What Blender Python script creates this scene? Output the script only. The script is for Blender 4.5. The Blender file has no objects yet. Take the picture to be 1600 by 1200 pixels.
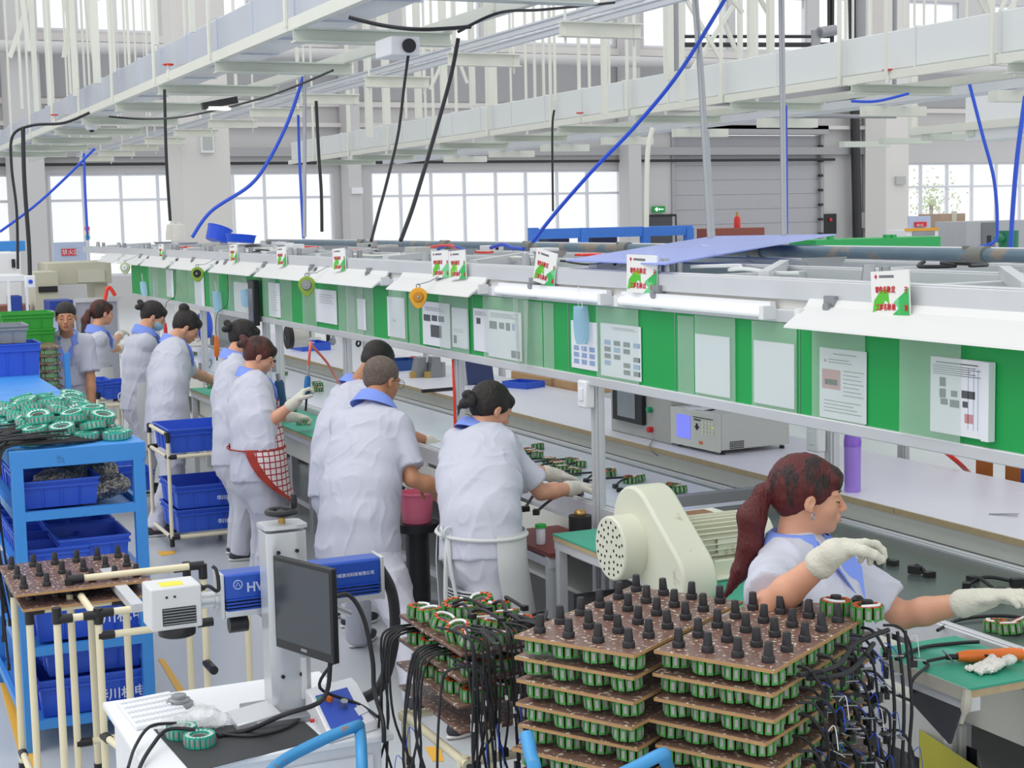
import bpy, math, random
import numpy as np
from mathutils import Vector, Matrix, noise
random.seed(7)
R_ = math.radians
SC = bpy.context.scene
COL = SC.collection
# ------------------------------------------------------------ camera
FPX, CAM_H = 2434.34, 2.3
_p, _r, _y = math.radians(6.0736), math.radians(-1.2183), math.radians(-24.27)
_f = np.array([math.cos(_p)*math.cos(_y), math.cos(_p)*math.sin(_y), -math.sin(_p)])
_rt = np.array([math.sin(_y), -math.cos(_y), 0.0]); _up = np.cross(_rt, _f)
RT = math.cos(_r)*_rt + math.sin(_r)*_up
UP = -math.sin(_r)*_rt + math.cos(_r)*_up
CM = np.array([RT, UP, _f])
cam_d = bpy.data.cameras.new('camera')
cam_d.sensor_width = 36; cam_d.lens = FPX/1600*36; cam_d.clip_start = .05; cam_d.clip_end = 400
cam = bpy.data.objects.new('camera', cam_d); COL.objects.link(cam)
cam.matrix_world = Matrix(((RT[0], UP[0], -_f[0], 0), (RT[1], UP[1], -_f[1], 0), (RT[2], UP[2], -_f[2], CAM_H), (0, 0, 0, 1)))
SC.camera = cam
# ------------------------------------------------------------ world, light, exposure
SC.view_settings.view_transform = 'Standard'; SC.view_settings.look = 'None'
SC.view_settings.exposure = 0.17; SC.view_settings.gamma = 1; SC.view_settings.use_curve_mapping = False
w = bpy.data.worlds.new('daylight'); SC.world = w; w.use_nodes = True
bg = w.node_tree.nodes['Background']; bg.inputs[0].default_value = (.96, .98, 1.0, 1); bg.inputs[1].default_value = 1.0
def area(name, loc, size, power, rot=(0, 0, 0), color=(1, 1, 1)):
    d = bpy.data.lights.new(name, 'AREA'); d.shape = 'RECTANGLE'; d.size, d.size_y = size; d.energy = power; d.color = color
    o = bpy.data.objects.new(name, d); o.location = loc; o.rotation_euler = rot; COL.objects.link(o); return o
area('overhead_fill', (7, 3, 10.5), (16, 7), 500, (0, 0, 0), (1, .99, .97))  # added area light for soft direction from above; no skylight exists here
# ------------------------------------------------------------ pixel -> point on a real plane
def ray(px, py): return np.array([px-800, 600-py, FPX]) @ CM
def _on(ax, c, px, py):
    d = ray(px, py); o = np.array([0, 0, CAM_H]); t = (c-o[ax])/d[ax]; return Vector(o+t*d)
def PX(px, py, x): return _on(0, x, px, py)
def PY(px, py, y): return _on(1, y, px, py)
def PZ(px, py, z=0): return _on(2, z, px, py)
# ------------------------------------------------------------ materials
def lin(c):
    if isinstance(c, str):
        c = [int(c[i:i+2], 16)/255 for i in (0, 2, 4)]
    return tuple((v/12.92 if v <= .04045 else ((v+.055)/1.055)**2.4) for v in c)+(1,)
MATS = {}
def mat(name, col, rough=.5, metal=0, var=.06, scale=8, bump=0, bscale=60, col2=None, c2amt=.0, c2scale=3, emit=0, alpha=1, trans=0, spec=.5, sheen=0, stretch=None):
    if name in MATS: return MATS[name]
    m = bpy.data.materials.new(name); m.use_nodes = True; MATS[name] = m
    nt = m.node_tree; b = nt.nodes['Principled BSDF']; L = nt.links
    c = lin(col)
    b.inputs['Roughness'].default_value = rough; b.inputs['Metallic'].default_value = metal
    b.inputs['Specular IOR Level'].default_value = spec
    tc = nt.nodes.new('ShaderNodeTexCoord'); src = tc.outputs['Object']
    if stretch:
        mp = nt.nodes.new('ShaderNodeMapping'); mp.inputs['Scale'].default_value = stretch; L.new(src, mp.inputs[0]); src = mp.outputs[0]
    n = nt.nodes.new('ShaderNodeTexNoise'); n.inputs['Scale'].default_value = scale; n.inputs['Detail'].default_value = 4
    L.new(src, n.inputs['Vector'])
    mr = nt.nodes.new('ShaderNodeMapRange'); mr.inputs['To Min'].default_value = 1-var; mr.inputs['To Max'].default_value = 1+var
    L.new(n.outputs['Fac'], mr.inputs['Value'])
    mul = nt.nodes.new('ShaderNodeVectorMath'); mul.operation = 'SCALE'; mul.inputs[0].default_value = c[:3]
    L.new(mr.outputs[0], mul.inputs['Scale']); out = mul.outputs[0]
    if col2:
        n2 = nt.nodes.new('ShaderNodeTexNoise'); n2.inputs['Scale'].default_value = c2scale; n2.inputs['Detail'].default_value = 6; L.new(src, n2.inputs['Vector'])
        r2 = nt.nodes.new('ShaderNodeMapRange'); r2.inputs['From Min'].default_value = .5-c2amt*.5+.02; r2.inputs['From Max'].default_value = .62-c2amt*.5+.06
        r2.inputs['From Min'].default_value = .7-c2amt*.4; r2.inputs['From Max'].default_value = .76-c2amt*.4
        L.new(n2.outputs['Fac'], r2.inputs['Value'])
        mx = nt.nodes.new('ShaderNodeMix'); mx.data_type = 'RGBA'; mx.inputs['B'].default_value = lin(col2)
        for i in mx.inputs:
            pass
        L.new(r2.outputs[0], mx.inputs[0]); L.new(out, mx.inputs[6]); mx.inputs[7].default_value = lin(col2); out = mx.outputs[2]
    L.new(out, b.inputs['Base Color'])
    if bump:
        nb = nt.nodes.new('ShaderNodeTexNoise'); nb.inputs['Scale'].default_value = bscale; nb.inputs['Detail'].default_value = 3; L.new(src, nb.inputs['Vector'])
        bp = nt.nodes.new('ShaderNodeBump'); bp.inputs['Strength'].default_value = bump; bp.inputs['Distance'].default_value = .01
        L.new(nb.outputs['Fac'], bp.inputs['Height']); L.new(bp.outputs[0], b.inputs['Normal'])
    if emit:
        b.inputs['Emission Color'].default_value = c; b.inputs['Emission Strength'].default_value = emit
    if trans: b.inputs['Transmission Weight'].default_value = trans
    if alpha < 1: b.inputs['Alpha'].default_value = alpha
    if sheen: b.inputs['Sheen Weight'].default_value = sheen
    return m
def pattern(name, kind, c1, c2, scale, rough=.6, width=.1, rot=0, axis='UV', metal=0):
    """brick / check / stripes drawn procedurally on an object's own coordinates"""
    if name in MATS: return MATS[name]
    m = mat(name, c1, rough, metal); nt = m.node_tree; L = nt.links; b = nt.nodes['Principled BSDF']
    tc = nt.nodes.new('ShaderNodeTexCoord'); mp = nt.nodes.new('ShaderNodeMapping'); L.new(tc.outputs['Object'], mp.inputs[0])
    mp.inputs['Scale'].default_value = scale; mp.inputs['Rotation'].default_value = rot if rot else (0, 0, 0)
    sep = nt.nodes.new('ShaderNodeSeparateXYZ'); L.new(mp.outputs[0], sep.inputs[0])
    def line(o):
        fr = nt.nodes.new('ShaderNodeMath'); fr.operation = 'FRACT'; L.new(o, fr.inputs[0])
        lt = nt.nodes.new('ShaderNodeMath'); lt.operation = 'LESS_THAN'; lt.inputs[1].default_value = width; L.new(fr.outputs[0], lt.inputs[0]); return lt.outputs[0]
    outs = [line(sep.outputs[i]) for i in {'x': (0,), 'y': (1,), 'z': (2,), 'xy': (0, 1), 'xz': (0, 2), 'yz': (1, 2)}[kind]]
    fac = outs[0]
    if len(outs) > 1:
        mxm = nt.nodes.new('ShaderNodeMath'); mxm.operation = 'MAXIMUM'; L.new(outs[0], mxm.inputs[0]); L.new(outs[1], mxm.inputs[1]); fac = mxm.outputs[0]
    mx = nt.nodes.new('ShaderNodeMix'); mx.data_type = 'RGBA'; L.new(fac, mx.inputs[0]); mx.inputs[6].default_value = lin(c1); mx.inputs[7].default_value = lin(c2)
    L.new(mx.outputs[2], b.inputs['Base Color']); return m
# ------------------------------------------------------------ mesh builder
def V(*a): return Vector(a)
def frame(d):
    d = Vector(d).normalized(); a = V(0, 0, 1) if abs(d.z) < .95 else V(1, 0, 0)
    u = d.cross(a).normalized(); return u, d.cross(u).normalized()*-1
def smooth_path(pts, n=6):
    P = [Vector(p) for p in pts]; out = []
    for i in range(len(P)-1):
        a, b, c, d = P[max(i-1, 0)], P[i], P[i+1], P[min(i+2, len(P)-1)]
        for k in range(n):
            t = k/n; out.append(.5*((2*b)+(c-a)*t+(2*a-5*b+4*c-d)*t*t+(3*b-a-3*c+d)*t**3))
    out.append(P[-1]); return out
_jit = [0]
def jit():
    _jit[0] = (_jit[0]+1) % 13; return _jit[0]*.00003
class MB:
    def __init__(s): s.v = []; s.f = []; s.m = []
    def add(s, vs, fs, m=0):
        o = len(s.v); s.v += [tuple(x) for x in vs]; s.f += [tuple(i+o for i in f) for f in fs]; s.m += [m]*len(fs); return s
    def box(s, x0, x1, y0, y1, z0, z1, m=0):
        if x0 > x1: x0, x1 = x1, x0
        if y0 > y1: y0, y1 = y1, y0
        if z0 > z1: z0, z1 = z1, z0
        e = jit()
        if min(x1-x0, y1-y0, z1-z0) > .006: x0 -= e; x1 += e; y0 -= e; y1 += e; z0 -= e; z1 += e
        return s.add([(x, y, z) for x in (x0, x1) for y in (y0, y1) for z in (z0, z1)],
                     [(0, 1, 3, 2), (4, 6, 7, 5), (0, 4, 5, 1), (2, 3, 7, 6), (0, 2, 6, 4), (1, 5, 7, 3)], m)
    def obox(s, c, size, rz=0, m=0, R=None):
        R = R or Matrix.Rotation(rz, 3, 'Z'); c = Vector(c)
        vs = [c+R @ V(x*size[0]/2, y*size[1]/2, z*size[2]/2) for x in (-1, 1) for y in (-1, 1) for z in (-1, 1)]
        return s.add(vs, [(0, 1, 3, 2), (4, 6, 7, 5), (0, 4, 5, 1), (2, 3, 7, 6), (0, 2, 6, 4), (1, 5, 7, 3)], m)
    def beam(s, p0, p1, w, h, m=0):
        p0, p1 = Vector(p0), Vector(p1); d = (p1-p0).normalized(); u = d.cross(V(0, 0, 1))
        u = u.normalized() if u.length > .01 else V(1, 0, 0); v = u.cross(d)
        e = jit(); w += e; h += e; p0 = p0-d*e; p1 = p1+d*e
        vs = [p+u*a*w/2+v*b*h/2 for p in (p0, p1) for a, b in ((-1, -1), (1, -1), (1, 1), (-1, 1))]
        return s.add(vs, [(3, 2, 1, 0), (4, 5, 6, 7), (0, 1, 5, 4), (1, 2, 6, 5), (2, 3, 7, 6), (3, 0, 4, 7)], m)
    def loft(s, rings, m=0, cap=True, closed=False):
        n = len(rings[0]); vs = [p for r in rings for p in r]; fs = []
        R = len(rings)
        for i in range(R if closed else R-1):
            for j in range(n):
                a, b = i*n, ((i+1) % R)*n; fs.append((a+j, a+(j+1) % n, b+(j+1) % n, b+j))
        if cap and not closed: fs += [tuple(reversed(range(n))), tuple((R-1)*n+j for j in range(n))]
        return s.add(vs, fs, m)
    def cyl(s, p0, p1, r0, r1=None, n=14, m=0, cap=True):
        p0, p1 = Vector(p0), Vector(p1); r1 = r0 if r1 is None else r1; u, v = frame(p1-p0)
        return s.loft([[p+u*math.cos(k*math.tau/n)*r+v*math.sin(k*math.tau/n)*r for k in range(n)] for p, r in ((p0, r0), (p1, r1))], m, cap)
    def tube(s, pts, r, n=8, m=0, smooth=0):
        P = smooth_path(pts, smooth) if smooth else [Vector(p) for p in pts]; rings = []
        u = None
        for i, p in enumerate(P):
            d = (P[min(i+1, len(P)-1)]-P[max(i-1, 0)])
            d = d.normalized() if d.length > 1e-7 else V(0, 0, 1)
            if u is None: u = frame(d)[0]
            u = (u-d*u.dot(d)); u = u.normalized() if u.length > 1e-5 else frame(d)[0]
            v = d.cross(u); rr = r if not isinstance(r, (list, tuple)) else r[min(int(i*len(r)/len(P)), len(r)-1)]
            rings.append([p+u*math.cos(k*math.tau/n)*rr+v*math.sin(k*math.tau/n)*rr for k in range(n)])
        return s.loft(rings, m)
    def lathe(s, prof, o=(0, 0, 0), ax=(0, 0, 1), n=24, m=0, cap=True):
        u, v = frame(ax); ax = Vector(ax).normalized(); o = Vector(o)
        return s.loft([[o+ax*z+u*math.cos(k*math.tau/n)*max(r, 1e-5)+v*math.sin(k*math.tau/n)*max(r, 1e-5) for k in range(n)] for r, z in prof], m, cap)
    def ell(s, c, r, R=None, n=16, k=10, m=0):
        R = R or Matrix.Identity(3); c = Vector(c); rings = []
        for i in range(k+1):
            t = -math.pi/2+math.pi*i/k; cr = max(math.cos(t), 1e-4)
            rings.append([c+R @ V(r[0]*cr*math.cos(j*math.tau/n), r[1]*cr*math.sin(j*math.tau/n), r[2]*math.sin(t)) for j in range(n)])
        return s.loft(rings, m)
    def prism(s, poly, d, m=0):
        d = Vector(d); P = [Vector(p) for p in poly]; n = len(P)
        return s.add(P+[p+d for p in P], [tuple(reversed(range(n))), tuple(range(n, 2*n))]+[(i, (i+1) % n, n+(i+1) % n, n+i) for i in range(n)], m)
    def torus(s, c, ax, R, r, n=24, k=8, m=0):
        u, v = frame(ax); ax = Vector(ax).normalized(); c = Vector(c)
        rings = [[c+(u*math.cos(a)+v*math.sin(a))*(R+r*math.cos(b*math.tau/k))+ax*r*math.sin(b*math.tau/k) for b in range(k)] for a in [i*math.tau/n for i in range(n)]]
        return s.loft(rings, m, closed=True)
    def build(s, name, mats, parent=None, bevel=0, smooth=True, label=None, cat=None, group=None, kind=None, fix=True):
        return link_mesh(name, s.v, s.f, s.m, mats, parent, bevel, smooth, label, cat, group, kind, fix)
def setp(o, label=None, cat=None, group=None, kind=None):
    if label: o['label'] = label
    if cat: o['category'] = cat
    if group: o['group'] = group
    if kind: o['kind'] = kind
    return o
def link_mesh(name, v, f, mi, mats, parent=None, bevel=0, smooth=True, label=None, cat=None, group=None, kind=None, fix=True):
    me = bpy.data.meshes.new(name)
    a = np.array(v, dtype=np.float32).reshape(-1, 3); off = Vector((0, 0, 0))
    if parent is None and len(a) and fix:
        lo, hi = a.min(0), a.max(0); off = Vector(((lo[0]+hi[0])/2, (lo[1]+hi[1])/2, lo[2])); a = a-np.array(off, dtype=np.float32)
    me.from_pydata(a.tolist(), [], f)
    for m in (mats if isinstance(mats, (list, tuple)) else [mats]): me.materials.append(m)
    if mi is not None and max(mi, default=0) > 0: me.polygons.foreach_set('material_index', mi)
    if fix:
        import bmesh
        bm = bmesh.new(); bm.from_mesh(me); bmesh.ops.recalc_face_normals(bm, faces=bm.faces); bm.to_mesh(me); bm.free()
    if smooth: me.shade_smooth(); me.set_sharp_from_angle(angle=math.radians(38))
    o = bpy.data.objects.new(name, me); COL.objects.link(o)
    if parent is None: o.location = off
    else:
        o.parent = parent; o.matrix_parent_inverse = wm(parent).inverted()
    if bevel:
        b = o.modifiers.new('bevel', 'BEVEL'); b.width = bevel; b.segments = 2; b.limit_method = 'ANGLE'; b.angle_limit = math.radians(40)
    return setp(o, label, cat, group, kind)
def wm(o):
    m = Matrix.LocRotScale(o.location, o.rotation_euler, o.scale)
    return m if o.parent is None else wm(o.parent) @ o.matrix_parent_inverse @ m
def thing(name, label, cat, loc=(0, 0, 0), group=None, rz=0):
    o = bpy.data.objects.new(name, None); COL.objects.link(o); o.location = loc; o.rotation_euler = (0, 0, rz); o.empty_display_size = .1
    return setp(o, label, cat, group)
KIDS = {}
def copy_tree(o, parent=None):
    c = o.copy(); COL.objects.link(c)
    if parent: c.parent = parent
    for k in o.children: copy_tree(k, c)
    return c
def text_mesh(name, body, origin, xdir, updir, size, material, parent, extrude=.0006, sx=1.0, bold=0):
    """lettering as real raised geometry, origin = lower left of the first line"""
    cu = bpy.data.curves.new('lettering', 'FONT'); cu.body = body; cu.size = size; cu.extrude = extrude; cu.offset = bold; cu.resolution_u = 3
    o = bpy.data.objects.new('tmp', cu); COL.objects.link(o)
    dg = bpy.context.evaluated_depsgraph_get(); me = bpy.data.meshes.new_from_object(o.evaluated_get(dg)); bpy.data.objects.remove(o)
    X = Vector(xdir).normalized(); U = Vector(updir).normalized(); N = X.cross(U)
    for v in me.vertices: v.co = Vector(origin)+X*v.co.x*sx+U*v.co.y+N*(v.co.z+extrude)
    me.materials.clear(); me.materials.append(material); me.name = name
    t = bpy.data.objects.new(name, me); COL.objects.link(t)
    if parent: t.parent = parent; t.matrix_parent_inverse = wm(parent).inverted()
    return t
# ------------------------------------------------------------ common materials
M = {}
M['alu'] = mat('aluminium', 'd0d2d5', .36, .25, .05, 5)
M['alud'] = mat('aluminium_dark', '9a9ca0', .4, .6, .06, 5)
M['cream'] = mat('cream_paint', 'e0e1d6', .45, 0, .04, 3)
M['creamtube'] = mat('ivory_coated_tube', 'e9dfbf', .35, 0, .04, 6)
M['white'] = mat('white_paint', 'e9eaec', .4, 0, .02, 3)
M['black'] = mat('black_plastic', '1d1d20', .45, 0, .1, 10)
M['rubber'] = mat('black_rubber', '222226', .55, 0, .1, 20)
M['steel'] = mat('steel', 'a6a9ad', .3, .85, .06, 10)
M['blue'] = mat('blue_crate_plastic', '305cce', .42, 0, .06, 5, .05, 40)
M['rack'] = mat('blue_rack_paint', '3f8fdd', .4, 0, .07, 4, col2='2f6ea8', c2amt=.1, c2scale=14)
M['green'] = mat('green_panel', '04a04a', .55, 0, .03, 2)
M['wood'] = mat('board_edge_wood', 'b3a07e', .6, 0, .15, 30)
M['teal'] = mat('green_rubber_mat', '2f9d80', .5, 0, .07, 6, col2='55ab96', c2amt=.25, c2scale=6)
M['gray'] = mat('grey_paint', 'b9bab6', .5, 0, .04, 5)
M['red'] = mat('red_plastic', 'd8302c', .4)
M['orange'] = mat('orange_plastic', 'ee7a2e', .4, 0, .06, 20)
M['paper'] = mat('paper', 'e6e8ee', .6, 0, .02, 8)
M['bluehose'] = mat('blue_hose', '2352cf', .4)
M['redhose'] = mat('red_hose', 'ef4130', .35)
# ------------------------------------------------------------ implicit surfaces (smooth unions) for bodies and cloth
class SDF:
    def __init__(s, h): s.h = h; s.ops = []
    def _ext(s, pts, r):
        P = np.array([list(p) for p in pts], float); return P.min(0)-r, P.max(0)+r
    def cap(s, a, b, ra, rb=None, k=.01, sub=False):
        rb = ra if rb is None else rb; a = np.array(a, float); b = np.array(b, float); lo, hi = s._ext((a, b), max(ra, rb))
        def fn(P):
            ab = b-a; t = np.clip(((P-a)@ab)/max(ab@ab, 1e-9), 0, 1); return np.linalg.norm(P-a-t[..., None]*ab, axis=-1)-(ra+(rb-ra)*t)
        s.ops.append((lo, hi, fn, k, sub)); return s
    def chain(s, pts, rs, k=.01):
        for i in range(len(pts)-1): s.cap(pts[i], pts[i+1], rs[i], rs[i+1], k)
        return s
    def ell(s, c, r, R=None, k=.01, sub=False):
        c = np.array(c, float); r = np.array(r, float); Rm = np.array(R, float) if R is not None else np.eye(3); mr = r.max()
        def fn(P):
            q = (P-c)@Rm; k0 = np.linalg.norm(q/r, axis=-1); k1 = np.linalg.norm(q/(r*r), axis=-1)+1e-9; return k0*(k0-1)/k1
        s.ops.append((c-mr, c+mr, fn, k, sub)); return s
    def ecap(s, a, b, l, wa, wb, k=.02, cut0=False, cut1=False):
        """elliptic tube a->b, lateral axis l, half sizes wa=(lateral,depth) at a and wb at b"""
        a = np.array(a, float); b = np.array(b, float); L = np.linalg.norm(b-a); d = (b-a)/L
        l = np.array(l, float); l = l-d*(l@d); l /= np.linalg.norm(l); f = np.cross(l, d); mr = max(wa+wb); lo, hi = s._ext((a, b), mr)
        def fn(P):
            q = P-a; t = q@d; tc = np.clip(t, 0, L)/L
            A = wa[0]+(wb[0]-wa[0])*tc; B = wa[1]+(wb[1]-wa[1])*tc; e = t-np.clip(t, 0, L)
            x = (q@l)/A; y = (q@f)/B; z = e/np.minimum(A, B); k0 = np.sqrt(x*x+y*y+z*z); r = (k0-1)*np.minimum(A, B)
            if cut0: r = np.maximum(r, -t)
            if cut1: r = np.maximum(r, t-L)
            return r
        s.ops.append((lo, hi, fn, k, False)); return s
    def plane(s, c, n):
        """keep the side the normal points away from"""
        c = np.array(c, float); n = np.array(n, float); n /= np.linalg.norm(n); s.ops.append((None, None, lambda P: (P-c)@n, 0, 'cut')); return s
    def mesh(s):
        h = s.h; los = [o[0] for o in s.ops if o[0] is not None and not o[4]]; his = [o[1] for o in s.ops if o[1] is not None and not o[4]]
        lo = np.min(los, 0)-3*h; hi = np.max(his, 0)+3*h; n = np.ceil((hi-lo)/h).astype(int)+1
        F = np.full(n, .3, np.float32); ax = [lo[i]+h*np.arange(n[i]) for i in range(3)]
        for (a, b, fn, k, sub) in s.ops:
            if a is None: i0 = np.zeros(3, int); i1 = n
            else:
                mg = k*1.5+4*h; i0 = np.clip(np.floor((a-mg-lo)/h).astype(int), 0, n); i1 = np.clip(np.ceil((b+mg-lo)/h).astype(int)+1, 0, n)
            if (i1 <= i0).any(): continue
            G = np.stack(np.meshgrid(*[ax[i][i0[i]:i1[i]] for i in range(3)], indexing='ij'), -1)
            d = fn(G); S = F[i0[0]:i1[0], i0[1]:i1[1], i0[2]:i1[2]]
            if sub == 'cut': S[...] = np.maximum(S, d)
            elif sub:
                hh = np.clip(.5-.5*(S+d)/max(k, 1e-5), 0, 1); S[...] = S*(1-hh)-d*hh+k*hh*(1-hh)
            else:
                hh = np.clip(.5+.5*(S-d)/max(k, 1e-5), 0, 1); S[...] = S*(1-hh)+d*hh-k*hh*(1-hh)
        return nets(F, lo, h)
def nets(F, lo, h):
    I = F < 0; n = F.shape
    c = np.zeros((n[0]-1, n[1]-1, n[2]-1), np.int8)
    for i in (0, 1):
        for j in (0, 1):
            for k in (0, 1): c += I[i:n[0]-1+i, j:n[1]-1+j, k:n[2]-1+k]
    act = (c > 0) & (c < 8); idx = np.argwhere(act); vid = np.full(act.shape, -1, np.int64); vid[act] = np.arange(len(idx))
    pos = np.zeros((len(idx), 3)); cnt = np.zeros(len(idx))
    cor = [(i, j, k) for i in (0, 1) for j in (0, 1) for k in (0, 1)]
    for a in cor:
        for d in range(3):
            if a[d]: continue
            b = list(a); b[d] = 1
            fa = F[tuple((idx+a).T)]; fb = F[tuple((idx+b).T)]; m = (fa < 0) != (fb < 0)
            t = np.where(m, fa/np.where(m, fa-fb, 1), 0); p = np.array(a, float)[None].repeat(len(idx), 0); p[:, d] = t
            pos[m] += p[m]; cnt[m] += 1
    P = (idx+pos/np.maximum(cnt, 1)[:, None])*h+lo
    faces = []
    for d in range(3):
        A = np.moveaxis(I, d, 0); e = np.argwhere(A[:-1] != A[1:])
        inv = np.argsort([d]+[x for x in range(3) if x != d]); s0 = A[:-1][tuple(e.T)]
        cell = e[:, inv]; o1, o2 = [x for x in range(3) if x != d]
        ok = (cell[:, o1] > 0) & (cell[:, o2] > 0) & (cell[:, o1] < n[o1]-1) & (cell[:, o2] < n[o2]-1); cell = cell[ok]; s0 = s0[ok]
        q = []
        for u, v in ((0, 0), (-1, 0), (-1, -1), (0, -1)):
            cc = cell.copy(); cc[:, o1] += u; cc[:, o2] += v; q.append(vid[tuple(cc.T)])
        q = np.stack(q, 1); fl = s0 if d != 1 else ~s0; q[~fl] = q[~fl][:, ::-1]; faces.append(q)
    return P, np.concatenate(faces)
def vnorm(P, Fc):
    n = np.cross(P[Fc[:, 2]]-P[Fc[:, 0]], P[Fc[:, 3]]-P[Fc[:, 1]]); N = np.zeros_like(P)
    for k in range(4): np.add.at(N, Fc[:, k], n)
    return N/(np.linalg.norm(N, axis=1)[:, None]+1e-12)
def relax(P, Fc, it=2):
    for _ in range(it):
        S = np.zeros_like(P); c = np.zeros(len(P))
        for k in range(4):
            a, b = Fc[:, k], Fc[:, (k+1) % 4]; np.add.at(S, a, P[b]); np.add.at(c, a, 1); np.add.at(S, b, P[a]); np.add.at(c, b, 1)
        P = P*.4+.6*S/np.maximum(c, 1)[:, None]
    return P
def wrinkle(P, Fc, amp, fr, seed=0):
    """cloth folds: ridged noise, fr = frequency per axis"""
    N = vnorm(P, Fc); d = np.empty(len(P)); o = Vector((seed*7.3, seed*3.1, seed*5.7))
    for i, p in enumerate(P):
        q = Vector((p[0]*fr[0], p[1]*fr[1], p[2]*fr[2]))+o; wv = noise.noise_vector(q*.6)
        a = noise.noise(q+wv*1.1); b = noise.noise(q*1.7-wv*.8+o)
        d[i] = max(0, 1-3.6*abs(a))**1.6*.55+max(0, 1-4.5*abs(b))**1.6*.3+.4*noise.noise(q*.5)
    return P+N*(d*amp)[:, None]
def sdf_obj(name, parts, m, parent, wr=None, it=2, **kw):
    vs, fs, o = [], [], 0
    for s in (parts if isinstance(parts, list) else [parts]):
        P, Fc = s.mesh(); P = relax(P, Fc, it)
        if wr: P = wrinkle(P, Fc, *wr)
        vs.append(P); fs.append(Fc+o); o += len(P)
    P = np.concatenate(vs); Fc = np.concatenate(fs)
    ob = link_mesh(name, P, Fc.tolist(), None, m, parent, fix=False, **kw)
    ob.data.shade_smooth(); return ob
# ------------------------------------------------------------ people
SKIN = mat('skin', 'd9a083', .5, 0, .05, 14, .1, 160)
SKIN2 = mat('skin_tanned', 'c28a68', .5, 0, .05, 14, .1, 160)
SHIRT = mat('pale_grey_work_shirt', 'c6c7d4', .8, 0, .03, 4, .12, 350)
TROUS = mat('pale_grey_trousers', 'c4c4ce', .8, 0, .03, 4, .12, 350)
BLUEC = mat('blue_collar_cloth', '7f98e8', .8, 0, .05, 5, .1, 300)
GLOVE = mat('knitted_glove', 'dcd9ca', .9, 0, .05, 30, .5, 260)
APRON = mat('pale_apron', 'd3d5d4', .8, 0, .03, 4, .1, 300)
LIP = mat('lips', 'a04a46', .45)
LASH = mat('eyelash', '1b1413', .6)
SHOE = mat('dark_shoe', '35363c', .6)
SOLE = mat('shoe_sole', 'd8d6d0', .6)
def hairmat(name, c, c2):
    return mat(name, c, .5, 0, .35, 14, .7, 60, col2=c2, c2amt=.45, c2scale=5, stretch=(3.0, 3.0, .7))
HBLK = hairmat('black_hair', '1d1817', '2b211e'); HRED = hairmat('dark_red_hair', '5a1a1b', '2a1516')
HBRN = hairmat('red_brown_hair', '54281f', '2c1a17'); HGRY = mat('grey_cropped_hair', '6e6057', .8, 0, .12, 60, .5, 400, col2='857a72', c2amt=.35, c2scale=120)
def ik(a, t, l1, l2, hint):
    a, t = Vector(a), Vector(t); d = t-a; D = d.length
    if D > (l1+l2)*.995: s = D/((l1+l2)*.995); l1 *= s; l2 *= s
    x = (l1*l1-l2*l2+D*D)/(2*D); y = math.sqrt(max(l1*l1-x*x, 0)); dn = d/D; h = Vector(hint); h = (h-dn*h.dot(dn)).normalized()
    return a+dn*x+h*y
def hand_sdf(s, wrist, dirn, palm, side, curl=.5, sc=1.0, fat=1.0, spread=.12, k=.005):
    """palm + four unequal bent fingers + thumb leaving the side; palm = palm normal, side = towards the thumb"""
    d = Vector(dirn).normalized(); p = Vector(palm); p = (p-d*p.dot(d)).normalized(); sd = d.cross(p)*(1 if side > 0 else -1)
    w = Vector(wrist)
    c = w+d*.045*sc; R = np.array([list(d), list(sd), list(p)]).T
    s.ell(c, (.050*sc, .040*sc*fat, .017*sc*fat), R, .012)
    s.cap(w-d*.01, w+d*.03*sc, .026*sc*fat, .024*sc*fat, .012)
    for i, (off, ln) in enumerate(((.029, .072), (.010, .082), (-.010, .076), (-.028, .060))):
        q = w+d*.078*sc+sd*off*sc-p*(.002)
        a0 = spread*(off/.03); ca = curl*(.9+.12*i); pts = [w+d*.05*sc+sd*off*.8*sc, q]; ang = ca*.45; dd = (d+sd*a0).normalized()
        for j, sl in enumerate((.45, .32, .23)):
            v = dd*math.cos(ang)+p*math.sin(ang); q = q+v*ln*sl*sc; pts.append(q); ang += ca*.75
        rr = [.0095, .0092, .0088, .0082, .0072]
        s.chain(pts, [r*sc*fat for r in rr], k)
    t0 = w+d*.02*sc+sd*.028*sc; t1 = t0+(d*.55+sd*.75+p*.35).normalized()*.04*sc; t2 = t1+(d*.85+sd*.25+p*(.3+curl*.35)).normalized()*.03*sc; t3 = t2+(d*.9-sd*.1+p*(.3+curl*.5)).normalized()*.026*sc
    s.chain([t0, t1, t2, t3], [.015*sc*fat, .012*sc*fat, .0105*sc*fat, .0088*sc*fat], k)
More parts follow.
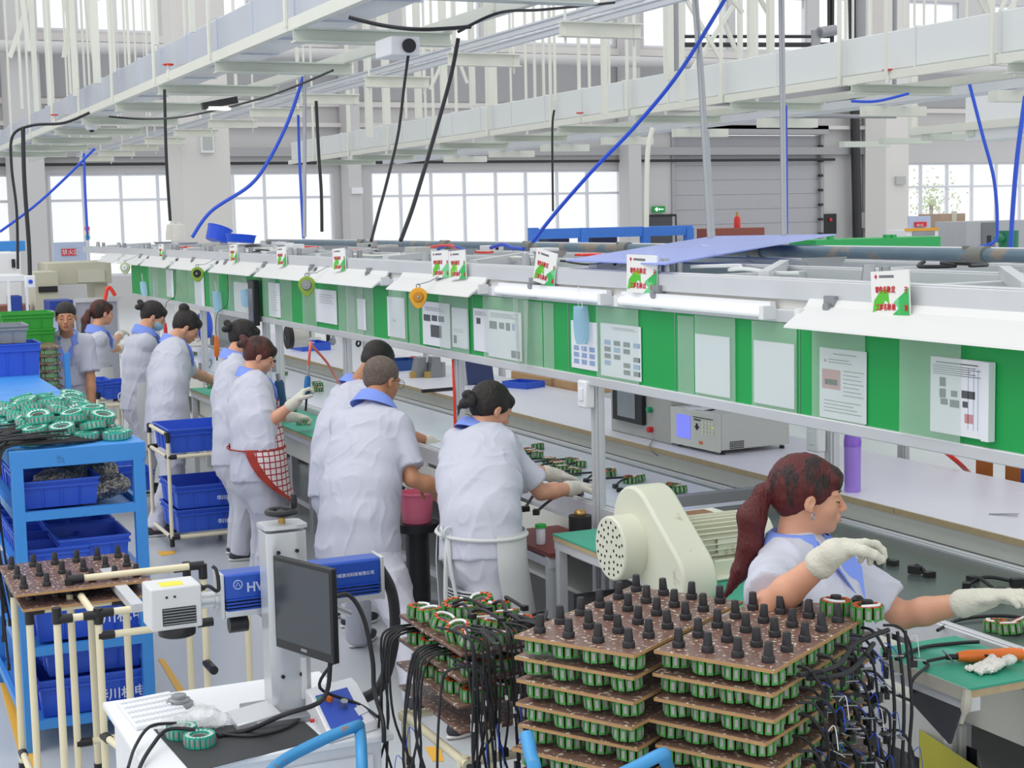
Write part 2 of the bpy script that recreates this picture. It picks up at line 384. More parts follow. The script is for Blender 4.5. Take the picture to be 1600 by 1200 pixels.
def person(label, group, pelvis, neck, head, yaw, hyaw, hpitch=0, hroll=0, S=1.62, hands=(None, None), handdir=(None, None), feet=None, glove=(True, True),
           hair='bun', hairm=None, skin=None, apron=None, sleeve=.62, curl=(.6, .6), girth=1.0, mask=False, gl_long=False, legs=True, collar=True, face=True, ehint=(None, None), palmn=(None, None), seed=1, glasses=False, shouldw=1.0, fine=.0045, hatch=None, extras=None, hsc=1.0, nl=0.0):
    skin = skin or SKIN; hairm = hairm or HBLK
    pelvis, neck, head = Vector(pelvis), Vector(neck), Vector(head); neck = neck.lerp(head, nl)
    F = V(math.cos(yaw), math.sin(yaw), 0); Lf = V(-F.y, F.x, 0)
    root = thing('person', label, 'person', (pelvis.x, pelvis.y, 0), group)
    sp = neck-pelvis; up = sp.normalized()
    fw = (F-up*F.dot(up)).normalized()
    q = smooth_path([pelvis, pelvis+V(0, 0, .16*S)*.5+sp*.22*.5, pelvis+sp*.62+V(0, 0, .012)-fw*.012*S, neck], 6)
    def at(t):
        x = t*(len(q)-1); i = min(int(x), len(q)-2); return q[i].lerp(q[i+1], x-i)
    g = girth
    secs = [(-.16, .102, .080), (0, .100, .076), (.2, .094, .071), (.42, .094, .069), (.62, .100, .073), (.79, .100, .066), (.88, .076, .048), (.955, .036, .034)]
    cen = [(pelvis+(q[0]-q[1]).normalized()*.16*sp.length*.6 if t < 0 else at(t)) for t, _, _ in secs]
    shw = .088*S*shouldw
    sh = [at(.83)+Lf*shw*sgn-fw*.004 for sgn in (1, -1)]
    # arms
    ua, fa = .172*S, .150*S; arms = []
    for i, sgn in enumerate((1, -1)):
        t = hands[i]
        if t is None: t = sh[i]+V(0, 0, -.32*S)+F*.10*S+Lf*.03*sgn
        t = Vector(t); hint = ehint[i] or (V(0, 0, -1)+Lf*sgn*.5-F*.3)
        e = ik(sh[i], t, ua, fa, hint); arms.append((sh[i], e, t, (t-e).normalized()))
    hips = [pelvis+Lf*sgn*.052*S-V(0, 0, .02) for sgn in (1, -1)]
    if feet is None: feet = [V(pelvis.x, pelvis.y, 0)+Lf*.07*sgn*S+F*.02*sgn for sgn in (1, -1)]
    ank = [Vector(f)+V(0, 0, .075) for f in feet]
    kn = [ik(hips[i], ank[i], (hips[i]-ank[i]).length*.506, (hips[i]-ank[i]).length*.506, F) for i in (0, 1)]; print('pelvis z', label[:30], round(pelvis.z/S, 3), 'neck', round(neck.z/S, 3), 'arm reach', [round((t-a).length/(ua+fa), 2) for a, e, t, d in arms])
    # --- body mesh: trunk, arms, neck, legs (one surface), head and bare hands
    b = SDF(.008)
    for i in range(len(secs)-2): b.ecap(cen[i], cen[i+1], Lf, (secs[i][1]*S*.82, secs[i][2]*S*.8), (secs[i+1][1]*S*.82, secs[i+1][2]*S*.8), .03)
    for i in (0, 1):
        a0, e, t, dr = arms[i]
        b.chain([a0, a0.lerp(e, .5), e], [.030*S, .026*S, .0225*S], .02)
        b.chain([e, e.lerp(t, .3), t], [.0235*S, .0245*S, .0155*S], .015)
        if legs: b.chain([hips[i], kn[i], ank[i], ank[i]-V(0, 0, .03)], [.05*S, .032*S, .021*S, .02*S], .02)
    HR = Matrix.Rotation(hyaw, 3, 'Z') @ Matrix.Rotation(hpitch, 3, 'Y') @ Matrix.Rotation(hroll, 3, 'X')
    hs = S/1.65*1.02*hsc
    def H(x, y, z): return head+HR @ V(x*hs, y*hs, z*hs)
    nr = .0305*S
    b.cap(H(-.028, 0, -.055), neck+up*.0-fw*.012, nr*.98, nr*1.15, .02)
    parts = [b]
    hd = SDF(fine*.75 if face else .006)
    Rn = np.array(HR)
    def he(c, r, k=.012, sub=False, R=None): hd.ell(H(*c), [x*hs for x in r], Rn if R is None else R, k, sub)
    he((-.014, 0, .030), (.094, .074, .084)); he((.026, 0, -.018), (.060, .058, .082), .02); he((.032, 0, -.062), (.046, .046, .044), .025); he((.064, 0, -.090), (.018, .020, .016), .025)
    for y in (1, -1):
        he((.050, .036*y, -.030), (.026, .024, .026), .02); he((.072, .030*y, .016), (.014, .024, .009), .015)
        he((.097, .031*y, -.001), (.014, .017, .010), .012, True); he((.0725, .031*y, -.003), (.0125, .0165, .0105), .006)
        Re = np.array(HR @ Matrix.Rotation(.25, 3, 'Y')); he((-.006, .074*y, -.008), (.0165, .008, .027), .004, False, Re); he((.000, .084*y, -.007), (.0085, .0075, .0165), .003, True, Re); he((-.002, .074*y, -.031), (.007, .005, .008), .004)
    hd.cap(H(.084, 0, .006), H(.104, 0, -.032), .0070*hs, .0105*hs, .010)
    for y in (1, -1): he((.094, .011*y, -.036), (.010, .008, .007), .006)
    he((.083, 0, -.060), (.012, .024, .016), .012); he((.0915, 0, -.0575), (.0075, .020, .0048), .005); he((.0895, 0, -.0685), (.0075, .017, .0052), .005); he((.098, 0, -.063), (.006, .024, .0014), .002, True)
    hd.cap(H(-.028, 0, -.055), H(-.028, 0, -.055).lerp(neck, .75), nr, nr, .03)
    parts.append(hd)
    for i, sgn in enumerate((1, -1)):
        if not glove[i]:
            hsd = SDF(.004); a0, e, t, dr = arms[i]; hdir = handdir[i] or dr; pn = palmn[i] or V(0, 0, -1)
            hand_sdf(hsd, t, hdir, pn, sgn, curl[i], S/1.65*.95); parts.append(hsd)
    body = sdf_obj('body', parts, skin, root)
    # --- shirt
    s = SDF(.0075)
    bl = [1.13*g, 1.12*g, 1.13*g, 1.13*g, 1.10*g, 1.06*g, 1.03, 1.0]
    for i in range(len(secs)-1):
        s.ecap(cen[i], cen[i+1], Lf, (secs[i][1]*S*bl[i], secs[i][2]*S*bl[i]), (secs[i+1][1]*S*bl[i+1], secs[i+1][2]*S*bl[i+1]), .025)
    s.plane(cen[0]-up*.045*S*0+V(0, 0, 0), (cen[0]-cen[1]).normalized())
    s1 = SDF(.0075)
    slv = []
    for i in (0, 1):
        a0, e, t, dr = arms[i]; end = a0.lerp(e, sleeve/.62*.80); a1 = a0.lerp(at(.76), .45)
        s.cap(a1, a0, .036*S, .040*S, .03)
        slv.append((a0, end, (e-a0).normalized()))
    # sleeves have flat cuffs
    for a0, end, dr in slv:
        l = dr.cross(F); l = l if l.length > .1 else dr.cross(V(0, 0, 1))
        s.ecap(a0, end, l, (.041*S, .041*S), (.049*S, .040*S), .025, cut1=True)
    sdf_obj('work_shirt', s, SHIRT, root, (.013, (6.5, 6.5, 3.0), seed), 1)
    # --- trousers + shoes
    if legs:
        tr = SDF(.009)
        tr.ecap(cen[0]-V(0, 0, .01), cen[1], Lf, (.103*S*g, .080*S*g), (.098*S*g, .074*S*g), .03)
        for i in (0, 1):
            tr.chain([hips[i]-V(0, 0, .02), hips[i].lerp(kn[i], .5), kn[i]], [.066*S*g, .056*S*g, .044*S], .025)
            an = ank[i]-V(0, 0, .035)
            l = Lf; tr.ecap(kn[i], an, l, (.043*S, .044*S), (.036*S, .040*S), .025, cut1=True)
        sdf_obj('trousers', tr, TROUS, root, (.012, (6, 6, 3.6), seed+3), 1)
        for i in (0, 1):
            f = Vector(feet[i]); sm = SDF(.008); sm.ell(f+F*.05+V(0, 0, .036), (.125, .043, .036), np.array([list(F), list(Lf), [0, 0, 1]]).T, .01); sm.cap(f-F*.03+V(0, 0, .035), f-F*.03+V(0, 0, .06), .036, .032, .02); sm.plane(f+V(0, 0, .012), (0, 0, -1))
            so = sdf_obj('shoe', sm, SHOE, root)
            so2 = SDF(.008); so2.ell(f+F*.045+V(0, 0, .012), (.13, .046, .02), np.array([list(F), list(Lf), [0, 0, 1]]).T, .01); so2.plane(f, (0, 0, -1)); so2.plane(f+V(0, 0, .02), (0, 0, 1)); sdf_obj('sole', so2, SOLE, so)
    # --- gloves
    for i, sgn in enumerate((1, -1)):
        if glove[i]:
            a0, e, t, dr = arms[i]; gs = SDF(.004); hdir = handdir[i] or dr; pn = palmn[i] or V(0, 0, -1)
            cuff = t-dr*(.22 if gl_long else .055); gs.cap(cuff, t, (.030 if gl_long else .024)*S, .0195*S, .008); gs.plane(cuff, -dr) if False else None
            hand_sdf(gs, t, hdir, pn, sgn, curl[i], S/1.65, 1.16)
            sdf_obj('glove', gs, GLOVE, root, (.002, (40, 40, 40), 2))
    # --- collar: band round the neck and two lapels
    if collar:
        c0 = neck+up*.014-fw*.004; rr = nr*1.30; vs = []; N = 30
        cb = MB(); rings = []
        for k in range(N+1):
            a = math.radians(28)+math.radians(304)*k/N; ca, sa = math.cos(a), math.sin(a); back = (1-ca)/2
            dv = fw*ca+Lf*sa
            top = c0+dv*rr*1.02+up*(.020*back+.004)*S*1.0+up*.004
            out = c0+dv*rr*1.27+up*.010
            low = c0+(dv+Lf*sa*.2)*(rr*1.28+.015*S)-up*(.018+.010*(1-back))*S
            low2 = low-up*.004; inn = c0+dv*rr*1.0-up*.015
            rings.append([inn, top, out+up*.016*back*S, low, low2, out-up*.006])
        cb.loft(rings)
        for sgn in (1, -1):
            a = math.radians(28*sgn); dv = fw*math.cos(a)+Lf*math.sin(a)
            A = c0+dv*rr*1.02+up*.004; B = c0+dv*(rr*1.30+.026*S)-up*.024*S; b2 = c0+(fw*.93+Lf*sgn*.42).normalized()*(rr+.052*S)-up*.066*S+fw*.008; C = c0+fw*(rr+.058*S)-up*.125*S+Lf*sgn*.004*S
            cb.prism([A, B, b2, C], fw*.006)
        cb.build('collar', BLUEC, root)
    # --- hair
    hr = SDF(.005)
    def hh(c, r, k=.012, sub=False, R=None): hr.ell(H(*c), [x*hs for x in r], Rn if R is None else R, k, sub)
    if hair in ('bun', 'topbun', 'pony', 'lowbun'):
        hh((-.020, 0, .036), (.103, .083, .092)); hh((-.055, 0, -.012), (.052, .066, .055), .02)
        hh((.092, 0, -.055), (.060, .075, .080), .012, True)
        for y in (1, -1): hh((.000, .086*y, -.016), (.024, .022, .034), .006, True); hh((.040, .100*y, -.045), (.052, .045, .060), .01, True); hh((.022, .066*y, .022), (.020, .016, .030), .01)
        # fringe
        hh((.060, 0, .060), (.036, .060, .032), .015); hh((.076, .010, .040), (.017, .050, .020), .012)
        if hair == 'bun' or hair == 'lowbun':
            z = .045 if hair == 'bun' else -.005
            for k in range(7):
                a = k*.9; c = H(-.135+.012*math.cos(a*2), .024*math.cos(a), z+.024*math.sin(a)); hr.ell(c, (.026*hs, .024*hs, .022*hs), Rn, .008)
        if hair == 'topbun': hh((-.085, 0, .118), (.040, .040, .036), .01); hh((-.075, 0, .09), (.03, .03, .03), .02)
        if hair == 'pony':
            hr.chain([H(-.10, 0, .02), H(-.135, 0, .005), H(-.165, .0, -.07), H(-.165, .0, -.15), H(-.19, .0, -.235), H(-.235, 0, -.32)], [.022*hs, .026*hs, .042*hs, .036*hs, .026*hs, .006], .015)
        if hair == 'lowbun': hr.chain([H(-.13, 0, .0), H(-.16, .01, -.05), H(-.155, .0, -.10)], [.018*hs, .008, .003], .01)
    else:
        hh((-.016, 0, .038), (.0985, .0785, .083)); hh((-.055, 0, -.010), (.047, .060, .045), .02)
        hh((.10, 0, -.050), (.060, .085, .085), .01, True)
        for y in (1, -1): hh((.012, .085*y, -.035), (.030, .022, .045), .008, True)
    hob = sdf_obj('hair', hr, hairm, root, (.0035, (60, 60, 14), seed) if hair != 'short' else (.0015, (90, 90, 90), seed))
    if hair in ('bun', 'lowbun', 'topbun', 'pony'):
        mb = MB(); c = {'pony': H(-.128, 0, .010), 'topbun': H(-.075, 0, .098)}.get(hair, H(-.112, 0, .03 if hair == 'bun' else .0))
        mb.torus(c, (H(-.14, 0, .03 if hair != 'topbun' else .2)-c), .022*hs, .006, 16, 6); mb.build('hair_tie', M['black'], hob)
    if face:
        for y in (1, -1):
            mb = MB(); mb.tube([H(.079, .015*y, -.006), H(.0865, .025*y, -.0105), H(.0845, .036*y, -.0105), H(.075, .047*y, -.005)], .0013, 6, 0, 4); mb.build('eyelash', LASH, root)
            mb = MB(); mb.tube([H(.087, .014*y, .017), H(.088, .028*y, .024), H(.078, .046*y, .020)], [.0014, .0026, .0024, .0012], 6, 0, 5); mb.build('eyebrow', hairm, root)
        mb = MB(); mb.ell(H(.0925, 0, -.0575), (.0070*hs, .0195*hs, .0042*hs), HR); mb.ell(H(.0905, 0, -.0682), (.0070*hs, .0165*hs, .0048*hs), HR); mb.build('lips', LIP, root)
    if mask:
        ms = SDF(.0045)
        ms.ell(H(.050, 0, -.050), (.064*hs, .066*hs, .060*hs), Rn, .01); ms.plane(H(.030, 0, 0), HR @ V(-1, 0, 0)); ms.plane(H(0, 0, -.012), HR @ V(.3, 0, 1))
        mo = sdf_obj('face_mask', ms, mat('blue_mask', '9cc4dc', .8), root)
        mb = MB()
        for y in (1, -1): mb.tube([H(.034, .063*y, -.03), H(.0, .080*y, -.005), H(-.016, .080*y, .0)], .0015, 5); mb.tube([H(.034, .060*y, -.07), H(.0, .074*y, -.04), H(-.014, .080*y, -.02)], .0015, 5)
        mb.build('ear_loop', M['white'], mo)
    if glasses:
        mb = MB()
        for y in (1, -1):
            mb.tube([H(-.01, .083*y, .0), H(.04, .080*y, .004), H(.095, .066*y, .004)], .0014, 6)
            mb.torus(H(.103, .034*y, -.004), HR @ V(1, 0, 0), .022*hs, .0013, 20, 6)
        mb.tube([H(.105, .013, 0), H(.108, 0, .002), H(.105, -.013, 0)], .0013, 6); mb.build('glasses', M['black'], root)
    return root, dict(H=H, HR=HR, F=F, L=Lf, up=up, fw=fw, arms=arms, cen=cen, secs=secs, S=S, at=at, neck=neck, kn=kn, hips=hips, g=g)
# ------------------------------------------------------------ the setting
WX = 45.0
def wally(px): return PX(px, 300, WX).y
def grid_wall(mb, x0, x1, ya, yb, za, zb, ops):
    ys = sorted({ya, yb, *[o[0] for o in ops], *[o[1] for o in ops]}); zs = sorted({za, zb, *[o[2] for o in ops], *[o[3] for o in ops]})
    ys = [y for y in ys if ya <= y <= yb]; zs = [z for z in zs if za <= z <= zb]
    for i in range(len(ys)-1):
        run = None
        for j in range(len(zs)-1):
            cy, cz = (ys[i]+ys[i+1])/2, (zs[j]+zs[j+1])/2
            if any(o[0] < cy < o[1] and o[2] < cz < o[3] for o in ops):
                if run is not None: mb.box(x0, x1, ys[i], ys[i+1], run, zs[j]); run = None
            elif run is None: run = zs[j]
        if run is not None: mb.box(x0, x1, ys[i], ys[i+1], run, zb)
FLOOR = mat('grey_epoxy_floor', 'c3c7ca', .22, 0, .05, .7, col2='bfc3c6', c2amt=.3, c2scale=.5)
WALL = mat('light_grey_wall_panel', 'cbc9c9', .7, 0, .03, .6)
WALLD = mat('grey_wall_panel', 'a9a9ab', .7, 0, .03, .6)
PILL = mat('white_plastered_column', 'dedad6', .8, 0, .03, 1.2)
MB().box(-6, WX+.4, -46, 14, -.2, 0).build('floor', FLOOR, kind='structure')
lowz0, lowz1 = .9, 3.80
ops = []
wins = []      # (px0, px1, z0, z1, mullion pxs, transom z)
def W(px0, px1, z0, z1, mull, tr): wins.append((wally(px0), wally(px1), z0, z1, [wally(m) for m in mull], tr))
W(-60, 18, .9, 3.8, [-20], 3.05)
W(76, 282, .9, 3.8, [131, 190, 248], 3.05)
W(340, 522, .9, 3.8, [366, 415, 474], 3.05)
W(580, 972, .9, 3.8, [628, 676, 728, 777, 824, 873, 920], 3.05)
W(1419, 1700, .9, 3.95, [1442, 1483, 1522, 1560, 1597, 1640], 3.1)
for a, b in ((62, 126), (132, 257), (345, 400), (640, 757), (766, 965), (1008, 1140), (1150, 1262), (1280, 1368), (1411, 1496), (1545, 1680)):
    W(a, b, 7.72, 9.6, [(a+b)/2] if b-a > 90 else [], 99)
ry0, ry1 = wally(1052), wally(1283)
ops = [(min(a, b), max(a, b), z0, z1) for a, b, z0, z1, m, t in wins]+[(min(ry0, ry1), max(ry0, ry1), 0, 4.93)]
mb = MB(); grid_wall(mb, WX, WX+.35, -46, 14, 0, 12, ops)
mb.build('wall_back', WALL, kind='structure')
mb = MB()      # darker cladding band and ledges on the far wall
mb.box(WX-.04, WX, -46, 14, 5.9, 7.1); o = mb.build('trim_1', WALLD, kind='structure')
MB().box(WX-.25, WX, -46, 14, 7.42, 7.62).box(WX-.16, WX, -46, 14, 5.7, 5.85).box(WX-.3, WX, -46, 14, 5.1, 5.22).build('trim_2', PILL, kind='structure')
MB().box(WX-.2, WX, wally(1418)+.3, 14, 4.25, 4.5).build('trim_3', WALLD, kind='structure')
FR = mat('white_window_frame', 'dfe1e6', .5)
GL = mat('window_glass', 'ffffff', .05, alpha=.12)
for i, (a, b, z0, z1, mu, tr) in enumerate(wins):
    mb = MB(); lo, hi = min(a, b), max(a, b); t = .07
    for y in (lo+t/2, hi-t/2): mb.box(WX+.08, WX+.2, y-t/2, y+t/2, z0, z1)
    mb.box(WX+.08, WX+.2, lo, hi, z0, z0+t); mb.box(WX+.08, WX+.2, lo, hi, z1-t, z1)
    for m in mu: mb.box(WX+.08, WX+.2, m-t/2, m+t/2, z0, z1)
    if tr < z1: mb.box(WX+.07, WX+.2, lo, hi, tr-t/2, tr+t/2)
    f = mb.build('window_%d' % (i+1), FR, kind='structure')
    MB().box(WX+.13, WX+.14, lo+t, hi-t, z0+t, z1-t).build('pane', GL, f)
# roll-up door
SL = mat('door_slat_metal', 'b4b3b8', .5, .1, .03, 1)
mb = MB(); z = 0
while z < 4.9: mb.box(WX+.10, WX+.16, ry1, ry0, z, z+.47); mb.box(WX+.12, WX+.15, ry1, ry0, z+.47, z+.49); z += .49
d = mb.build('door_1', SL, kind='structure')
mb = MB(); mb.box(WX-.06, WX+.1, ry1-.08, ry1+.04, 0, 5.0); mb.box(WX-.06, WX+.1, ry0-.04, ry0+.08, 0, 5.0); mb.box(WX-.3, WX+.05, ry1-.1, ry0+.1, 4.93, 5.25); mb.build('door_frame', WALLD, d)
mb = MB()
for k in range(9): mb.box(WX-.1, WX+.02, ry1-.02, ry1+.12, .5+k*.5, .58+k*.5)
mb.build('hinge', M['black'], d)
# dark service door below the exit sign
y0, y1 = wally(1053), wally(1012)
d2 = MB().box(WX-.05, WX, y0, y1, 0, 2.25).build('door_2', mat('dark_door', '4a4b50', .5), kind='structure')
MB().box(WX-.07, WX-.05, y0-.05, y0, 0, 2.3).box(WX-.07, WX-.05, y1, y1+.05, 0, 2.3).box(WX-.07, WX-.05, y0-.05, y1+.05, 2.25, 2.32).build('door_frame', M['black'], d2)
# columns
for i, (pa, pb, xc, dep) in enumerate(((285, 362, 28, 1.1), (545, 566, 44.2, .7), (983, 1003, 44.2, .7), (1384, 1420, 38, 1.0), (20, 72, 43.5, 1.3), (1365, 1384, 44.3, .6))):
    a, b = PX(pa, 300, xc).y, PX(pb, 300, xc).y
    MB().box(xc, xc+dep, b, a, 0, 12).build('column', PILL if i in (0, 3) else WALL, kind='structure', bevel=.02)
# dark pipe along the far wall and uprights
PIPE = mat('black_pipe', '2b2b2e', .4)
def pipe(pts, r, m, label, cat, name='pipe', group=None, n=10, smooth=0, parent=None):
    mb = MB(); mb.tube(pts, r, n, 0, smooth); return mb.build(name, m, parent, label=label, cat=cat, group=group)
pipe([(WX-.15, 10, 4.02), (WX-.15, wally(1300), 4.08)], .045, PIPE, 'thin black horizontal pipe along the far wall above the windows', 'pipe')
pipe([(WX-.4, wally(1330), 0), (WX-.4, wally(1330)+.3, 11)], .16, PIPE, 'thick black vertical drainpipe to the right of the roller door', 'pipe')
pipe([(WX-.4, wally(1360), 0), (WX-.4, wally(1360), 8)], .1, M['alud'], 'grey vertical pipe between black drainpipe and white column', 'pipe')
pipe([(43.2, 9, 7.05), (43.2, -44, 7.05)], .17, WALL, 'large pale duct pipe running along the far wall under the upper windows', 'pipe')
pipe([(30, PX(1060, 180, 30).y, 11), (30, PX(1060, 180, 30).y, 4.75), (30, PX(1345, 178, 30).y, 4.75), (30, PX(1345, 178, 30).y, 11)], .12, M['alud'], 'grey overhead pipe in front of the roller door', 'pipe')
pipe([(30.3, PX(1180, 190, 30).y, 4.7), (30.3, PX(1180, 190, 30).y, 4.5), (30.3, PX(1410, 188, 30).y, 4.5), (30.3, PX(1410, 188, 30).y, 9)], .06, M['alud'], 'thin grey overhead pipe beside the white column', 'pipe')
# crane beams high up
for i, (px0, px1, py) in enumerate(((1060, 1300, 70), (1062, 1295, 57))):
    a, b = PX(px0, py, 33), PX(px1, py, 33); pipe([a+V(0, 0, 3), a, b, b+V(0, 0, 3)], .07 if i == 0 else .05, PIPE, ['long', 'short'][i]+' dark bar hanging across the upper windows', 'bar', 'hanging_bar')
# exit sign
ex = thing('exit_sign', 'small green lit exit sign above the dark door', 'sign', PX(1030, 326, WX-.1))
c = PX(1029, 327, WX-.1); MB().box(c.x-.03, c.x+.03, c.y-.23, c.y+.23, c.z-.1, c.z+.1).build('housing', mat('exit_green', '0c7a33', .4, emit=.4), ex)
mb = MB(); x = c.x-.035
mb.box(x-.005, x, c.y-.17, c.y-.03, c.z-.015, c.z+.015); mb.prism([(x, c.y-.02, c.z-.05), (x, c.y+.03, c.z), (x, c.y-.02, c.z+.05)], (-.005, 0, 0)); mb.box(x-.005, x, c.y+.06, c.y+.12, c.z-.06, c.z+.06); mb.box(x-.005, x, c.y+.04, c.y+.16, c.z-.01, c.z+.02); mb.build('arrow_mark', mat('exit_glow', 'c8ffd8', .4, emit=1), ex)
# floor tape
YEL = mat('yellow_floor_tape', 'f0b63c', .5, 0, .05, 3)
def tape(i, pts): MB().prism([V(p.x, p.y, .001) for p in pts], (0, 0, .002)).build('trim_%d' % i, YEL, kind='structure')
tape(4, [PZ(0, 1068), PZ(14, 1068), PZ(66, 1204), PZ(36, 1204)])
tape(5, [PZ(247, 1030), PZ(256, 1030), PZ(290, 1082), PZ(277, 1082)])
tape(6, [PZ(664, 1168), PZ(700, 1166), PZ(690, 1176), PZ(694, 1190), PZ(676, 1190)])
tape(7, [PZ(246, 862), PZ(275, 861), PZ(272, 866), PZ(252, 869)])
# ------------------------------------------------------------ steel hangers, ducts, cable rails
CR = M['cream']
DUCT = mat('galvanised_duct', 'ccd2de', .22, .35, .05, 2)
GREEN_BEAM = mat('pale_green_steel', 'd0d6cb', .45, 0, .04, 2)
def duct_frame(name, label, y0, y1, zb, xs, x0, x1, ductz, dy0, dy1, group, dmat, rod_top=11, seams=1.15):
    """suspended steel tray: two rails, cross beams, hanger rods, rectangular air duct above"""
    r = thing(name, label, 'duct frame', (x0, (y0+y1)/2, zb), group)
    for y in (y0, y1): MB().box(x0, x1, y-.03, y+.03, zb+.10, zb+.185).build('rail', CR, r)
    for x in xs:
        mb = MB(); mb.box(x-.06, x+.06, y1-.05, y0+.05, zb, zb+.012).box(x-.006, x+.006, y1-.05, y0+.05, zb, zb+.10).box(x-.06, x+.06, y1-.05, y0+.05, zb+.088, zb+.10); mb.build('cross_beam', GREEN_BEAM, r)
    return r
def air_duct(label, x0, x1, dy0, dy1, z0, z1, m, seam):
    d = thing('air_duct', label, 'air duct', (x0, (dy0+dy1)/2, z0))
    MB().box(x0, x1, dy1, dy0, z0, z1).build('duct_body', m, d, bevel=.01)
    x = x0+.3
    while x < x1: MB().box(x-.012, x+.012, dy1-.012, dy0+.012, z0-.012, z1+.012).build('seam_flange', m, d); x += seam
    return d
xsA = [2.3*k+3.95 for k in range(-1, 12)]
fA = duct_frame('duct_carrier', 'pale steel frame under the metal air duct above the work line', -3.3, -4.4, 3.57, xsA, .5, 34, 0, 0, 0, None, None)
air_duct('shiny metal air duct high above the work line at upper left', .5, 34, -3.36, -3.9, 3.77, 4.06, DUCT, 1.15)
for k, x in enumerate(xsA):
    mb = MB(); mb.tube([(x+.2, -3.26, 3.7), (x+.2, -3.26, 11)], .018, 6); mb.tube([(x+1.3, -4.36, 3.7), (x+1.3, -4.36, 11)], .018, 6)
    mb.build('hanger_rod', CR, fA)
xsC = [2.3*k+6.5 for k in range(0, 12)]
fC = duct_frame('duct_carrier', 'pale steel frame under the white air duct at right', -10, -11.2, 3.50, xsC, 5, 34, 0, 0, 0, None, None)
air_duct('long white air duct crossing the hall at right above the far machines', 5, 34, -10.05, -10.7, 3.70, 4.08, mat('white_duct', 'dfe2e2', .4, .05, .03, 2), 1.2)
for k, x in enumerate(xsC): MB().tube([(x+.2, -9.95, 3.6), (x+.2, -9.95, 11)], .025, 6).tube([(x+1.2, -11.1, 3.6), (x+1.2, -11.1, 11)], .025, 6).build('hanger_rod', CR, fC)
# short duct right
aD = PX(1423, 200, 16); fD = thing('duct_carrier', 'short white duct frame at the right edge below the long white duct', 'duct frame', aD)
yD = -13.6
p0, p1 = PY(1423, 200, yD), PY(1640, 178, yD)
MB().box(p1.x, PY(1508, 190, yD).x, yD-.6, yD, p1.z-.25, PY(1510, 142, yD).z).build('duct_body', M['white'], fD, bevel=.01)
MB().box(p1.x, p0.x, yD-.05, yD+.05, p0.z-.1, p0.z).box(p0.x-.08, p0.x, yD-.05, yD+.05, p0.z-.1, p0.z+.85).box(p1.x, p0.x, yD-.8, yD-.7, p0.z-.1, p0.z).build('rail', CR, fD)
for i in range(5): MB().box(p1.x+.4+i*.9, p1.x+.52+i*.9, yD-.8, yD+.02, p0.z-.18, p0.z-.1).build('cross_beam', GREEN_BEAM, fD)
# light rail B
ALR = mat('pale_aluminium_rail', 'd3d6dc', .35, .35, .04, 2)
rB = thing('cable_rail', 'slender aluminium cable rail on short hanger beams between the two ducts', 'rail', (6, -5.9, 3.8))
for y, z in ((-5.7, 3.86), (-6.0, 3.86)): MB().box(4.5, 36, y-.022, y+.022, z, z+.02).box(4.5, 36, y-.008, y+.008, z+.02, z+.05).box(4.5, 36, y-.022, y+.022, z+.05, z+.065).build('rail', ALR, rB)
k = 0
for x in [11.25+2.35*i for i in range(-2, 11)]:
    mb = MB(); mb.box(x-.05, x+.05, -6.28, -5.55, 3.72, 3.732).box(x-.005, x+.005, -6.28, -5.55, 3.72, 3.84).box(x-.05, x+.05, -6.28, -5.55, 3.828, 3.84); mb.build('hanger_beam', CR, rB)
    mb = MB(); mb.tube([(x, -5.6, 3.66), (x, -5.6, 4.3)], .012, 6).tube([(x, -6.22, 3.66), (x, -6.22, 4.3)], .012, 6).tube([(x, -5.6, 4.3), (x, -5.6, 11)], .008, 5); mb.build('threaded_rod', CR, rB)
rC = thing('cable_rail', 'aluminium cable rail behind the white air duct at right', 'rail', (6, -12.4, 3.6))
MB().box(6, 34, -12.3, -12.2, 3.60, 3.7).box(6, 34, -12.6, -12.5, 3.60, 3.7).build('rail', ALR, rC)
for x in [9+2.3*i for i in range(10)]: MB().box(x-.08, x+.08, -12.9, -12.0, 3.46, 3.58).build('hanger_beam', CR, rC)
# ceiling trusses, V braces and hanger columns
def rod(p0, p1, r=.03, m=None, mbx=None): mbx.beam(p0, p1, r*2, r*2)
tr_n = 0
def hanger(px, ytop, ybot, x, w, label, m=CR):
    a, b = PX(px, ybot, x), PX(px, ytop, x); w *= .62; MB().box(b.x-w/2, b.x+w/2, b.y-w/2, b.y+w/2, b.z, a.z).build('hanger_post', m, fA if px < 520 else fC)
for px, yb, x, w in ((103, 150, 20, .10), (138, 130, 18, .12), (146, 0, 18, .05), (95, 170, 26, .06), (66, 180, 30, .1), (62, 170, 24, .08), (40, 190, 26, .12), (165, 125, 24, .06), (118, 150, 30, .06), (190, 105, 20, .05), (232, 90, 17, .05), (17, 170, 24, .06), (184, 110, 26, .05), (200, 100, 24, .04), (234, 70, 13, .06), (292, 50, 13, .07), (510, 60, 20, .05), (566, 215, 24, .16), (594, 195, 20, .14), (625, 185, 26, .06), (645, 185, 22, .14), (686, 165, 18, .12), (705, 175, 26, .07), (731, 165, 22, .12), (760, 165, 20, .13), (768, 165, 24, .06), (792, 165, 26, .05), (830, 162, 24, .06), (844, 162, 24, .06), (862, 158, 20, .05), (900, 150, 20, .06), (940, 180, 17, .1), (948, 140, 22, .05), (988, 135, 20, .06), (1043, 125, 17, .14), (1063, 160, 16, .08), (1155, 95, 20, .1), (1172, 100, 18, .12), (1203, 90, 18, .13), (1322, 75, 22, .06), (1333, 62, 22, .05), (1385, 118, 12, .04), (1413, 40, 20, .04), (1430, 40, 20, .04), (1445, 40, 20, .04), (1463, 40, 20, .04), (1512, 45, 16, .04), (1548, 37, 18, .12)):
    hanger(px, -160, yb, x, w, 'thin pale steel post hanging from the roof to the duct frames')
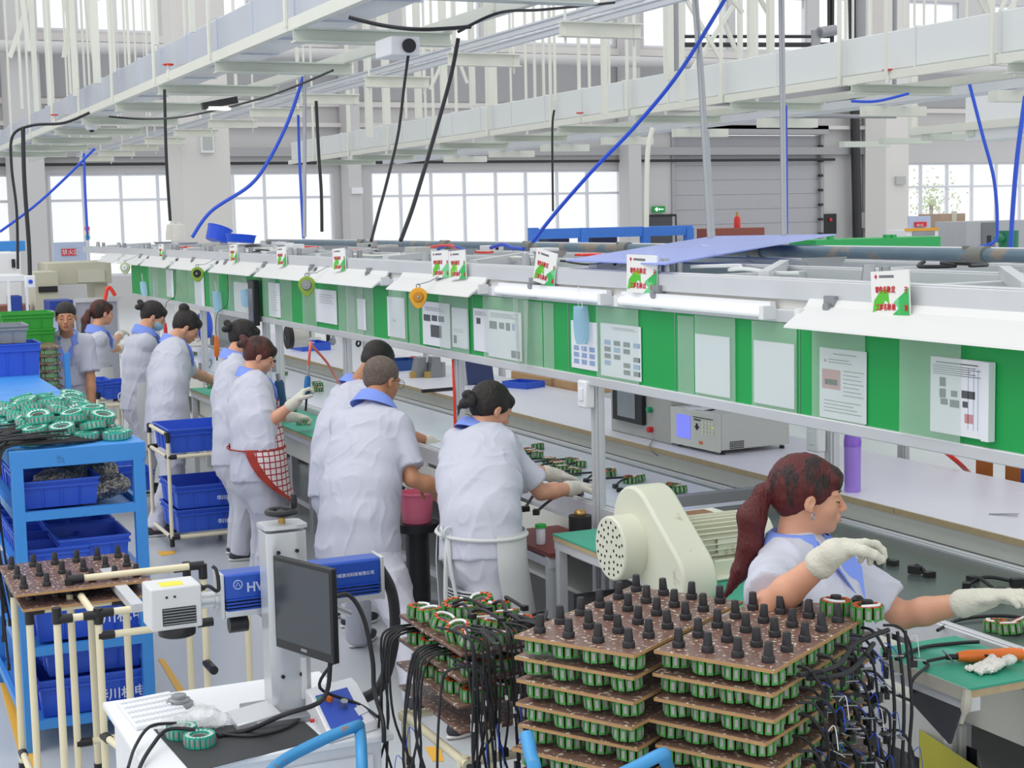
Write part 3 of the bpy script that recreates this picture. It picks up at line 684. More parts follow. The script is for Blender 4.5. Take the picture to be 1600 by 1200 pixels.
def truss(label, pts, x, w):
    t = thing('roof_brace', label, 'brace', PX(pts[0][0], pts[0][1], x))
    for k, (a, b, c, d) in enumerate(pts): MB().beam(PX(a, b, x+k*w*.5), PX(c, d, x+k*w*.5), w*.6, w*.6).build('brace_bar', CR, t)
truss('crossed pale roof braces at the upper left corner', [(30, -40, 45, 80), (60, -40, 15, 90), (97, -30, 112, 60), (118, -30, 100, 90), (133, -20, 150, 110)], 20, .09)
truss('crossed pale roof braces in front of the upper windows right of centre', [(1062, -20, 1135, 110), (1145, 10, 1075, 120), (1130, -20, 1160, 20), (1150, 80, 1130, 30), (1200, 20, 1165, -40)], 18, .08)
truss('pale zigzag roof braces at the upper right corner', [(1540, -10, 1552, 34), (1575, -10, 1556, 34), (1590, -5, 1565, 33), (1520, -20, 1545, 30)], 17, .07)
truss('pale V brace hanging behind the cable rail near the centre', [(715, 90, 730, 130), (690, 100, 672, 140)], 20, .06)
# cables and hoses
BH = M['rubber']
def hose(pts, r, m, label, group=None, cat='cable', name='cable', n=8, sm=8): return pipe(pts, r, m, label, cat, name, group, n, sm)
Pt = lambda px, py, x: PX(px, py, x)
def dep(px, py, D):
    d = ray(px, py); d = d/np.dot(d, CM[2]); return Vector(np.array([0, 0, CAM_H])+d*D)
hose([dep(640, 72, 10), dep(632, 130, 10), dep(622, 210, 10), dep(603, 290, 9.8), dep(592, 330, 9.6), dep(580, 376, 9.4)], .010, BH, 'thin black cable hanging from the duct frame to the line, left of the thicker one')
hose([dep(716, 60, 9.4), dep(703, 125, 9.4), dep(672, 235, 9.3), dep(660, 275, 9.2), dep(643, 330, 9.1), dep(626, 376, 9)], .013, BH, 'thick black cable bundle slanting down to the top of the line')
hose([dep(257, 140, 14), dep(260, 250, 14), dep(266, 345, 14)], .014, BH, 'black cable hanging beside the big white column')
hose([dep(494, 158, 12), dep(498, 240, 12), dep(502, 300, 12), dep(503, 362, 12)], .013, BH, 'black cable hanging in front of the window behind the blue buckets')
hose([dep(140, 176, 12), dep(100, 192, 12), dep(50, 196, 12), dep(20, 212, 12), dep(18, 260, 12), dep(26, 330, 12), dep(28, 420, 12)], .011, BH, 'black cable bending down at far left')
hose([dep(36, 200, 12), dep(38, 280, 12), dep(45, 380, 12), dep(47, 436, 12)], .016, BH, 'thicker black cable bundle hanging at far left')
hose([dep(20, 275, 13), dep(34, 330, 13), dep(50, 400, 13)], .02, BH, 'short black cable behind the far left bundle') if False else None
hose([dep(545, 27, 8.6), dep(600, 40, 8.6), dep(660, 46, 8.6), dep(735, 42, 8.8)], .011, BH, 'black cable sagging along the duct frame at top centre')
hose([dep(715, 50, 9), dep(780, 20, 9), dep(850, 15, 9.5), dep(960, 4, 10)], .009, BH, 'thin black cable on the cable rail at top centre')
hose([dep(170, 182, 13), dep(230, 186, 13), dep(300, 180, 12), dep(420, 150, 11), dep(520, 110, 10)], .008, BH, 'thin black wire strung below the duct frame')
hose([dep(866, 172, 16), dep(863, 205, 16), dep(864, 330, 16)], .012, BH, 'thin black wire hanging from the white duct')
hose([dep(1135, -5, 7.5), dep(1060, 115, 7.6), dep(990, 200, 7.8), dep(930, 262, 8), dep(870, 330, 8.2), dep(832, 378, 8.3)], .010, M['bluehose'], 'long blue air hose slanting across the hall to the line', cat='hose', name='air_hose')
hose([dep(474, 120, 12), dep(450, 190, 12), dep(420, 250, 12), dep(390, 290, 12), dep(330, 330, 12), dep(300, 371, 12)], .014, M['bluehose'], 'blue air hose curving past the white column', cat='hose', name='air_hose')
hose([dep(466, 180, 13), dep(468, 250, 13), dep(474, 372, 13)], .012, M['bluehose'], 'straight blue air hose hanging before the window', cat='hose', name='air_hose')
hose([dep(148, 232, 14), dep(95, 285, 14), dep(50, 325, 14), dep(0, 362, 14)], .012, M['bluehose'], 'blue air hose descending at far left', cat='hose', name='air_hose')
hose([dep(131, 240, 16), dep(133, 300, 16), dep(137, 375, 16)], .014, M['bluehose'], 'blue hose hanging before the far left window', cat='hose', name='air_hose')
hose([dep(1515, 132, 9), dep(1535, 210, 9), dep(1553, 280, 9), dep(1558, 350, 9), dep(1550, 380, 9), dep(1490, 392, 9)], .010, M['bluehose'], 'blue hose with a black cable hanging at right', cat='hose', name='air_hose')
hose([dep(1602, 150, 8), dep(1590, 240, 8), dep(1583, 320, 8), dep(1579, 388, 8)], .012, M['bluehose'], 'blue hose at the right edge', cat='hose', name='air_hose')
hose([dep(1228, 165, 8.5), dep(1229, 300, 8.5), dep(1229, 366, 8.5)], .008, M['bluehose'], 'thin blue hose beside the grey conduit pole', cat='hose', name='air_hose')
hose([dep(1330, 158, 11), dep(1370, 158, 11), dep(1420, 146, 11)], .01, M['bluehose'], 'blue hose looped under the white duct', cat='hose', name='air_hose')
hose([dep(1020, 200, 18), dep(1012, 240, 18), dep(1010, 355, 18)], .03, M['cream'], 'pale flexible conduit beside the exit door')
for lab, pts, r in (('thick grey steel conduit pole rising from the line beneath the white duct', (dep(1221, -30, 7.4), dep(1221, 0, 7.4), dep(1225, 368, 7.4)), .014), ('grey steel conduit pole leaning slightly, left of the straight one', (dep(1084, -30, 7.6), dep(1096, 130, 7.6), dep(1110, 372, 7.6)), .016), ('thin pale conduit pole just right of the leaning one', (dep(1106, 205, 8), dep(1116, 368, 8)), .006), ('slim steel conduit pole before the window at left', (dep(476, 118, 12), dep(476, 370, 12)), .015)):
    pipe(list(pts), r, M['steel'], lab, 'pole', 'conduit_pole')
# valves, cameras, small fixtures
for px, py, D, lab in ((263, 106, 14, 'red-handled valve on the frame near the big white column'), (85, 183, 19, 'red-handled valve at far left on the duct frame'), (906, 180, 16, 'red-handled valve on the white duct near the black wire'), (1387, 114, 11.5, 'red-handled valve on the white duct at right')):
    c = PY(px, py, -3.27 if px < 500 else -9.96); v = thing('valve', lab, 'valve', c); s = D/14
    MB().lathe([(.0, -.10), (.022, -.10), (.022, -.03), (.012, -.02), (.012, .04), (0, .04)], c, n=12).build('valve_body', M['cream'], v); MB().torus(c+V(0, 0, .03), (0, 0, 1), .045, .009, 16, 6).box(c.x-.045, c.x+.045, c.y-.006, c.y+.006, c.z+.025, c.z+.035).build('handwheel', M['red'], v)
c = PY(143, 198, -3.6); v = thing('dome_camera', 'white dome camera under the duct frame at left', 'camera', c)
MB().cyl(c+V(0, 0, .06), (c.x, c.y, 3.60), .012).lathe([(0, .06), (.07, .06), (.085, .0), (.07, -.04), (0, -.05)], c).build('housing', M['white'], v); MB().ell(c+V(0, 0, -.045), (.035, .035, .03)).build('lens_dome', M['black'], v)
c = dep(341, 160, 11.5); v = thing('spotlight', 'black and white spotlight on the duct frame above the big column', 'spotlight', c)
MB().beam(c+V(0, .12, -.03), c+V(0, -.14, .02), .06, .05).build('housing', M['black'], v); MB().box(c.x-.05, c.x+.02, c.y-.08, c.y+.08, c.z-.055, c.z-.035).build('lamp_glass', mat('lit_lamp', 'ffffff', .3, emit=1.5), v)
c = dep(652, 72, 10); v = thing('camera_bullet', 'white box camera with a round dark lens on the cable rail', 'camera', c)
MB().box(c.x, c.x+.3, c.y-.02, c.y+.18, c.z-.06, c.z+.06).build('housing', M['white'], v, bevel=.01); MB().cyl(c+V(-.02, .06, 0), c+V(.01, .06, 0), .045).build('lens', M['black'], v)
c = dep(1289, 54, 20); v = thing('bullet_camera', 'grey bullet camera on a dark bar before the upper windows', 'camera', c)
MB().cyl(c+V(-.02, .1, .02), c+V(0, -.15, .06), .07).box(c.x-.02, c.x+.02, c.y+.08, c.y+.2, c.z-.2, c.z+.05).build('housing', M['alud'], v)
c = PX(322, 204, 27.98); v = thing('wall_speaker', 'tall white column speaker on the big white column', 'speaker', c)
MB().box(c.x-.08, c.x+.02, c.y-.12, c.y+.12, c.z-.40, c.z+.40).build('housing', M['white'], v, bevel=.01); MB().box(c.x-.09, c.x-.08, c.y-.09, c.y+.09, c.z-.35, c.z+.35).build('grille', M['gray'], v)
c = PX(1405, 282, 38.0); v = thing('junction_box', 'small pale junction box on the white column at right', 'box', c); MB().box(c.x-.1, c.x, c.y-.17, c.y+.17, c.z-.12, c.z+.12).build('housing', M['gray'], v)
c = PX(1295, 350, WX); v = thing('control_box', 'black control box with red button beside the roller door', 'box', c); MB().box(c.x-.1, c.x, c.y-.25, c.y+.25, c.z-.35, c.z+.35).build('housing', M['black'], v); MB().cyl(c+V(-.16, .02, .15), c+V(-.1, .02, .15), .06).build('button', M['red'], v)
c = PX(557, 298, 44.2); v = thing('junction_box', 'small blue and white notice box on the pale column behind the thin cable', 'box', c); MB().box(c.x-.1, c.x, c.y-.17, c.y+.17, c.z-.09, c.z+.09).build('housing', M['white'], v)
# ------------------------------------------------------------ the work line
YB = -3.35                       # plane of the notice board
LX0, LX1 = 2.2, 17.8
ZB0, ZB1 = 1.552, 1.888
def pyb(px, py, y=YB): return PY(px, py, y)
bd = thing('notice_board', 'long green notice board hung along the whole work line', 'notice board', (LX0, YB, 1.5))
MB().box(LX0, LX1, YB-.006, YB, ZB0, ZB1).build('board_panel', M['green'], bd)
MB().box(LX0, LX1, YB-.03, YB+.014, 1.508, ZB0).build('bottom_rail', M['alu'], bd, bevel=.004)
MB().box(LX0, LX1, YB-.03, YB+.014, ZB1, ZB1+.05).build('top_rail', M['alu'], bd, bevel=.004)
for px in (1056, 1250, 890, 742, 630, 520):   # joints between green sheets
    x = pyb(px, 600).x; MB().box(x-.003, x+.003, YB, YB+.002, ZB0, ZB1).build('panel_joint', M['alud'], bd)
# posts carrying the board and the overhead frame
def alupost(x, y, z0, z1, label, w=.06):
    p = thing('support_post', label, 'post', (x, y, z0)); h = w/2
    MB().box(x-h, x+h, y-h*.4, y+h*.4, z0, z1).box(x-h*.4, x+h*.4, y-h, y+h, z0, z1).box(x-h*.8, x-h*.45, y-h*.8, y-h*.45, z0, z1).box(x+h*.45, x+h*.8, y+h*.45, y+h*.8, z0, z1).box(x-h*.8, x-h*.45, y+h*.45, y+h*.8, z0, z1).box(x+h*.45, x+h*.8, y-h*.8, y-h*.45, z0, z1).build('profile', M['alu'], p)
    return p
posts = []
for px, py, lab in ((935, 700, 'aluminium post carrying the notice board beside the cream gear motor'), (718, 640, 'aluminium post with a red cable, behind the woman with the long apron'), (543, 560, 'aluminium post behind the two men'), (437, 540, 'aluminium post behind the woman in the checked apron'), (1300, 690, 'aluminium post beside the purple bottle on the bench')):
    P = PY(px, py, -3.40 if px != 1300 else -4.28); p = alupost(P.x, P.y, .0 if px != 1300 else 1.03, 1.51 if px != 1300 else 2.02, lab); posts.append((p, P))
for k, x in enumerate((12.4, 14.6, 16.8)): alupost(x, -3.40, 0, 1.51, ['first', 'second', 'last'][k]+' of the three distant aluminium posts at the left end of the board')
P = posts[1][1]; pipe([(P.x-.01, P.y+.035, .95), (P.x-.01, P.y+.035, 1.3), (P.x, P.y+.033, 1.5)], .008, M['redhose'], 'red cable strapped up the aluminium post behind the apron woman', 'cable', 'cable')
# overhead aluminium frame
fr = thing('overhead_grid', 'aluminium profile frame running along the top of the work line', 'frame', (LX0, -4.2, 1.95))
for y, z, h in ((YB-.02, 1.975, .075), (-4.15, 1.99, .06), (-4.8, 1.99, .06), (-5.75, 1.99, .07)):
    MB().box(LX0, 21, y-.03, y+.03, z, z+h).box(LX0, 21, y-.022, y+.022, z+h, z+h+.006).build('long_beam', M['alu'], fr, bevel=.003)
for x in [3.0+1.45*i for i in range(13)]: MB().box(x-.025, x+.025, -5.72, YB-.05, 1.985, 2.035).build('cross_beam', M['alu'], fr, bevel=.003)
for x in [3.7+1.45*i for i in range(12)]: MB().beam((x, YB-.06, 2.05), (x+.9, -4.12, 2.06), .04, .045).build('brace_beam', M['alu'], fr)
for x in [3.0+1.45*i for i in range(13)]:
    mb = MB(); mb.prism([(x+.05, -4.4, 2.09), (x+.05, -4.15, 2.09), (x+.05, -4.275, 1.95)], (.008, 0, 0)).cyl((x+.09, -3.45, 2.045), (x+.09, -3.45, 2.11), .028, .02, 10).cyl((x+.09, -3.52, 2.045), (x+.09, -3.52, 2.10), .02, .02, 10); mb.build('bracket', M['steel'], fr)
# apron strip under the front beam
MB().box(LX0, LX1, YB-.02, YB-.005, 1.925, 1.975).build('beam_cover', mat('off_white_cover', 'd9d8d3', .5), fr)
for x in [3.35+1.25*i for i in range(12)]: MB().box(x-.03, x+.03, YB-.01, YB+.03, 1.90, 2.0).cyl((x, YB+.03, 1.96), (x, YB+.045, 1.96), .018, n=8).build('hanging_bracket', M['alud'], fr)
# lamps: reflectors or bare battens
TUBE = mat('fluorescent_tube', 'f4f6fa', .3, emit=.25)
REF = mat('white_reflector', 'e2e2e0', .35, 0, .01, 3)
def lamp(x0, x1, label, refl=True):
    l = thing('line_lamp', label, 'lamp', ((x0+x1)/2, YB+.05, 1.9), 'tube lamps along the top of the notice board')
    if refl:
        pr = [(YB+.015, 1.985), (YB+.03, 1.96), (YB+.125, 1.892), (YB+.128, 1.884), (YB+.12, 1.885), (YB+.02, 1.953), (YB+.005, 1.985)]
        MB().prism([(x0, y, z) for y, z in pr], (x1-x0, 0, 0)).build('reflector', REF, l, smooth=False)
        MB().box(x0+.02, x1-.02, YB+.017, YB+.05, 1.905, 1.93).build('tube', TUBE, l)
    else:
        MB().cyl((x0, YB+.05, 1.925), (x1, YB+.05, 1.925), .019).build('tube', TUBE, l)
        MB().box(x0-.01, x1+.01, YB+.012, YB+.035, 1.93, 1.965).build('batten', M['white'], l)
    for x in (x0, x1): MB().box(x-.015, x+.015, YB+.012, YB+.07, 1.9, 1.95).build('end_cap', M['white'], l)
def xb(px): return pyb(px, 470, YB+.05).x
LN = ['nearest, at the right edge', 'second from right, a bare tube', 'third from right, a bare tube', 'right of the orange tool balancer', 'left of the orange balancer', 'between the two green balancers at right', 'just right of the left green balancer', 'above the hanging blue mask', 'near the far left green balancer', 'among the farthest, second last', 'farthest one at the left end']
for i, (a, b, rf) in enumerate(((1252, 1640, 1), (968, 1196, 0), (776, 942, 0), (622, 752, 1), (492, 600, 1), (412, 485, 1), (340, 405, 1), (278, 334, 1), (232, 272, 1), (194, 228, 1), (165, 190, 1))):
    lamp(xb(b), xb(a), ('reflector lamp over the notice board, ' if rf else 'lamp over the notice board, ')+LN[i], rf)
# signs: part name / process name
SG = mat('sign_white', 'eeeeea', .4); SRED = mat('sign_red', 'c81f2a', .5); SG1 = mat('sign_lime', 'a6d53a', .5, col2='59c132', c2amt=.8, c2scale=8); SG2 = mat('sign_green', '35b45a', .5, col2='6fcf8c', c2amt=.5, c2scale=8)
GREYT = mat('grey_print', '74747a', .6)
def sign(px, py, size, yaw, line2, label, y=YB+.04, tilt=-.06):
    c = PY(px, py, y); r = thing('process_sign', label, 'sign', c, 'square process signs along the line')
    X = V(math.cos(yaw), math.sin(yaw), tilt).normalized()*-1; U = V(0, 0, 1); U = (U-X*U.dot(X)).normalized(); N = X.cross(U)
    w, h = size
    def q(u, v, n=0): return c+X*u*w+U*v*h+N*n
    MB().prism([q(-.5, -.5, -.004), q(.5, -.5, -.004), q(.5, .5, -.004), q(-.5, .5, -.004)], N*.006).build('plate', SG, r)
    MB().prism([q(-.47, -.42, .0022), q(-.25, -.35, .0022), q(-.12, -.16, .0022), q(-.02, -.24, .0022), q(-.04, .10, .0022), q(-.22, .08, .0022), q(-.42, -.15, .0022)], N*.0006).build('lime_arrow', SG1, r)
    MB().prism([q(.05, -.5, .0022), q(.5, -.5, .0022), q(.5, .12, .0022), q(.35, -.02, .0022), q(.1, -.2, .0022), q(.22, -.35, .0022)], N*.0006).build('green_sweep', SG2, r)
    MB().prism([q(-.40, .38, .0022), q(-.36, .44, .0022), q(-.32, .38, .0022), q(-.36, .32, .0022)], N*.0006).build('logo_mark', mat('logo_magenta', 'c8285e', .5), r)
    fs = h*.165
    text_mesh('lettering', '零件名称:定', q(-.38, .02, .003), X, U, fs, SRED, r, .0004, .62*w/h, .0006); text_mesh('lettering', '子', q(.38, .0, .003), X, U, fs*.95, SRED, r, .0004, .6*w/h, .0006)
    text_mesh('lettering', line2[0], q(-.38, -.37, .003), X, U, fs, SRED, r, .0004, .62*w/h, .0006); text_mesh('lettering', line2[1], q(.38-.09*(len(line2[1])-1), -.40, .003), X, U, fs*.95, SRED, r, .0004, .6*w/h, .0006)
    MB().prism([q(-.27, .35, .0022), q(.12, .34, .0022), q(.12, .40, .0022), q(-.27, .41, .0022)], N*.0005).build('small_print', GREYT, r)
sign(1391, 458, (.20, .150), 0.0, ('工序名称:检', '验'), 'largest process sign, nearest on the right, fixed above the reflector')
sign(1003, 428, (.19, .165), .25, ('工序名称:过', '间隙'), 'process sign beside the blue sheet corner', tilt=.02)
sign(852, 418, (.15, .165), .3, ('工序名称:检', '测'), 'tilted process sign left of the blue sheet', tilt=.2)
sign(715, 414, (.19, .16), .1, ('工序名称:校', '对'), 'right one of the two adjoining process signs')
sign(688, 413, (.175, .155), .2, ('工序名称:装', '配'), 'left one of the two adjoining process signs')
sign(530, 406, (.17, .155), .2, ('工序名称:焊', '线'), 'process sign left of the red air hose')
sign(440, 401, (.15, .15), .2, ('工序名称:整', '形'), 'process sign above the middle of the far lamps')
sign(365, 396, (.14, .15), .2, ('工序名称:嵌', '线'), 'small distant process sign near the blue buckets')
sign(252, 392, (.12, .14), .2, ('工序名称:绕', '线'), 'smallest most distant process sign')
# papers in clear sleeves on the board
SLV = mat('clear_sleeve', 'dfeee6', .12, 0, .02, 4, alpha=.2)
PRN = mat('print_black', '55585e', .7); PRB = mat('print_blue', '8ea6cc', .7); PRP = mat('print_pink', 'c98f92', .7)
def sheet_on_board(tl, bl, tr, label, sleeve=None, marks=(), thick=.003, cat='paper', grp=None, off=.004):
    a, b, c = pyb(*tl), pyb(*bl), pyb(*tr); x1, x0 = a.x, c.x; z1, z0 = a.z, b.z; y = YB+off
    r = thing('instruction_sheet', label, cat, ((x0+x1)/2, y, z0), grp)
    MB().box(x0, x1, y, y+thick, z0, z1).build('page', M['paper'], r)
    if sleeve: s0, s1 = pyb(sleeve[1], 560).x, pyb(sleeve[0], 560).x; MB().box(s0, s1, y+thick+.002, y+thick+.003, ZB0+.0, ZB1-.002).build('clear_sleeve', SLV, r)
    W_, H_ = x1-x0, z1-z0
    for (u0, v0, u1, v1, mk) in marks:
        MB().box(x1-W_*u0, x1-W_*u1, y+thick, y+thick+.0008, z0+H_*v0, z0+H_*v1).build('printed_mark', {'k': PRN, 'b': PRB, 'p': PRP}[mk], r)
    return r
def textlines(u0, u1, v0, v1, n, k='k'): return [(u0, v0+(v1-v0)*i/n, u1-.1*(i % 3)*(u1-u0), v0+(v1-v0)*i/n+.008, k) for i in range(n)]
sheet_on_board((1462, 556), (1460, 672), (1545, 560), 'thick sleeve of forms with small pictures, at the right end of the board', (1414, 1510), [(.1, .93, .9, .945, 'k')]+[(.18, .62, .3, .74, 'k'), (.18, .47, .3, .59, 'k'), (.4, .5, .52, .58, 'k'), (.6, .5, .85, .6, 'k'), (.2, .38, .34, .46, 'k'), (.38, .36, .56, .46, 'k'), (.62, .38, .72, .46, 'k')]+textlines(.05, .95, .78, .92, 5)+[(.72, .1, .73, .9, 'b'), (.82, .1, .83, .9, 'b'), (.9, .1, .91, .9, 'b'), (.66, .18, .82, .30, 'p')], .016)
MB().box(pyb(1556, 600).x-.002, pyb(1545, 600).x, YB+.004, YB+.03, pyb(1556, 690).z, pyb(1556, 566).z).build('sheet_stack', M['paper'], label='grey edge of the folded form bundle at the right end of the board', cat='paper')
sheet_on_board((1283, 542), (1282, 650), (1356, 548), 'sheet with a pinkish photo and red mark, second from the right end', (1272, 1355), [(.06, .42, .46, .70, 'p'), (.12, .48, .40, .56, 'k'), (.3, .92, .8, .93, 'k'), (.1, .8, .15, .84, 'p')]+textlines(.52, .95, .35, .75, 7)+textlines(.1, .9, .1, .3, 4)+textlines(.2, .7, .8, .88, 2))
sheet_on_board((1180, 531), (1178, 628), (1243, 536), 'blank cream sheet in a sleeve, left of the pink photo sheet', (1178, 1248))
sheet_on_board((1088, 521), (1086, 612), (1142, 526), 'blank white sheet in a sleeve, two left of the pink photo sheet', (1089, 1152))
sheet_on_board((940, 504), (938, 585), (1003, 505), 'sheet with a grid of small bluish pictures, right of the mask', (935, 1001), [(.1+.24*(i % 4), .08+.13*(i//4), .26+.24*(i % 4), .17+.13*(i//4), 'kb'[(i*7 % 3) % 2]) for i in range(2, 20) if i % 5]+textlines(.3, .9, .9, .96, 2))
sheet_on_board((894, 500), (893, 573), (935, 504), 'sheet with blue pictures under the hanging mask', None, [(.1+.3*(i % 3), .1+.14*(i//3), .3+.3*(i % 3), .2+.14*(i//3), 'b') for i in range(9)])
sheet_on_board((765, 483), (767, 556), (817, 487), 'front sheet with dark photographs beside a loose plastic flap', (760, 815), [(.05, .6, .28, .76, 'k'), (.35, .62, .5, .75, 'k'), (.55, .6, .68, .76, 'k'), (.74, .62, .84, .76, 'b'), (.7, .05, .95, .2, 'k')]+textlines(.1, .9, .85, .96, 4), .004, off=.008)
sheet_on_board((741, 481), (742, 547), (766, 484), 'sheet half hidden behind the one with dark photographs', None, [(.2, .64, .45, .78, 'k')]+textlines(.1, .9, .85, .95, 3))
sheet_on_board((663, 470), (670, 538), (706, 477), 'curling sheet with dark pictures next to the orange balancer', (692, 738), [(.05, .55, .3, .7, 'k'), (.35, .57, .55, .7, 'k'), (.6, .57, .8, .7, 'k'), (.3, .2, .7, .48, 'k')]+textlines(.1, .8, .8, .9, 3), off=.012)
sheet_on_board((709, 480), (709, 541), (733, 483), 'folded white sheet with a bent edge right of the curling sheet', None, [(.1, .1, .3, .3, 'k')]+textlines(.1, .8, .4, .5, 2), .010)
sheet_on_board((606, 463), (609, 525), (633, 463), 'narrow white sheet left of the orange balancer', (612, 640), textlines(.3, .5, .4, .45, 2))
sheet_on_board((559, 466), (560, 514), (572, 468), 'narrow pale strip of paper left of the narrow white sheet', (546, 572))
sheet_on_board((494, 451), (496, 502), (527, 455), 'creased white sheet beside the green tool balancer', (478, 500), textlines(.2, .9, .6, .9, 5), .006)
sheet_on_board((420, 441), (424, 494), (438, 442), 'small printed sheet right of the black case', (416, 436), textlines(.2, .8, .2, .8, 8))
sheet_on_board((366, 440), (367, 486), (389, 443), 'white sheet behind the two blue masks', (362, 392))
sheet_on_board((304, 425), (306, 478), (319, 427), 'pale sheet below the green balancer with a black hub', (300, 320))
sheet_on_board((260, 421), (261, 463), (271, 422), 'far pale sheet between clear flaps', (246, 274))
for i, (a, b) in enumerate(((1060, 1085), (560, 585), (530, 556), (850, 866), (440, 458), (330, 345), (276, 296), (236, 250), (640, 656), (820, 848))):
    x1, x0 = pyb(a, 500).x, pyb(b, 500).x; MB().box(x0, x1, YB+.003, YB+.004, ZB0, ZB1-.01).build('clear_sleeve', SLV, label='empty clear plastic sleeve on the board '+['left of the blank white sheet', 'right of the creased sheet', 'above the grey-haired man', 'beside the flap of dark photographs', 'left of the second green balancer', 'beside the hanging blue masks', 'left of the far mask', 'at the far left end', 'behind the orange balancer', 'beside the dark photographs'][i], cat='plastic sleeve')
# loose flap
a, b = pyb(808, 452), pyb(838, 565); mb = MB(); mb.prism([V(pyb(806, 450).x, YB+.02, a.z), V(pyb(834, 455).x, YB+.03, a.z-.01), V(pyb(837, 565).x, YB+.05, ZB0-.01), V(pyb(812, 556).x, YB+.02, ZB0)], (0, .001, 0)); mb.build('clear_flap', SLV, label='loose clear plastic flap hanging from the board', cat='plastic sleeve')
# masks, balancers, drivers hanging on the board
MK = mat('blue_mask', '9cc4dc', .8)
def hang_mask(px, y0, y1, w, label, yy=YB+.06):
    a, b = PY(px, y0, yy), PY(px+3, y1, yy); r = thing('hanging_mask', label, 'mask', b)
    n = 6; mb = MB(); rows = []
    for i in range(n+1):
        t = i/n; c = a.lerp(b, t); ww = w*(.88+.14*math.sin(math.pi*t))*(1 if t < .85 else 1-(t-.85)*1.2); u = V(.4, .9, 0)*ww/2; rows.append([c+u, c+V(-.012, .014*math.sin(t*9)*.3, 0), c-u, c+V(.006, 0, 0)])
    mb.loft(rows); mb.build('fabric', MK, r)
    MB().tube([a+V(w*.3, 0, -.01), a+V(.01, .005, .09), a+V(-w*.3, 0, -.01)], .0016, 5, 0, 4).tube([b+V(w*.3, 0, .02), b+V(0, .005, -.05), b-V(w*.3, 0, -.02)], .0016, 5, 0, 4).build('ear_loop', M['white'], r)
hang_mask(907, 478, 538, .075, 'pale blue face mask hanging on the board above the blue-picture sheet')
hang_mask(338, 455, 488, .08, 'blue face mask hanging low from a spool on the far board')
hang_mask(383, 452, 480, .09, 'blue face mask tucked in a clear sleeve near the black case')
hang_mask(223, 440, 462, .07, 'small distant blue face mask near the far left of the board')
def balancer(px, py, r, m, m2, label, hub=False):
    c = PY(px, py, YB+.17); t = thing('tool_balancer', label, 'tool balancer', c); mb = MB(); U = V(.43, .9, 0); N = V(-.9, .43, 0)
    n = 20; poly = [c-U*r*math.cos(k*math.tau/n)*(1 if math.sin(k*math.tau/n) > 0 else abs(math.cos(k*math.tau/n))**.0*(1+.28*math.sin(k*math.tau/n)))+V(0, 0, r*math.sin(k*math.tau/n)*(1 if math.sin(k*math.tau/n) > 0 else 1.35)) for k in range(n)]
    mb.prism(poly, N*.03); mb.build('casing', m, t, bevel=.004); MB().cyl(c+N*.03, c+N*.045, r*.62, r*.5, 18).build('drum_cover', m2, t)
    MB().cyl(c+N*.045, c+N*.052, r*.14).torus(c+N*.015+V(0, 0, r*1.15), N, r*.2, .004, 12, 5).tube([c+V(0, 0, r*1.3)+N*.015, (c.x, YB+.1, 1.95), (c.x, YB+.0, 2.0)], .003, 5).build('hook', M['steel'], t)
balancer(654, 463, .052, mat('balancer_orange', 'f0b032', .4), mat('balancer_orange_dark', 'd08f22', .4), 'orange pear-shaped tool balancer clipped over the green board')
balancer(309, 427, .058, mat('balancer_green', '8fae3e', .4), M['black'], 'olive green tool balancer with a black hub at the far board')
balancer(480, 445, .06, mat('balancer_green', '8fae3e', .4), M['alud'], 'olive green tool balancer seen beside worn steel bracket')
balancer(196, 418, .055, mat('balancer_palegreen', 'b8c79a', .4), M['white'], 'pale green tool balancer at the far left end of the board')
def driver_h(px, y0, y1, r, m, label, yy):
    a, b = PY(px, y0, yy), PY(px+1, y1, yy); t = thing('electric_driver', label, 'electric screwdriver', b)
    L_ = (a-b).length; MB().lathe([(0, 0), (r*.6, 0), (r, L_*.12), (r*.92, L_*.6), (r*.7, L_*.95), (0, L_)], b, a-b, 14).build('handle', m, t); MB().cyl(b-V(0, 0, .03), b, r*.3, n=8).build('chuck', M['black'], t)
    MB().tube([a, a+V(.01, 0, .08), a+V(.02, -.03, .20), V(a.x, YB+.04, 1.62), V(a.x, YB+.03, 1.9)], .003, 5, 0, 4).build('cable', M['black'], t)
driver_h(338, 524, 558, .024, M['orange'], 'orange electric screwdriver hanging below the blue mask', YB+.15)
driver_h(258, 504, 524, .02, M['red'], 'red electric screwdriver hanging near the masked woman', YB+.15)
c = PY(403, 470, YB+.03); t = thing('black_case', 'tall flat black case hanging at the board behind the woman with the top bun', 'case', c)
MB().box(c.x-.05, c.x+.12, c.y-.0, c.y+.05, c.z-.20, c.z+.17).build('shell', M['black'], t, bevel=.01); MB().box(c.x-.04, c.x+.10, c.y+.05, c.y+.055, c.z-.16, c.z+.10).build('window', mat('smoked_plastic', '6a6f7c', .2), t)
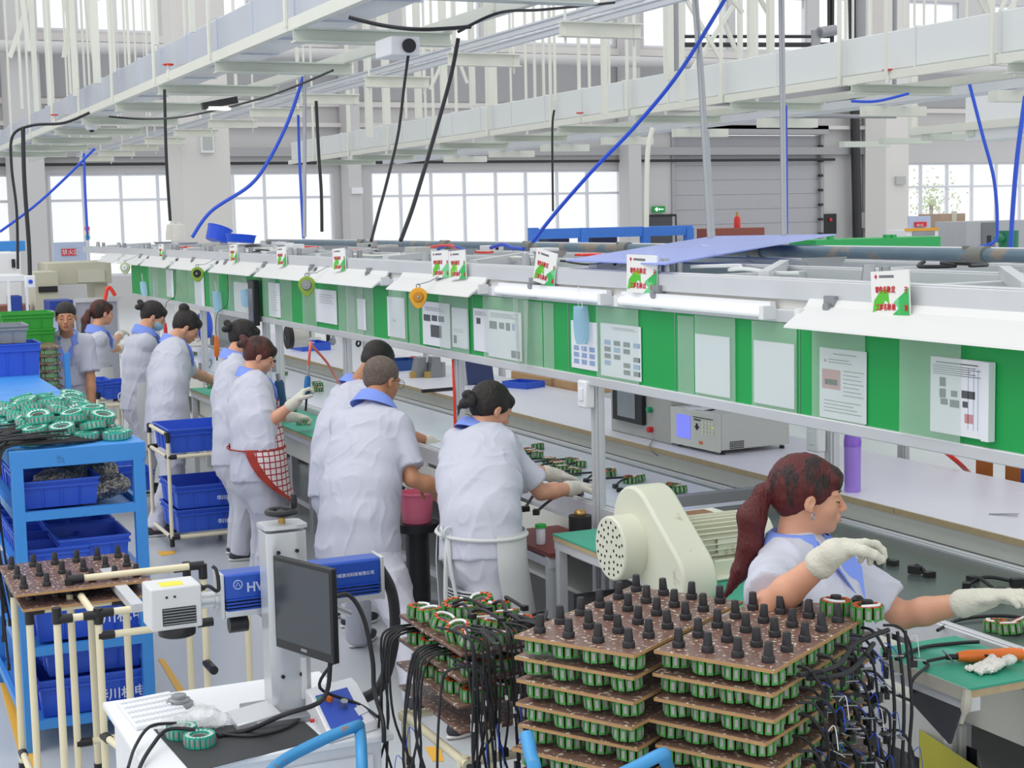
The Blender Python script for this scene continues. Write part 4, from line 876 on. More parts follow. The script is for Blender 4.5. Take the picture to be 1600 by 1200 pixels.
# ------------------------------------------------------------ conveyor
ZBLT = .90
BELT = mat('dark_green_belt', '54605c', .22, 0, .05, 3)
cv = thing('belt_conveyor', 'long belt conveyor with aluminium side rails under the notice board', 'conveyor', (LX0, -3.8, 0))
MB().box(1.0, 18, -4.18, -3.45, ZBLT-.02, ZBLT).build('belt', BELT, cv)
for y0, y1 in ((-3.45, -3.40), (-4.23, -4.18)):
    MB().box(1.0, 18, y0, y1, ZBLT-.08, ZBLT+.012).box(1.0, 18, y0+.012, y1-.012, ZBLT+.012, ZBLT+.018).build('side_rail', M['alu'], cv, bevel=.003)
MB().box(1.0, 18, -3.40, -3.385, ZBLT-.28, ZBLT-.1).build('front_panel', M['cream'], cv)
for x in [1.4+1.3*i for i in range(13)]:
    for y in (-3.42, -4.2): MB().box(x-.025, x+.025, y-.025, y+.025, 0, ZBLT-.08).build('leg', M['alu'], cv)
MB().box(1, 18, -3.44, -3.40, .12, .16).box(1, 18, -4.22, -4.18, .12, .16).build('foot_rail', M['alu'], cv)
MB().box(1, 18, -4.15, -3.46, .40, .42).build('lower_shelf', M['gray'], cv)
c0, c1 = PZ(1042, 783, .98), PZ(1150, 768, .98)
MB().box(c0.x-.03, c0.x+.03, -4.25, -3.38, .95, 1.0).box(c0.x-.03, c0.x+.03, -4.25, -4.2, .9, .95).box(c0.x-.03, c0.x+.03, -3.43, -3.38, .9, .95).build('stop_bar', M['alud'], label='aluminium stop bar across the belt behind the gear motor', cat='bar')
# pale film; its paleness also paints in the bright reflection on the far belt
MB().box(c0.x+.1, 17.8, -4.15, -3.48, ZBLT+.001, ZBLT+.004).build('belt_film_and_sheen', mat('film_and_reflection', 'e0e6f2', .2, 0, .06, 5), label='pale film over the far belt, its brightness partly painted window reflection', cat='film')
# ------------------------------------------------------------ white assembly bench behind the belt
LAM = mat('white_laminate', 'e3e2ec', .35, 0, .02, 2)
xs = [1.5, 2.6, PZ(1599, 850, 1).x-.0, PZ(1398, 793, 1).x, PZ(1066, 710, 1).x, 9.05, 10.85, 12.6, 14.4, 16.2, 18.0]
xs[2] = xs[3]-1.8 if xs[3]-1.8 > 2.7 else 3.6
bl = ['right edge, foreground', 'with the tweezers', 'holding the purple bottle', 'holding the control cabinet', 'beside the apron woman', 'beside the two men', 'behind the checked apron woman', 'at the wire spool', 'far left', 'farthest left']
for i in range(len(xs)-1):
    if xs[i+1]-xs[i] < .3: continue
    b = thing('white_bench', 'white laminate bench section '+bl[i], 'bench', ((xs[i]+xs[i+1])/2, -4.75, .97), 'white bench panels behind the belt')
    MB().box(xs[i]+.002, xs[i+1]-.002, -5.2, -4.30, .972, 1.0).build('laminate', LAM, b, bevel=.002); MB().box(xs[i]+.002, xs[i+1]-.002, -4.30, -4.292, .972, .998).build('edge_strip', M['wood'], b)
bf = thing('bench_support', 'aluminium frame carrying the white bench behind the belt', 'frame', (9, -4.75, 0))
MB().box(1.5, 18, -4.37, -4.325, .885, .972).build('front_beam', mat('pale_beam_paint', 'e4e4de', .5), bf, bevel=.003); MB().box(1.5, 18, -5.2, -5.16, .9, .972).build('rear_beam', M['alu'], bf)
for x in [2.2+1.5*i for i in range(11)]:
    MB().box(x-.02, x+.02, -4.39, -4.33, 0, .86).build('leg', M['alu'], bf); MB().box(x-.02, x+.02, -5.2, -5.16, 0, .9).build('leg', M['alu'], bf)
MB().box(1.5, 18, -5.18, -5.15, .3, .8).build('back_panel', mat('pale_back_panel', 'cfd0cf', .6), bf)
# second, far side of the line: posts, back board and its conveyor
rb = thing('far_board', 'rear green and white notice board on the far side of the line', 'notice board', (9, -5.9, 1.5))
MB().box(5.6, 19, -5.93, -5.92, 1.60, 1.86).build('board_panel', M['green'], rb); MB().box(5.6, 19, -5.95, -5.9, 1.55, 1.6).box(5.6, 19, -5.95, -5.9, 1.86, 1.9).build('rail', M['alu'], rb)
for x in [3.4+1.9*i for i in range(8)]: alupost(x, -5.72, 0, 2.02, 'aluminium post on the far side of the line', .06)['group'] = 'far side aluminium posts'
MB().box(2, 19, -6.9, -6.0, .93, .97).build('far_bench', LAM, label='white bench strip on the far side of the line', cat='bench')
for i, (x, w_, m_) in enumerate(((3.3, .9, 'gray'), (4.5, .7, 'cream'), (5.7, .8, 'gray'))):
    b = thing('equipment_cabinet', ['grey', 'cream', 'second grey'][i]+' cabinet standing behind the white bench at right', 'cabinet', (x, -6.4, 0))
    MB().box(x-w_/2, x+w_/2, -6.7, -6.1, .0, 1.35+.1*i).build('cabinet_body', M[m_], b, bevel=.01); MB().box(x-w_*.4, x+w_*.4, -6.09, -6.1, .8, 1.2).build('panel', M['alud'], b)
OCH = mat('orange_brown_panel', 'b5692a', .6)
for i, (pa, pb) in enumerate(((1525, 1547), (1571, 1594))):
    a, b = PY(pa, 715, -5.5), PY(pb, 715, -5.5); MB().box(b.x, a.x, -5.52, -5.5, .9, 1.45).build('brown_partition', OCH, label=['left', 'right'][i]+' orange-brown panel strip behind the bench at the right edge', cat='panel')
pipe([PY(1449, 682, -5.1), PY(1470, 700, -5.15), PY(1500, 725, -5.3), PY(1520, 745, -5.6)], .012, M['redhose'], 'red hose drooping behind the white bench at right', 'hose', 'air_hose', smooth=4)
pipe([PY(1600, 715, -5.4), PY(1599, 800, -5.4)], .015, M['bluehose'], 'blue hose at the right edge behind the bench', 'hose', 'air_hose')
# ------------------------------------------------------------ things on top of the line
TP = mat('blue_grey_pipe', '6f8593', .45, .2, .15, 8, col2='9a8f80', c2amt=.35, c2scale=4)
mp = thing('air_main_pipe', 'long blue-grey air main pipe lying along the top of the line', 'pipe', (9, -5, 2.07))
MB().tube([(2.5, -5.0, 2.083), (8, -5.0, 2.083), (13, -5.02, 2.083), (18, -5.0, 2.083)], .032, 12).build('pipe_run', TP, mp)
for x in (4.6, 5.75, 7.6, 9.2, 10.7, 12.4, 14.6): MB().cyl((x-.05, -5, 2.083), (x+.05, -5, 2.083), .043).cyl((x+.09, -5, 2.035), (x+.09, -5, 2.125), .02).build('pipe_joint', mat('pipe_fitting', '8a8a82', .5, .3), mp)
mp2 = MB().tube([(2.5, -5.45, 2.07), (18, -5.45, 2.07)], .035, 10).build('white_pipe', M['white'], label='white pipe lying along the far side of the frame', cat='pipe')
# blue corrugated sheet
BS = mat('blue_plastic_sheet', '8ea2f4', .25, 0, .03, 1.5)
A, B, C, D = PY(884, 413, -3.33), PY(1040, 425, -3.30), PY(1306, 367, -5.75), PY(1115, 370, -5.75)
A.z = max(A.z, 2.09); B.z = 2.09; sh = MB(); sh.prism([A, B, C, D], (0, 0, .006)); so = sh.build('plastic_sheet', BS, label='large translucent blue plastic sheet lying over the frame', cat='sheet')
cc = (A+B+C+D)/4; MB().prism([cc+V(.12, -.1, .008), cc+V(-.05, .02, .008), cc+V(.0, .04, .008), cc+V(.16, -.08, .008)], (0, 0, .0008)).build('white_label', M['paper'], so)
# blue buckets, yarn cones
BU = mat('bright_blue_bucket', '1f57e6', .35)
def bucket(px, py, x_off, r, h, tilt, label):
    c = PY(px, py, -4.6); t = thing('bucket', label, 'bucket', c); ax = V(math.sin(tilt)*.3, -math.sin(tilt), math.cos(tilt))
    MB().lathe([(0, 0), (r*.9, 0), (r, h), (r*1.04, h), (r*1.04, h+.01), (r*.96, h+.01), (r*.86, .012), (0, .012)], c, ax, 26).build('bucket_body', BU, t)
bucket(338, 377, 0, .15, .17, .35, 'tall bright blue bucket tilted on top of the line'); bucket(376, 379, 0, .17, .08, .1, 'wide shallow bright blue tub next to the tilted bucket')
for i, (px, py) in enumerate(((270, 375), (281, 376))):
    c = PY(px, py, -4.4); t = thing('yarn_cone', ['left', 'right'][i]+' cone of white yarn standing beside the blue bucket', 'yarn cone', c)
    MB().lathe([(0, 0), (.09, 0), (.085, .1), (.07, .2), (.03, .21), (0, .21)], c, n=20).build('yarn', mat('white_yarn', 'e9e6de', .9, 0, .08, 60, .4, 200), t); MB().lathe([(.02, .205), (.028, .205), (.026, .24), (.018, .24)], c).build('paper_core', M['cream'], t)
# red hoses and valves on top
hs_ = lambda *p: [PY(a, b, -4.6) for a, b in p]
pipe(hs_((545, 391), (575, 391), (600, 387), (622, 392)), .012, M['redhose'], 'red air hose on top of the line near the valve block', 'hose', 'air_hose', smooth=6)
pipe(hs_((652, 392), (680, 385), (705, 384), (716, 391)), .012, M['redhose'], 'red air hose arched above the two adjoining signs', 'hose', 'air_hose', smooth=6)
pipe(hs_((767, 387), (785, 382), (800, 387), (818, 389)), .014, M['bluehose'], 'blue air hose arched on top of the line left of the tilted sign', 'hose', 'air_hose', smooth=6)
pipe(hs_((684, 390), (700, 384), (728, 390)), .01, M['bluehose'], 'blue air hose behind the arched red hose', 'hose', 'air_hose', smooth=6)
pipe([PY(370, 390, -4.2), PY(395, 384, -4.2), PY(420, 392, -4.2)], .02, M['rubber'], 'thick black corrugated hose on top of the line', 'hose', 'air_hose', smooth=6)
c = PY(588, 390, -4.6); t = thing('valve_block', 'small metal air valve block between the red hoses', 'valve', c)
MB().box(c.x-.05, c.x+.05, c.y-.03, c.y+.03, c.z-.04, c.z+.03).cyl(c, c+V(0, 0, .07), .02).build('valve_body', M['steel'], t); MB().ell(c+V(-.1, 0, -.01), (.045, .03, .025)).build('valve_knob', M['black'], t)
random.seed(5)
for i in range(26):
    x = 5+i*.5+random.uniform(-.2, .2); y = random.choice((-3.7, -4.0, -4.5, -5.2)); z = 2.05
    q = [(x+random.uniform(-.1, .1)+.12*k, y+random.uniform(-.12, .12), z+random.uniform(0, .02)) for k in range(6)]
    pipe(q, random.choice((.006, .009)), [M['black'], M['white'], M['cream'], M['redhose']][i % 4], 'loose thin wire lying on top of the frame', 'wire', 'loose_wire', group='loose wires on the overhead frame', n=5, smooth=4)
for i in range(10):
    x = 8.2+i*1.0; y = -4.9+.5*(i % 3); t = thing('top_device', 'small pale device box sitting on top of the frame', 'device', (x, y, 2.045), 'small devices on the overhead frame')
    MB().box(x-.1, x+.1, y-.06, y+.06, 2.052, 2.052+.04+.012*(i % 3)).build('housing', M['white' if i % 2 else 'gray'], t, bevel=.006); MB().cyl((x-.101, y, 2.07), (x-.11, y, 2.07), .012).build('connector', M['black'], t)
# ------------------------------------------------------------ things on the white bench
def bz(px, py, z=1.0): return PZ(px, py, z)
# measuring instrument (front faces the camera side)
a, b, c = bz(1052, 696), bz(1127, 712), bz(1238, 691)
ex_ = (b-a); wI = ex_.length; ux = ex_.normalized(); uy = V(ux.y, -ux.x, 0)
if uy.y > 0: uy = -uy
dI = .46; hI = PX(1052, 636, a.x).z-1.0
t = thing('measuring_instrument', 'grey bench measuring instrument with violet screen and keypad on the white bench', 'instrument', a)
Rm = Matrix((ux, uy, V(0, 0, 1))).transposed(); ctr = a+ux*wI/2+uy*dI/2+V(0, 0, .015+hI/2)
MB().obox(ctr, (wI, dI, hI-.02), R=Rm).build('case', mat('instrument_grey', 'c9cac4', .5, 0, .03, 4), t, bevel=.006)
f0 = a-uy*.008+V(0, 0, .02)
def fq(u, v, n=0): return f0+ux*u*wI+V(0, 0, 1)*v*(hI-.02)-uy*n
def fbox(mb, u0, v0, u1, v1, n=.004, base=0): return mb.prism([fq(u0, v0, base), fq(u1, v0, base), fq(u1, v1, base), fq(u0, v1, base)], -uy*n)
fbox(MB(), -.01, -.02, 1.01, 1.02, .010, -.004).build('front_frame', mat('instrument_front', 'd7d8d0', .45), t, bevel=.003)
fbox(MB(), .13, .2, .42, .86, .002, .007).build('screen', mat('violet_screen', '7f86f2', .2, emit=.5), t)
kp = MB()
for i in range(4):
    for j in range(4): fbox(kp, .66+.065*i, .40+.1*j, .70+.065*i, .46+.1*j, .003, .007)
kp.build('keypad', mat('key_cream', 'efeeda', .5), t)
kp = MB(); fbox(kp, .54, .5, .57, .68, .003, .007); fbox(kp, .515, .56, .6, .60, .003, .007)
for i in range(3): fbox(kp, .5+.05*i, .76, .53+.05*i, .80, .003, .007)
fbox(kp, .48, .84, .88, .86, .002, .007); kp.build('cursor_keys', M['black'], t)
fbox(MB(), .87, .62, .90, .66, .003, .007).build('lit_key', mat('lit_key', 'b8e03a', .4, emit=.4), t)
fbox(MB(), .60, .12, .67, .2, .002, .007).build('orange_label', M['orange'], t)
vt = MB()
for i in range(8):
    for j in range(4):
        o = b+uy*(.06+i*.012)+V(0, 0, .035+j*.011)+ux*.003; vt.obox(o, (.004, .006, .006), R=Rm)
vt.build('vent_holes', M['black'], t)
for q in (.03, dI-.03):
    for s_ in (.03, wI-.03): MB().cyl(a+ux*s_+uy*q, a+ux*s_+uy*q+V(0, 0, .016), .014).build('foot', M['black'], t)
top = 1.0+hI+.0
c = bz(1108, 638, top+.002); bk = MB(); bk.obox(c, (.16, .24, .006), .5).obox(c+V(0.01, .01, .006), (.15, .22, .004), .3); bk.build('notebook', M['paper'], label='thin white notebook lying on the measuring instrument', cat='notebook')
c = bz(1103, 634, top+.012); t = thing('tape_gauge', 'yellow and black gauge lying on the notebook', 'gauge', c); MB().obox(c+V(0, 0, .02), (.05, .10, .035), .2).build('body', mat('yellow_tool', 'e8a21e', .4), t, bevel=.008); MB().obox(c+V(.0, .045, .022), (.052, .02, .038), .2).build('grip', M['black'], t, bevel=.004)
MB().tube([bz(1118, 634, top+.01), bz(1164, 641, top+.01)], .006, 8).build('black_pen', M['black'], label='black marker pen beside the yellow gauge', cat='pen')
# control cabinet
p0, p1 = bz(955, 670), bz(1048, 699)
t = thing('control_cabinet', 'grey control cabinet with dark touch screen and coloured buttons on the bench', 'control cabinet', p0)
yF = -4.42; x1, x0 = PY(955, 670, yF).x, PY(1049, 698, yF).x
MB().box(x0, x1, yF-.35, yF, 1.002, 1.50).build('case', mat('cabinet_grey', 'b4b4b0', .45, .1, .03, 4), t, bevel=.006)
s1, s0 = PY(955, 600, yF+.02), PY(1004, 660, yF+.02)
def yb(px0, py0, px1, py1, th, m, nm, y0=0.0, bev=0): 
    q1, q0 = PY(px0, py0, yF+y0+th), PY(px1, py1, yF+y0+th); return MB().box(q0.x, q1.x, yF+y0, yF+y0+th, q0.z, q1.z).build(nm, m, t, bevel=bev)
yb(956, 597, 1003, 665, .03, M['black'], 'screen_frame', bev=.006); yb(964, 603, 992, 655, .002, mat('dark_lcd', '8f939a', .15), 'screen', .031)
for px, py, m_, nm in ((1018, 640, 'btn_green', 'green_button'), (1019, 671, 'btn_red', 'red_button'), (1018, 611, 'btn_red', 'small_red_button')):
    q = PY(px, py, yF); MB().cyl(q, q+V(0, .03, 0), .017).build(nm, mat(m_, '1b9c68' if 'green' in m_ else 'd32a30', .35), t)
MB().tube([PY(1022, 685, yF+.01), PY(1014, 700, yF+.16), PY(1028, 712, yF+.12)], .003, 5, 0, 5).build('dangling_wire', M['alud'], t)
# thermos
c = bz(1332, 768); t = thing('thermos_bottle', 'tall purple thermos bottle standing on the white bench', 'bottle', c)
PU = mat('purple_gloss', 'a886e2', .3); MB().lathe([(0, 0), (.036, 0), (.038, .006), (.039, .2), (.040, .215), (.0, .215)], c, n=28).build('bottle_body', PU, t)
MB().lathe([(.0, .216), (.040, .216), (.041, .235), (.036, .275), (.030, .285), (.02, .283), (0, .276)], c, n=28).build('bottle_cap', mat('purple_cap', '9468d8', .3), t)
# tweezers
c = bz(1560, 802); mb = MB(); mb.beam(bz(1545, 803, 1.004), bz(1592, 803, 1.006), .006, .003); mb.beam(bz(1545, 803, 1.004), bz(1590, 806, 1.006), .006, .003); mb.build('tweezers', M['alud'], label='steel tweezers lying on the bench at right', cat='tweezers')
# switch boxes on posts
def sw(px, py, y, label):
    c = PY(px, py, y); t = thing('switch_box', label, 'switch box', c); MB().box(c.x-.045, c.x+.045, c.y, c.y+.05, c.z-.065, c.z+.065).build('housing', M['white'], t, bevel=.008); MB().box(c.x-.02, c.x+.02, c.y+.05, c.y+.056, c.z-.03, c.z+.03).build('rocker', M['paper'], t, bevel=.002)
sw(923, 615, -3.37, 'white switch box on the aluminium post near the apron woman'); sw(1282, 683, -4.24, 'white switch box beside the purple bottle')
# cartons
CARD = mat('brown_cardboard', 'c79e72', .8, 0, .04, 6)
t = thing('carton', 'brown cardboard carton behind the bench above the apron woman', 'box', PY(850, 600, -5.6)); q0, q1 = PY(891, 612, -5.2), PY(797, 600, -5.2)
MB().box(q0.x, q1.x, -5.66, -5.21, .96, PY(842, 584, -5.3).z).build('carton_body', CARD, t, bevel=.004); MB().box(q0.x+.3, q0.x+.35, -5.661, -5.209, .98, PY(842, 584, -5.3).z+.002).build('tape', mat('brown_tape', 'a9764a', .4), t)
q0, q1 = PY(860, 680, -5.08), PY(800, 665, -5.08)
t = thing('carton', 'brown cardboard carton under the bench behind the apron woman', 'box', q0); MB().box(q0.x-.5, q1.x+.2, -5.1, -4.7, .43, .80).build('carton_body', CARD, t)
# blue tray, folders, black bar, parts fixtures
def tray(px, py, z, w, d, h, rz, label, m=None, txt=False):
    c = PZ(px, py, z); t = thing('parts_tray', label, 'tray', c)
    R = Matrix.Rotation(rz, 3, 'Z'); mb = MB(); th = .006
    for ox, oy, sx, sy in ((0, -d/2, w, th), (0, d/2, w, th), (-w/2, 0, th, d), (w/2, 0, th, d)): mb.obox(c+R @ V(ox, oy, h/2), (sx, sy, h), rz)
    mb.obox(c+V(0, 0, th/2), (w, d, th), rz); mb.build('tray_body', m or M['blue'], t); return t
tray(818, 605, 1.0, .26, .2, .05, .4, 'small blue tray on the bench above the apron woman')
tray(485, 546, 1.0, .42, .30, .08, .0, 'blue parts tray on the bench below the wire spool')
tray(628, 577, 1.0, .30, .25, .09, .1, 'dark blue tray behind the two men with red tools', mat('dark_blue_tray', '1f4c8c', .45))
c = bz(630, 565, 1.05); MB().tube([c, c+V(0, -.08, .03), c+V(.02, -.16, .02)], .015, 8, 0, 4).build('red_pliers', M['red'], label='red-handled pliers in the dark blue tray', cat='pliers')
MB().obox(bz(687, 609, 1.012), (.03, .30, .024), .1).build('black_bar', M['black'], label='black bar lying on the bench behind the grey-haired man', cat='bar')
for i, px in enumerate((735, 742, 749)):
    c = bz(px, 600); MB().obox(c+V(0, 0, .15), (.02, .22, .3), .12, R=Matrix.Rotation(.12*i, 3, 'Y')).build('folder', mat('navy_folder', '2c3a66', .5) if i != 1 else M['paper'], label=['dark blue', 'white', 'second dark blue'][i]+' upright folder at the post above the apron woman', cat='folder')
for i, (px, py) in enumerate(((659, 590), (682, 590))):
    c = bz(px, py); t = thing('metal_fixture', ['left', 'right'][i]+' grey metal fixture on the bench above the grey-haired man', 'fixture', c)
    mb = MB(); mb.prism([c+V(0, .06, 0), c+V(0, -.06, 0), c+V(0, -.04, .17), c+V(0, .02, .17)], (.12, 0, 0)); mb.build('plate', M['alud'], t, bevel=.003); MB().box(c.x+.02, c.x+.08, c.y-.09, c.y-.06, c.z, c.z+.12).build('arm', M['steel'], t); MB().box(c.x+.0, c.x+.05, c.y+.05, c.y+.09, c.z, c.z+.05).build('block', mat('ochre_block', 'b89a54', .6), t)
MB().ell(bz(737, 588, 1.03), (.2, .3, .03)).build('plastic_wrap', mat('crumpled_film', 'd4d6da', .25, 0, .1, 30, .9, 30), label='crumpled clear plastic wrap on the bench', cat='plastic wrap') if False else None
# wire spool hanging
c = PY(455, 527, -3.6); t = thing('wire_spool', 'wire spool with black flange and pale winding above the bench', 'spool', c)
MB().cyl(c+V(0, .04, 0), c+V(0, -.0, 0), .095, n=26).build('flange', M['black'], t); MB().cyl(c, c+V(0, -.13, 0), .085, n=26).build('winding', mat('pale_wire', 'd9d2ca', .35, .3), t)
MB().cyl(c+V(0, .05, 0), c+V(0, -.15, 0), .012).box(c.x-.01, c.x+.01, c.y-.0, c.y+.02, c.z, 1.51).build('spindle', M['steel'], t)
# small clutter in the lit gap under the board on the far side
random.seed(11)
for i in range(34):
    px = 435+random.uniform(0, 130) if i % 2 else 300+random.uniform(0, 130); py = 523+random.uniform(-8, 14) if px > 435 else 545+random.uniform(-25, 25)
    P = PZ(px, py+10, 1.002 if px > 435 else .906); z = P.z; m_ = M[['alud', 'cream', 'black', 'white', 'steel'][i % 5]]
    mb = MB(); s_ = random.uniform(.03, .07)
    if i % 3 == 0: mb.cyl((P.x, P.y, z), (P.x, P.y, z+s_*2), s_*.5)
    elif i % 3 == 1: mb.obox((P.x, P.y, z+s_*.6), (s_*1.6, s_, s_*1.2), random.random())
    else: mb.torus((P.x, P.y, z+s_), (random.uniform(-1, 1), 1, .2), s_*.8, .012, 14, 6)
    mb.build('small_part', m_, label='small machine part among the clutter on the far bench', cat='part', group='small parts on the far bench')
# blue padded panel behind the second girl
c0 = PY(322, 505, -4.2); mb = MB()
for k in range(4): mb.ell((c0.x+.12*k-.1, -4.2, c0.z-.02*k), (.075, .05, .17), Matrix.Rotation(.35, 3, 'Y'))
mb.build('blue_padded_bag', mat('blue_quilted_cloth', '3d62d8', .7), label='bright blue quilted bag hanging behind the woman with the top bun', cat='bag')
q = PY(362, 520, -4.1); t = thing('mesh_screen', 'aluminium framed mesh panel on the bench behind the two women', 'panel', q)
MB().box(q.x-.01, q.x+.01, -4.3, -3.95, 1.0, 1.42).build('mesh', mat('grey_mesh', '9aa0a4', .5, alpha=.6), t); mb = MB()
for y in (-4.31, -3.94): mb.box(q.x-.015, q.x+.015, y-.015, y+.015, 1.0, 1.45)
mb.box(q.x-.015, q.x+.015, -4.31, -3.94, 1.42, 1.45).build('frame', M['alu'], t)
# ------------------------------------------------------------ stators
IRON = mat('stator_iron', 'a5a3a0', .4, .3, .08, 30); COP = mat('orange_red_winding', 'd4502e', .5, 0, .12, 60); GRN = mat('green_bobbin', '4a9a48', .5, 0, .1, 30); TEALB = mat('teal_bobbin', '2fb79c', .45, 0, .08, 30)
DKB = mat('brown_red_winding', '5e2a1e', .5, 0, .15, 50)
def stator(label, group, kind, R=.045, H=.030, teeth=14, cable=None, name='stator'):
    """ring of wound poles: iron faces in coloured bobbins, inner ring, winding tops"""
    t = thing(name, label, 'stator', (0, 0, 0), group)
    core, bob, wind = MB(), MB(), MB()
    n = 24; w_ = math.tau*R/teeth
    inner = [[V(math.cos(a)*r, math.sin(a)*r, z) for r, z in ((R*.45, H*.25), (R*.60, H*.25), (R*.60, H*.75), (R*.45, H*.75))] for a in [k*math.tau/n for k in range(n)]]
    core.loft(inner, closed=True)
    for k in range(teeth):
        a = k*math.tau/teeth; Rz = Matrix.Rotation(a, 3, 'Z'); m3 = Rz
        core.obox(Rz @ V(R*.99, 0, H/2), (R*.07, w_*(.38 if kind == 'green' else .46), H*.62), R=m3)
        bob.obox(Rz @ V(R*.95, 0, H/2), (R*.07, w_*(.72 if kind == 'green' else .82), H*1.0), R=m3); bob.obox(Rz @ V(R*.62, 0, H/2), (R*.05, w_*.5, H*.9), R=m3)
        wind.obox(Rz @ V(R*.77, 0, H/2), (R*.25, w_*.56, H*.88), R=m3)
    core.build('iron_core', IRON, t, smooth=False); bob.build('bobbin_ring', {'teal': TEALB, 'green': GRN}[kind], t, smooth=False); wind.build('winding', {'teal': mat('pale_winding', 'd6dcd9', .5, .2, .1, 60), 'green': DKB}[kind], t, smooth=False)
    if kind == 'green':
        oc = MB()
        for k in range(teeth): oc.obox(Matrix.Rotation(k*math.tau/teeth, 3, 'Z') @ V(R*.77, 0, H*.97), (R*.26, w_*.5, H*.12), R=Matrix.Rotation(k*math.tau/teeth, 3, 'Z'))
        oc.build('winding_crown', COP, t, smooth=False)
        mb = MB(); mb.tube([V(R*.7, 0, H*1.03), V(R*.5, R*.45, H*1.1), V(0, R*.72, H*1.08), V(-R*.5, R*.55, H*1.04)], .0042, 6, 0, 4); mb.build('white_sleeve', M['white'], t)
    if cable:
        for pts, r in cable: MB().tube(pts, r, 6, 0, 4).build('cable', M['rubber'], t)
    return t
ORD = ['first', 'second', 'third', 'fourth', 'fifth', 'sixth', 'seventh', 'eighth', 'ninth', 'tenth', 'eleventh', 'twelfth']
def stat_at(proto, used, loc, label=None, rot=(0, 0, 0), sc=1.0, group=None):
    o = proto if not used[0] else copy_tree(proto); used[0] = True
    o.location = loc; o.rotation_euler = rot; o.scale = (sc, sc, sc)
    if label: o['label'] = label
    if group: o['group'] = group
    elif group == '' and 'group' in o: del o['group']
    return o
# ------------------------------------------------------------ foreground: peg trays stacked on a blue cart
PLY = mat('brown_plywood_tray', '75574c', .36, 0, .25, 9, .2, 60, col2='d8ccb8', c2amt=.30, c2scale=70)
PLYE = mat('ply_edge', 'b08a5c', .7, 0, .2, 40)
PEG = mat('black_nylon_peg', '232024', .45, 0, .15, 20)
def peg_mesh():
    mb = MB(); mb.lathe([(0, 0), (.0165, 0), (.0165, .014), (.0150, .016), (.0125, .017), (.0102, .048), (.0085, .050), (0, .050)], n=16)
    return mb
_pm = {}
def add_pegs(tray, P0, a, b, na, nb, z, skip=(), jit=.0):
    """pegs are fixed to the tray: children; shared mesh data"""
    for i in range(na):
        for j in range(nb):
            if (i, j) in skip: continue
            p = P0+a*((i+.5)/na)+b*((j+.5)/nb)
            if 'peg' not in _pm: o = peg_mesh().build('peg', PEG, None); _pm['peg'] = o.data; bpy.data.objects.remove(o)
            o = bpy.data.objects.new('peg', _pm['peg']); COL.objects.link(o); o.parent = tray; o.matrix_parent_inverse = wm(tray).inverted()
            o.location = (p.x, p.y, z); o.rotation_euler = (random.uniform(-.05, .05), random.uniform(-.05, .05), random.random()*6)
sg = stator('x', None, 'green', .040, .034, 11); ug = [False]
sgc = stator('x', None, 'green', .040, .034, 11, cable=[([(.036, 0, .02), (.07, .005, .018), (.095, .012, -.01), (.10, .03, -.045)], .0042)]); ugc = [False]
MB().obox((.098, .034, -.052), (.014, .018, .02), .3).obox((.086, .056, -.045), (.013, .02, .016), .8).build('connector', M['black'], sgc)
MB().tube([(.088, .04, -.02), (.10, .06, -.035), (.11, .065, -.05)], .0014, 5, 0, 4).build('blue_wire', M['bluehose'], sgc)
MB().obox((.112, .066, -.056), (.034, .010, .002), .6).build('metal_tag', M['steel'], sgc)
PIT = .0615
def tray_stack(L, F, T, ztop, layers, tag_, side, pegs, skip=()):
    a, b = V(F.x-L.x, F.y-L.y, 0), V(T.x-L.x, T.y-L.y, 0); L0 = V(L.x, L.y, 0); ua, ub = a.normalized(), b.normalized()
    for k in range(layers):
        z = ztop-k*PIT; rz = random.uniform(-.045, .045) if k else 0; off = V(random.uniform(-.016, .016), random.uniform(-.016, .016), 0) if k else V(0, 0, 0)
        c = L0+a/2+b/2+off; R = Matrix.Rotation(rz, 3, 'Z'); aa, bb = R @ a, R @ b; P0 = c-aa/2-bb/2
        nm = 'topmost' if k == 0 else ['', 'second', 'third', 'fourth', 'fifth', 'sixth', 'seventh', 'eighth'][k]+' from the top'
        t = thing('peg_tray', 'brown plywood tray, %s, in the %s foreground stack' % (nm, tag_), 'tray', (c.x, c.y, z-.011), 'plywood peg trays in the %s stack' % tag_)
        q = [P0, P0+aa, P0+aa+bb, P0+bb]; r_ = .012
        mb = MB(); mb.prism([V(p.x, p.y, z-.011) for p in q], (0, 0, .011)); o = mb.build('tray_board', PLY, t, bevel=.004)
        eg = MB()
        for i in range(4):
            p, n_ = q[i], q[(i+1) % 4]; eg.beam(V(p.x, p.y, z-.0055), V(n_.x, n_.y, z-.0055), .0016, .0085)
        eg.build('raw_edge', PLYE, t)
        if k == 0: add_pegs(t, P0, aa, bb, pegs[0], pegs[1], z, skip)
        if k < layers:
            zz = z-.011-.036
            for i in range(4):
                p = P0+aa*((i+.5)/4)+bb*(.5/6.2)
                o = stat_at(sg, ug, (p.x+random.uniform(-.004, .004), p.y, zz), 'green wound stator, %s tray level, %s from the left, %s stack' % (ORD[k], ORD[i], tag_), (random.uniform(-.06, .06), random.uniform(-.06, .06), random.random()*6), group='stators in the %s peg tray stack' % tag_)
            if side:
                for j in range(1, 6):
                    p = P0+aa*(1-.5/4)+bb*((j+.4)/6.2); ang = math.atan2(ua.y, ua.x)+random.uniform(-.3, .3)
                    o = stat_at(sgc, ugc, (p.x, p.y, zz), 'cabled green stator, %s tray level, %s back, right stack' % (ORD[k], ORD[j-1]), (0, 0, ang), group='cabled stators on the side of the right stack')
L1, F1, T1 = PZ(804, 992, 1.2), PZ(991, 1023, 1.2), PZ(987, 915, 1.2)
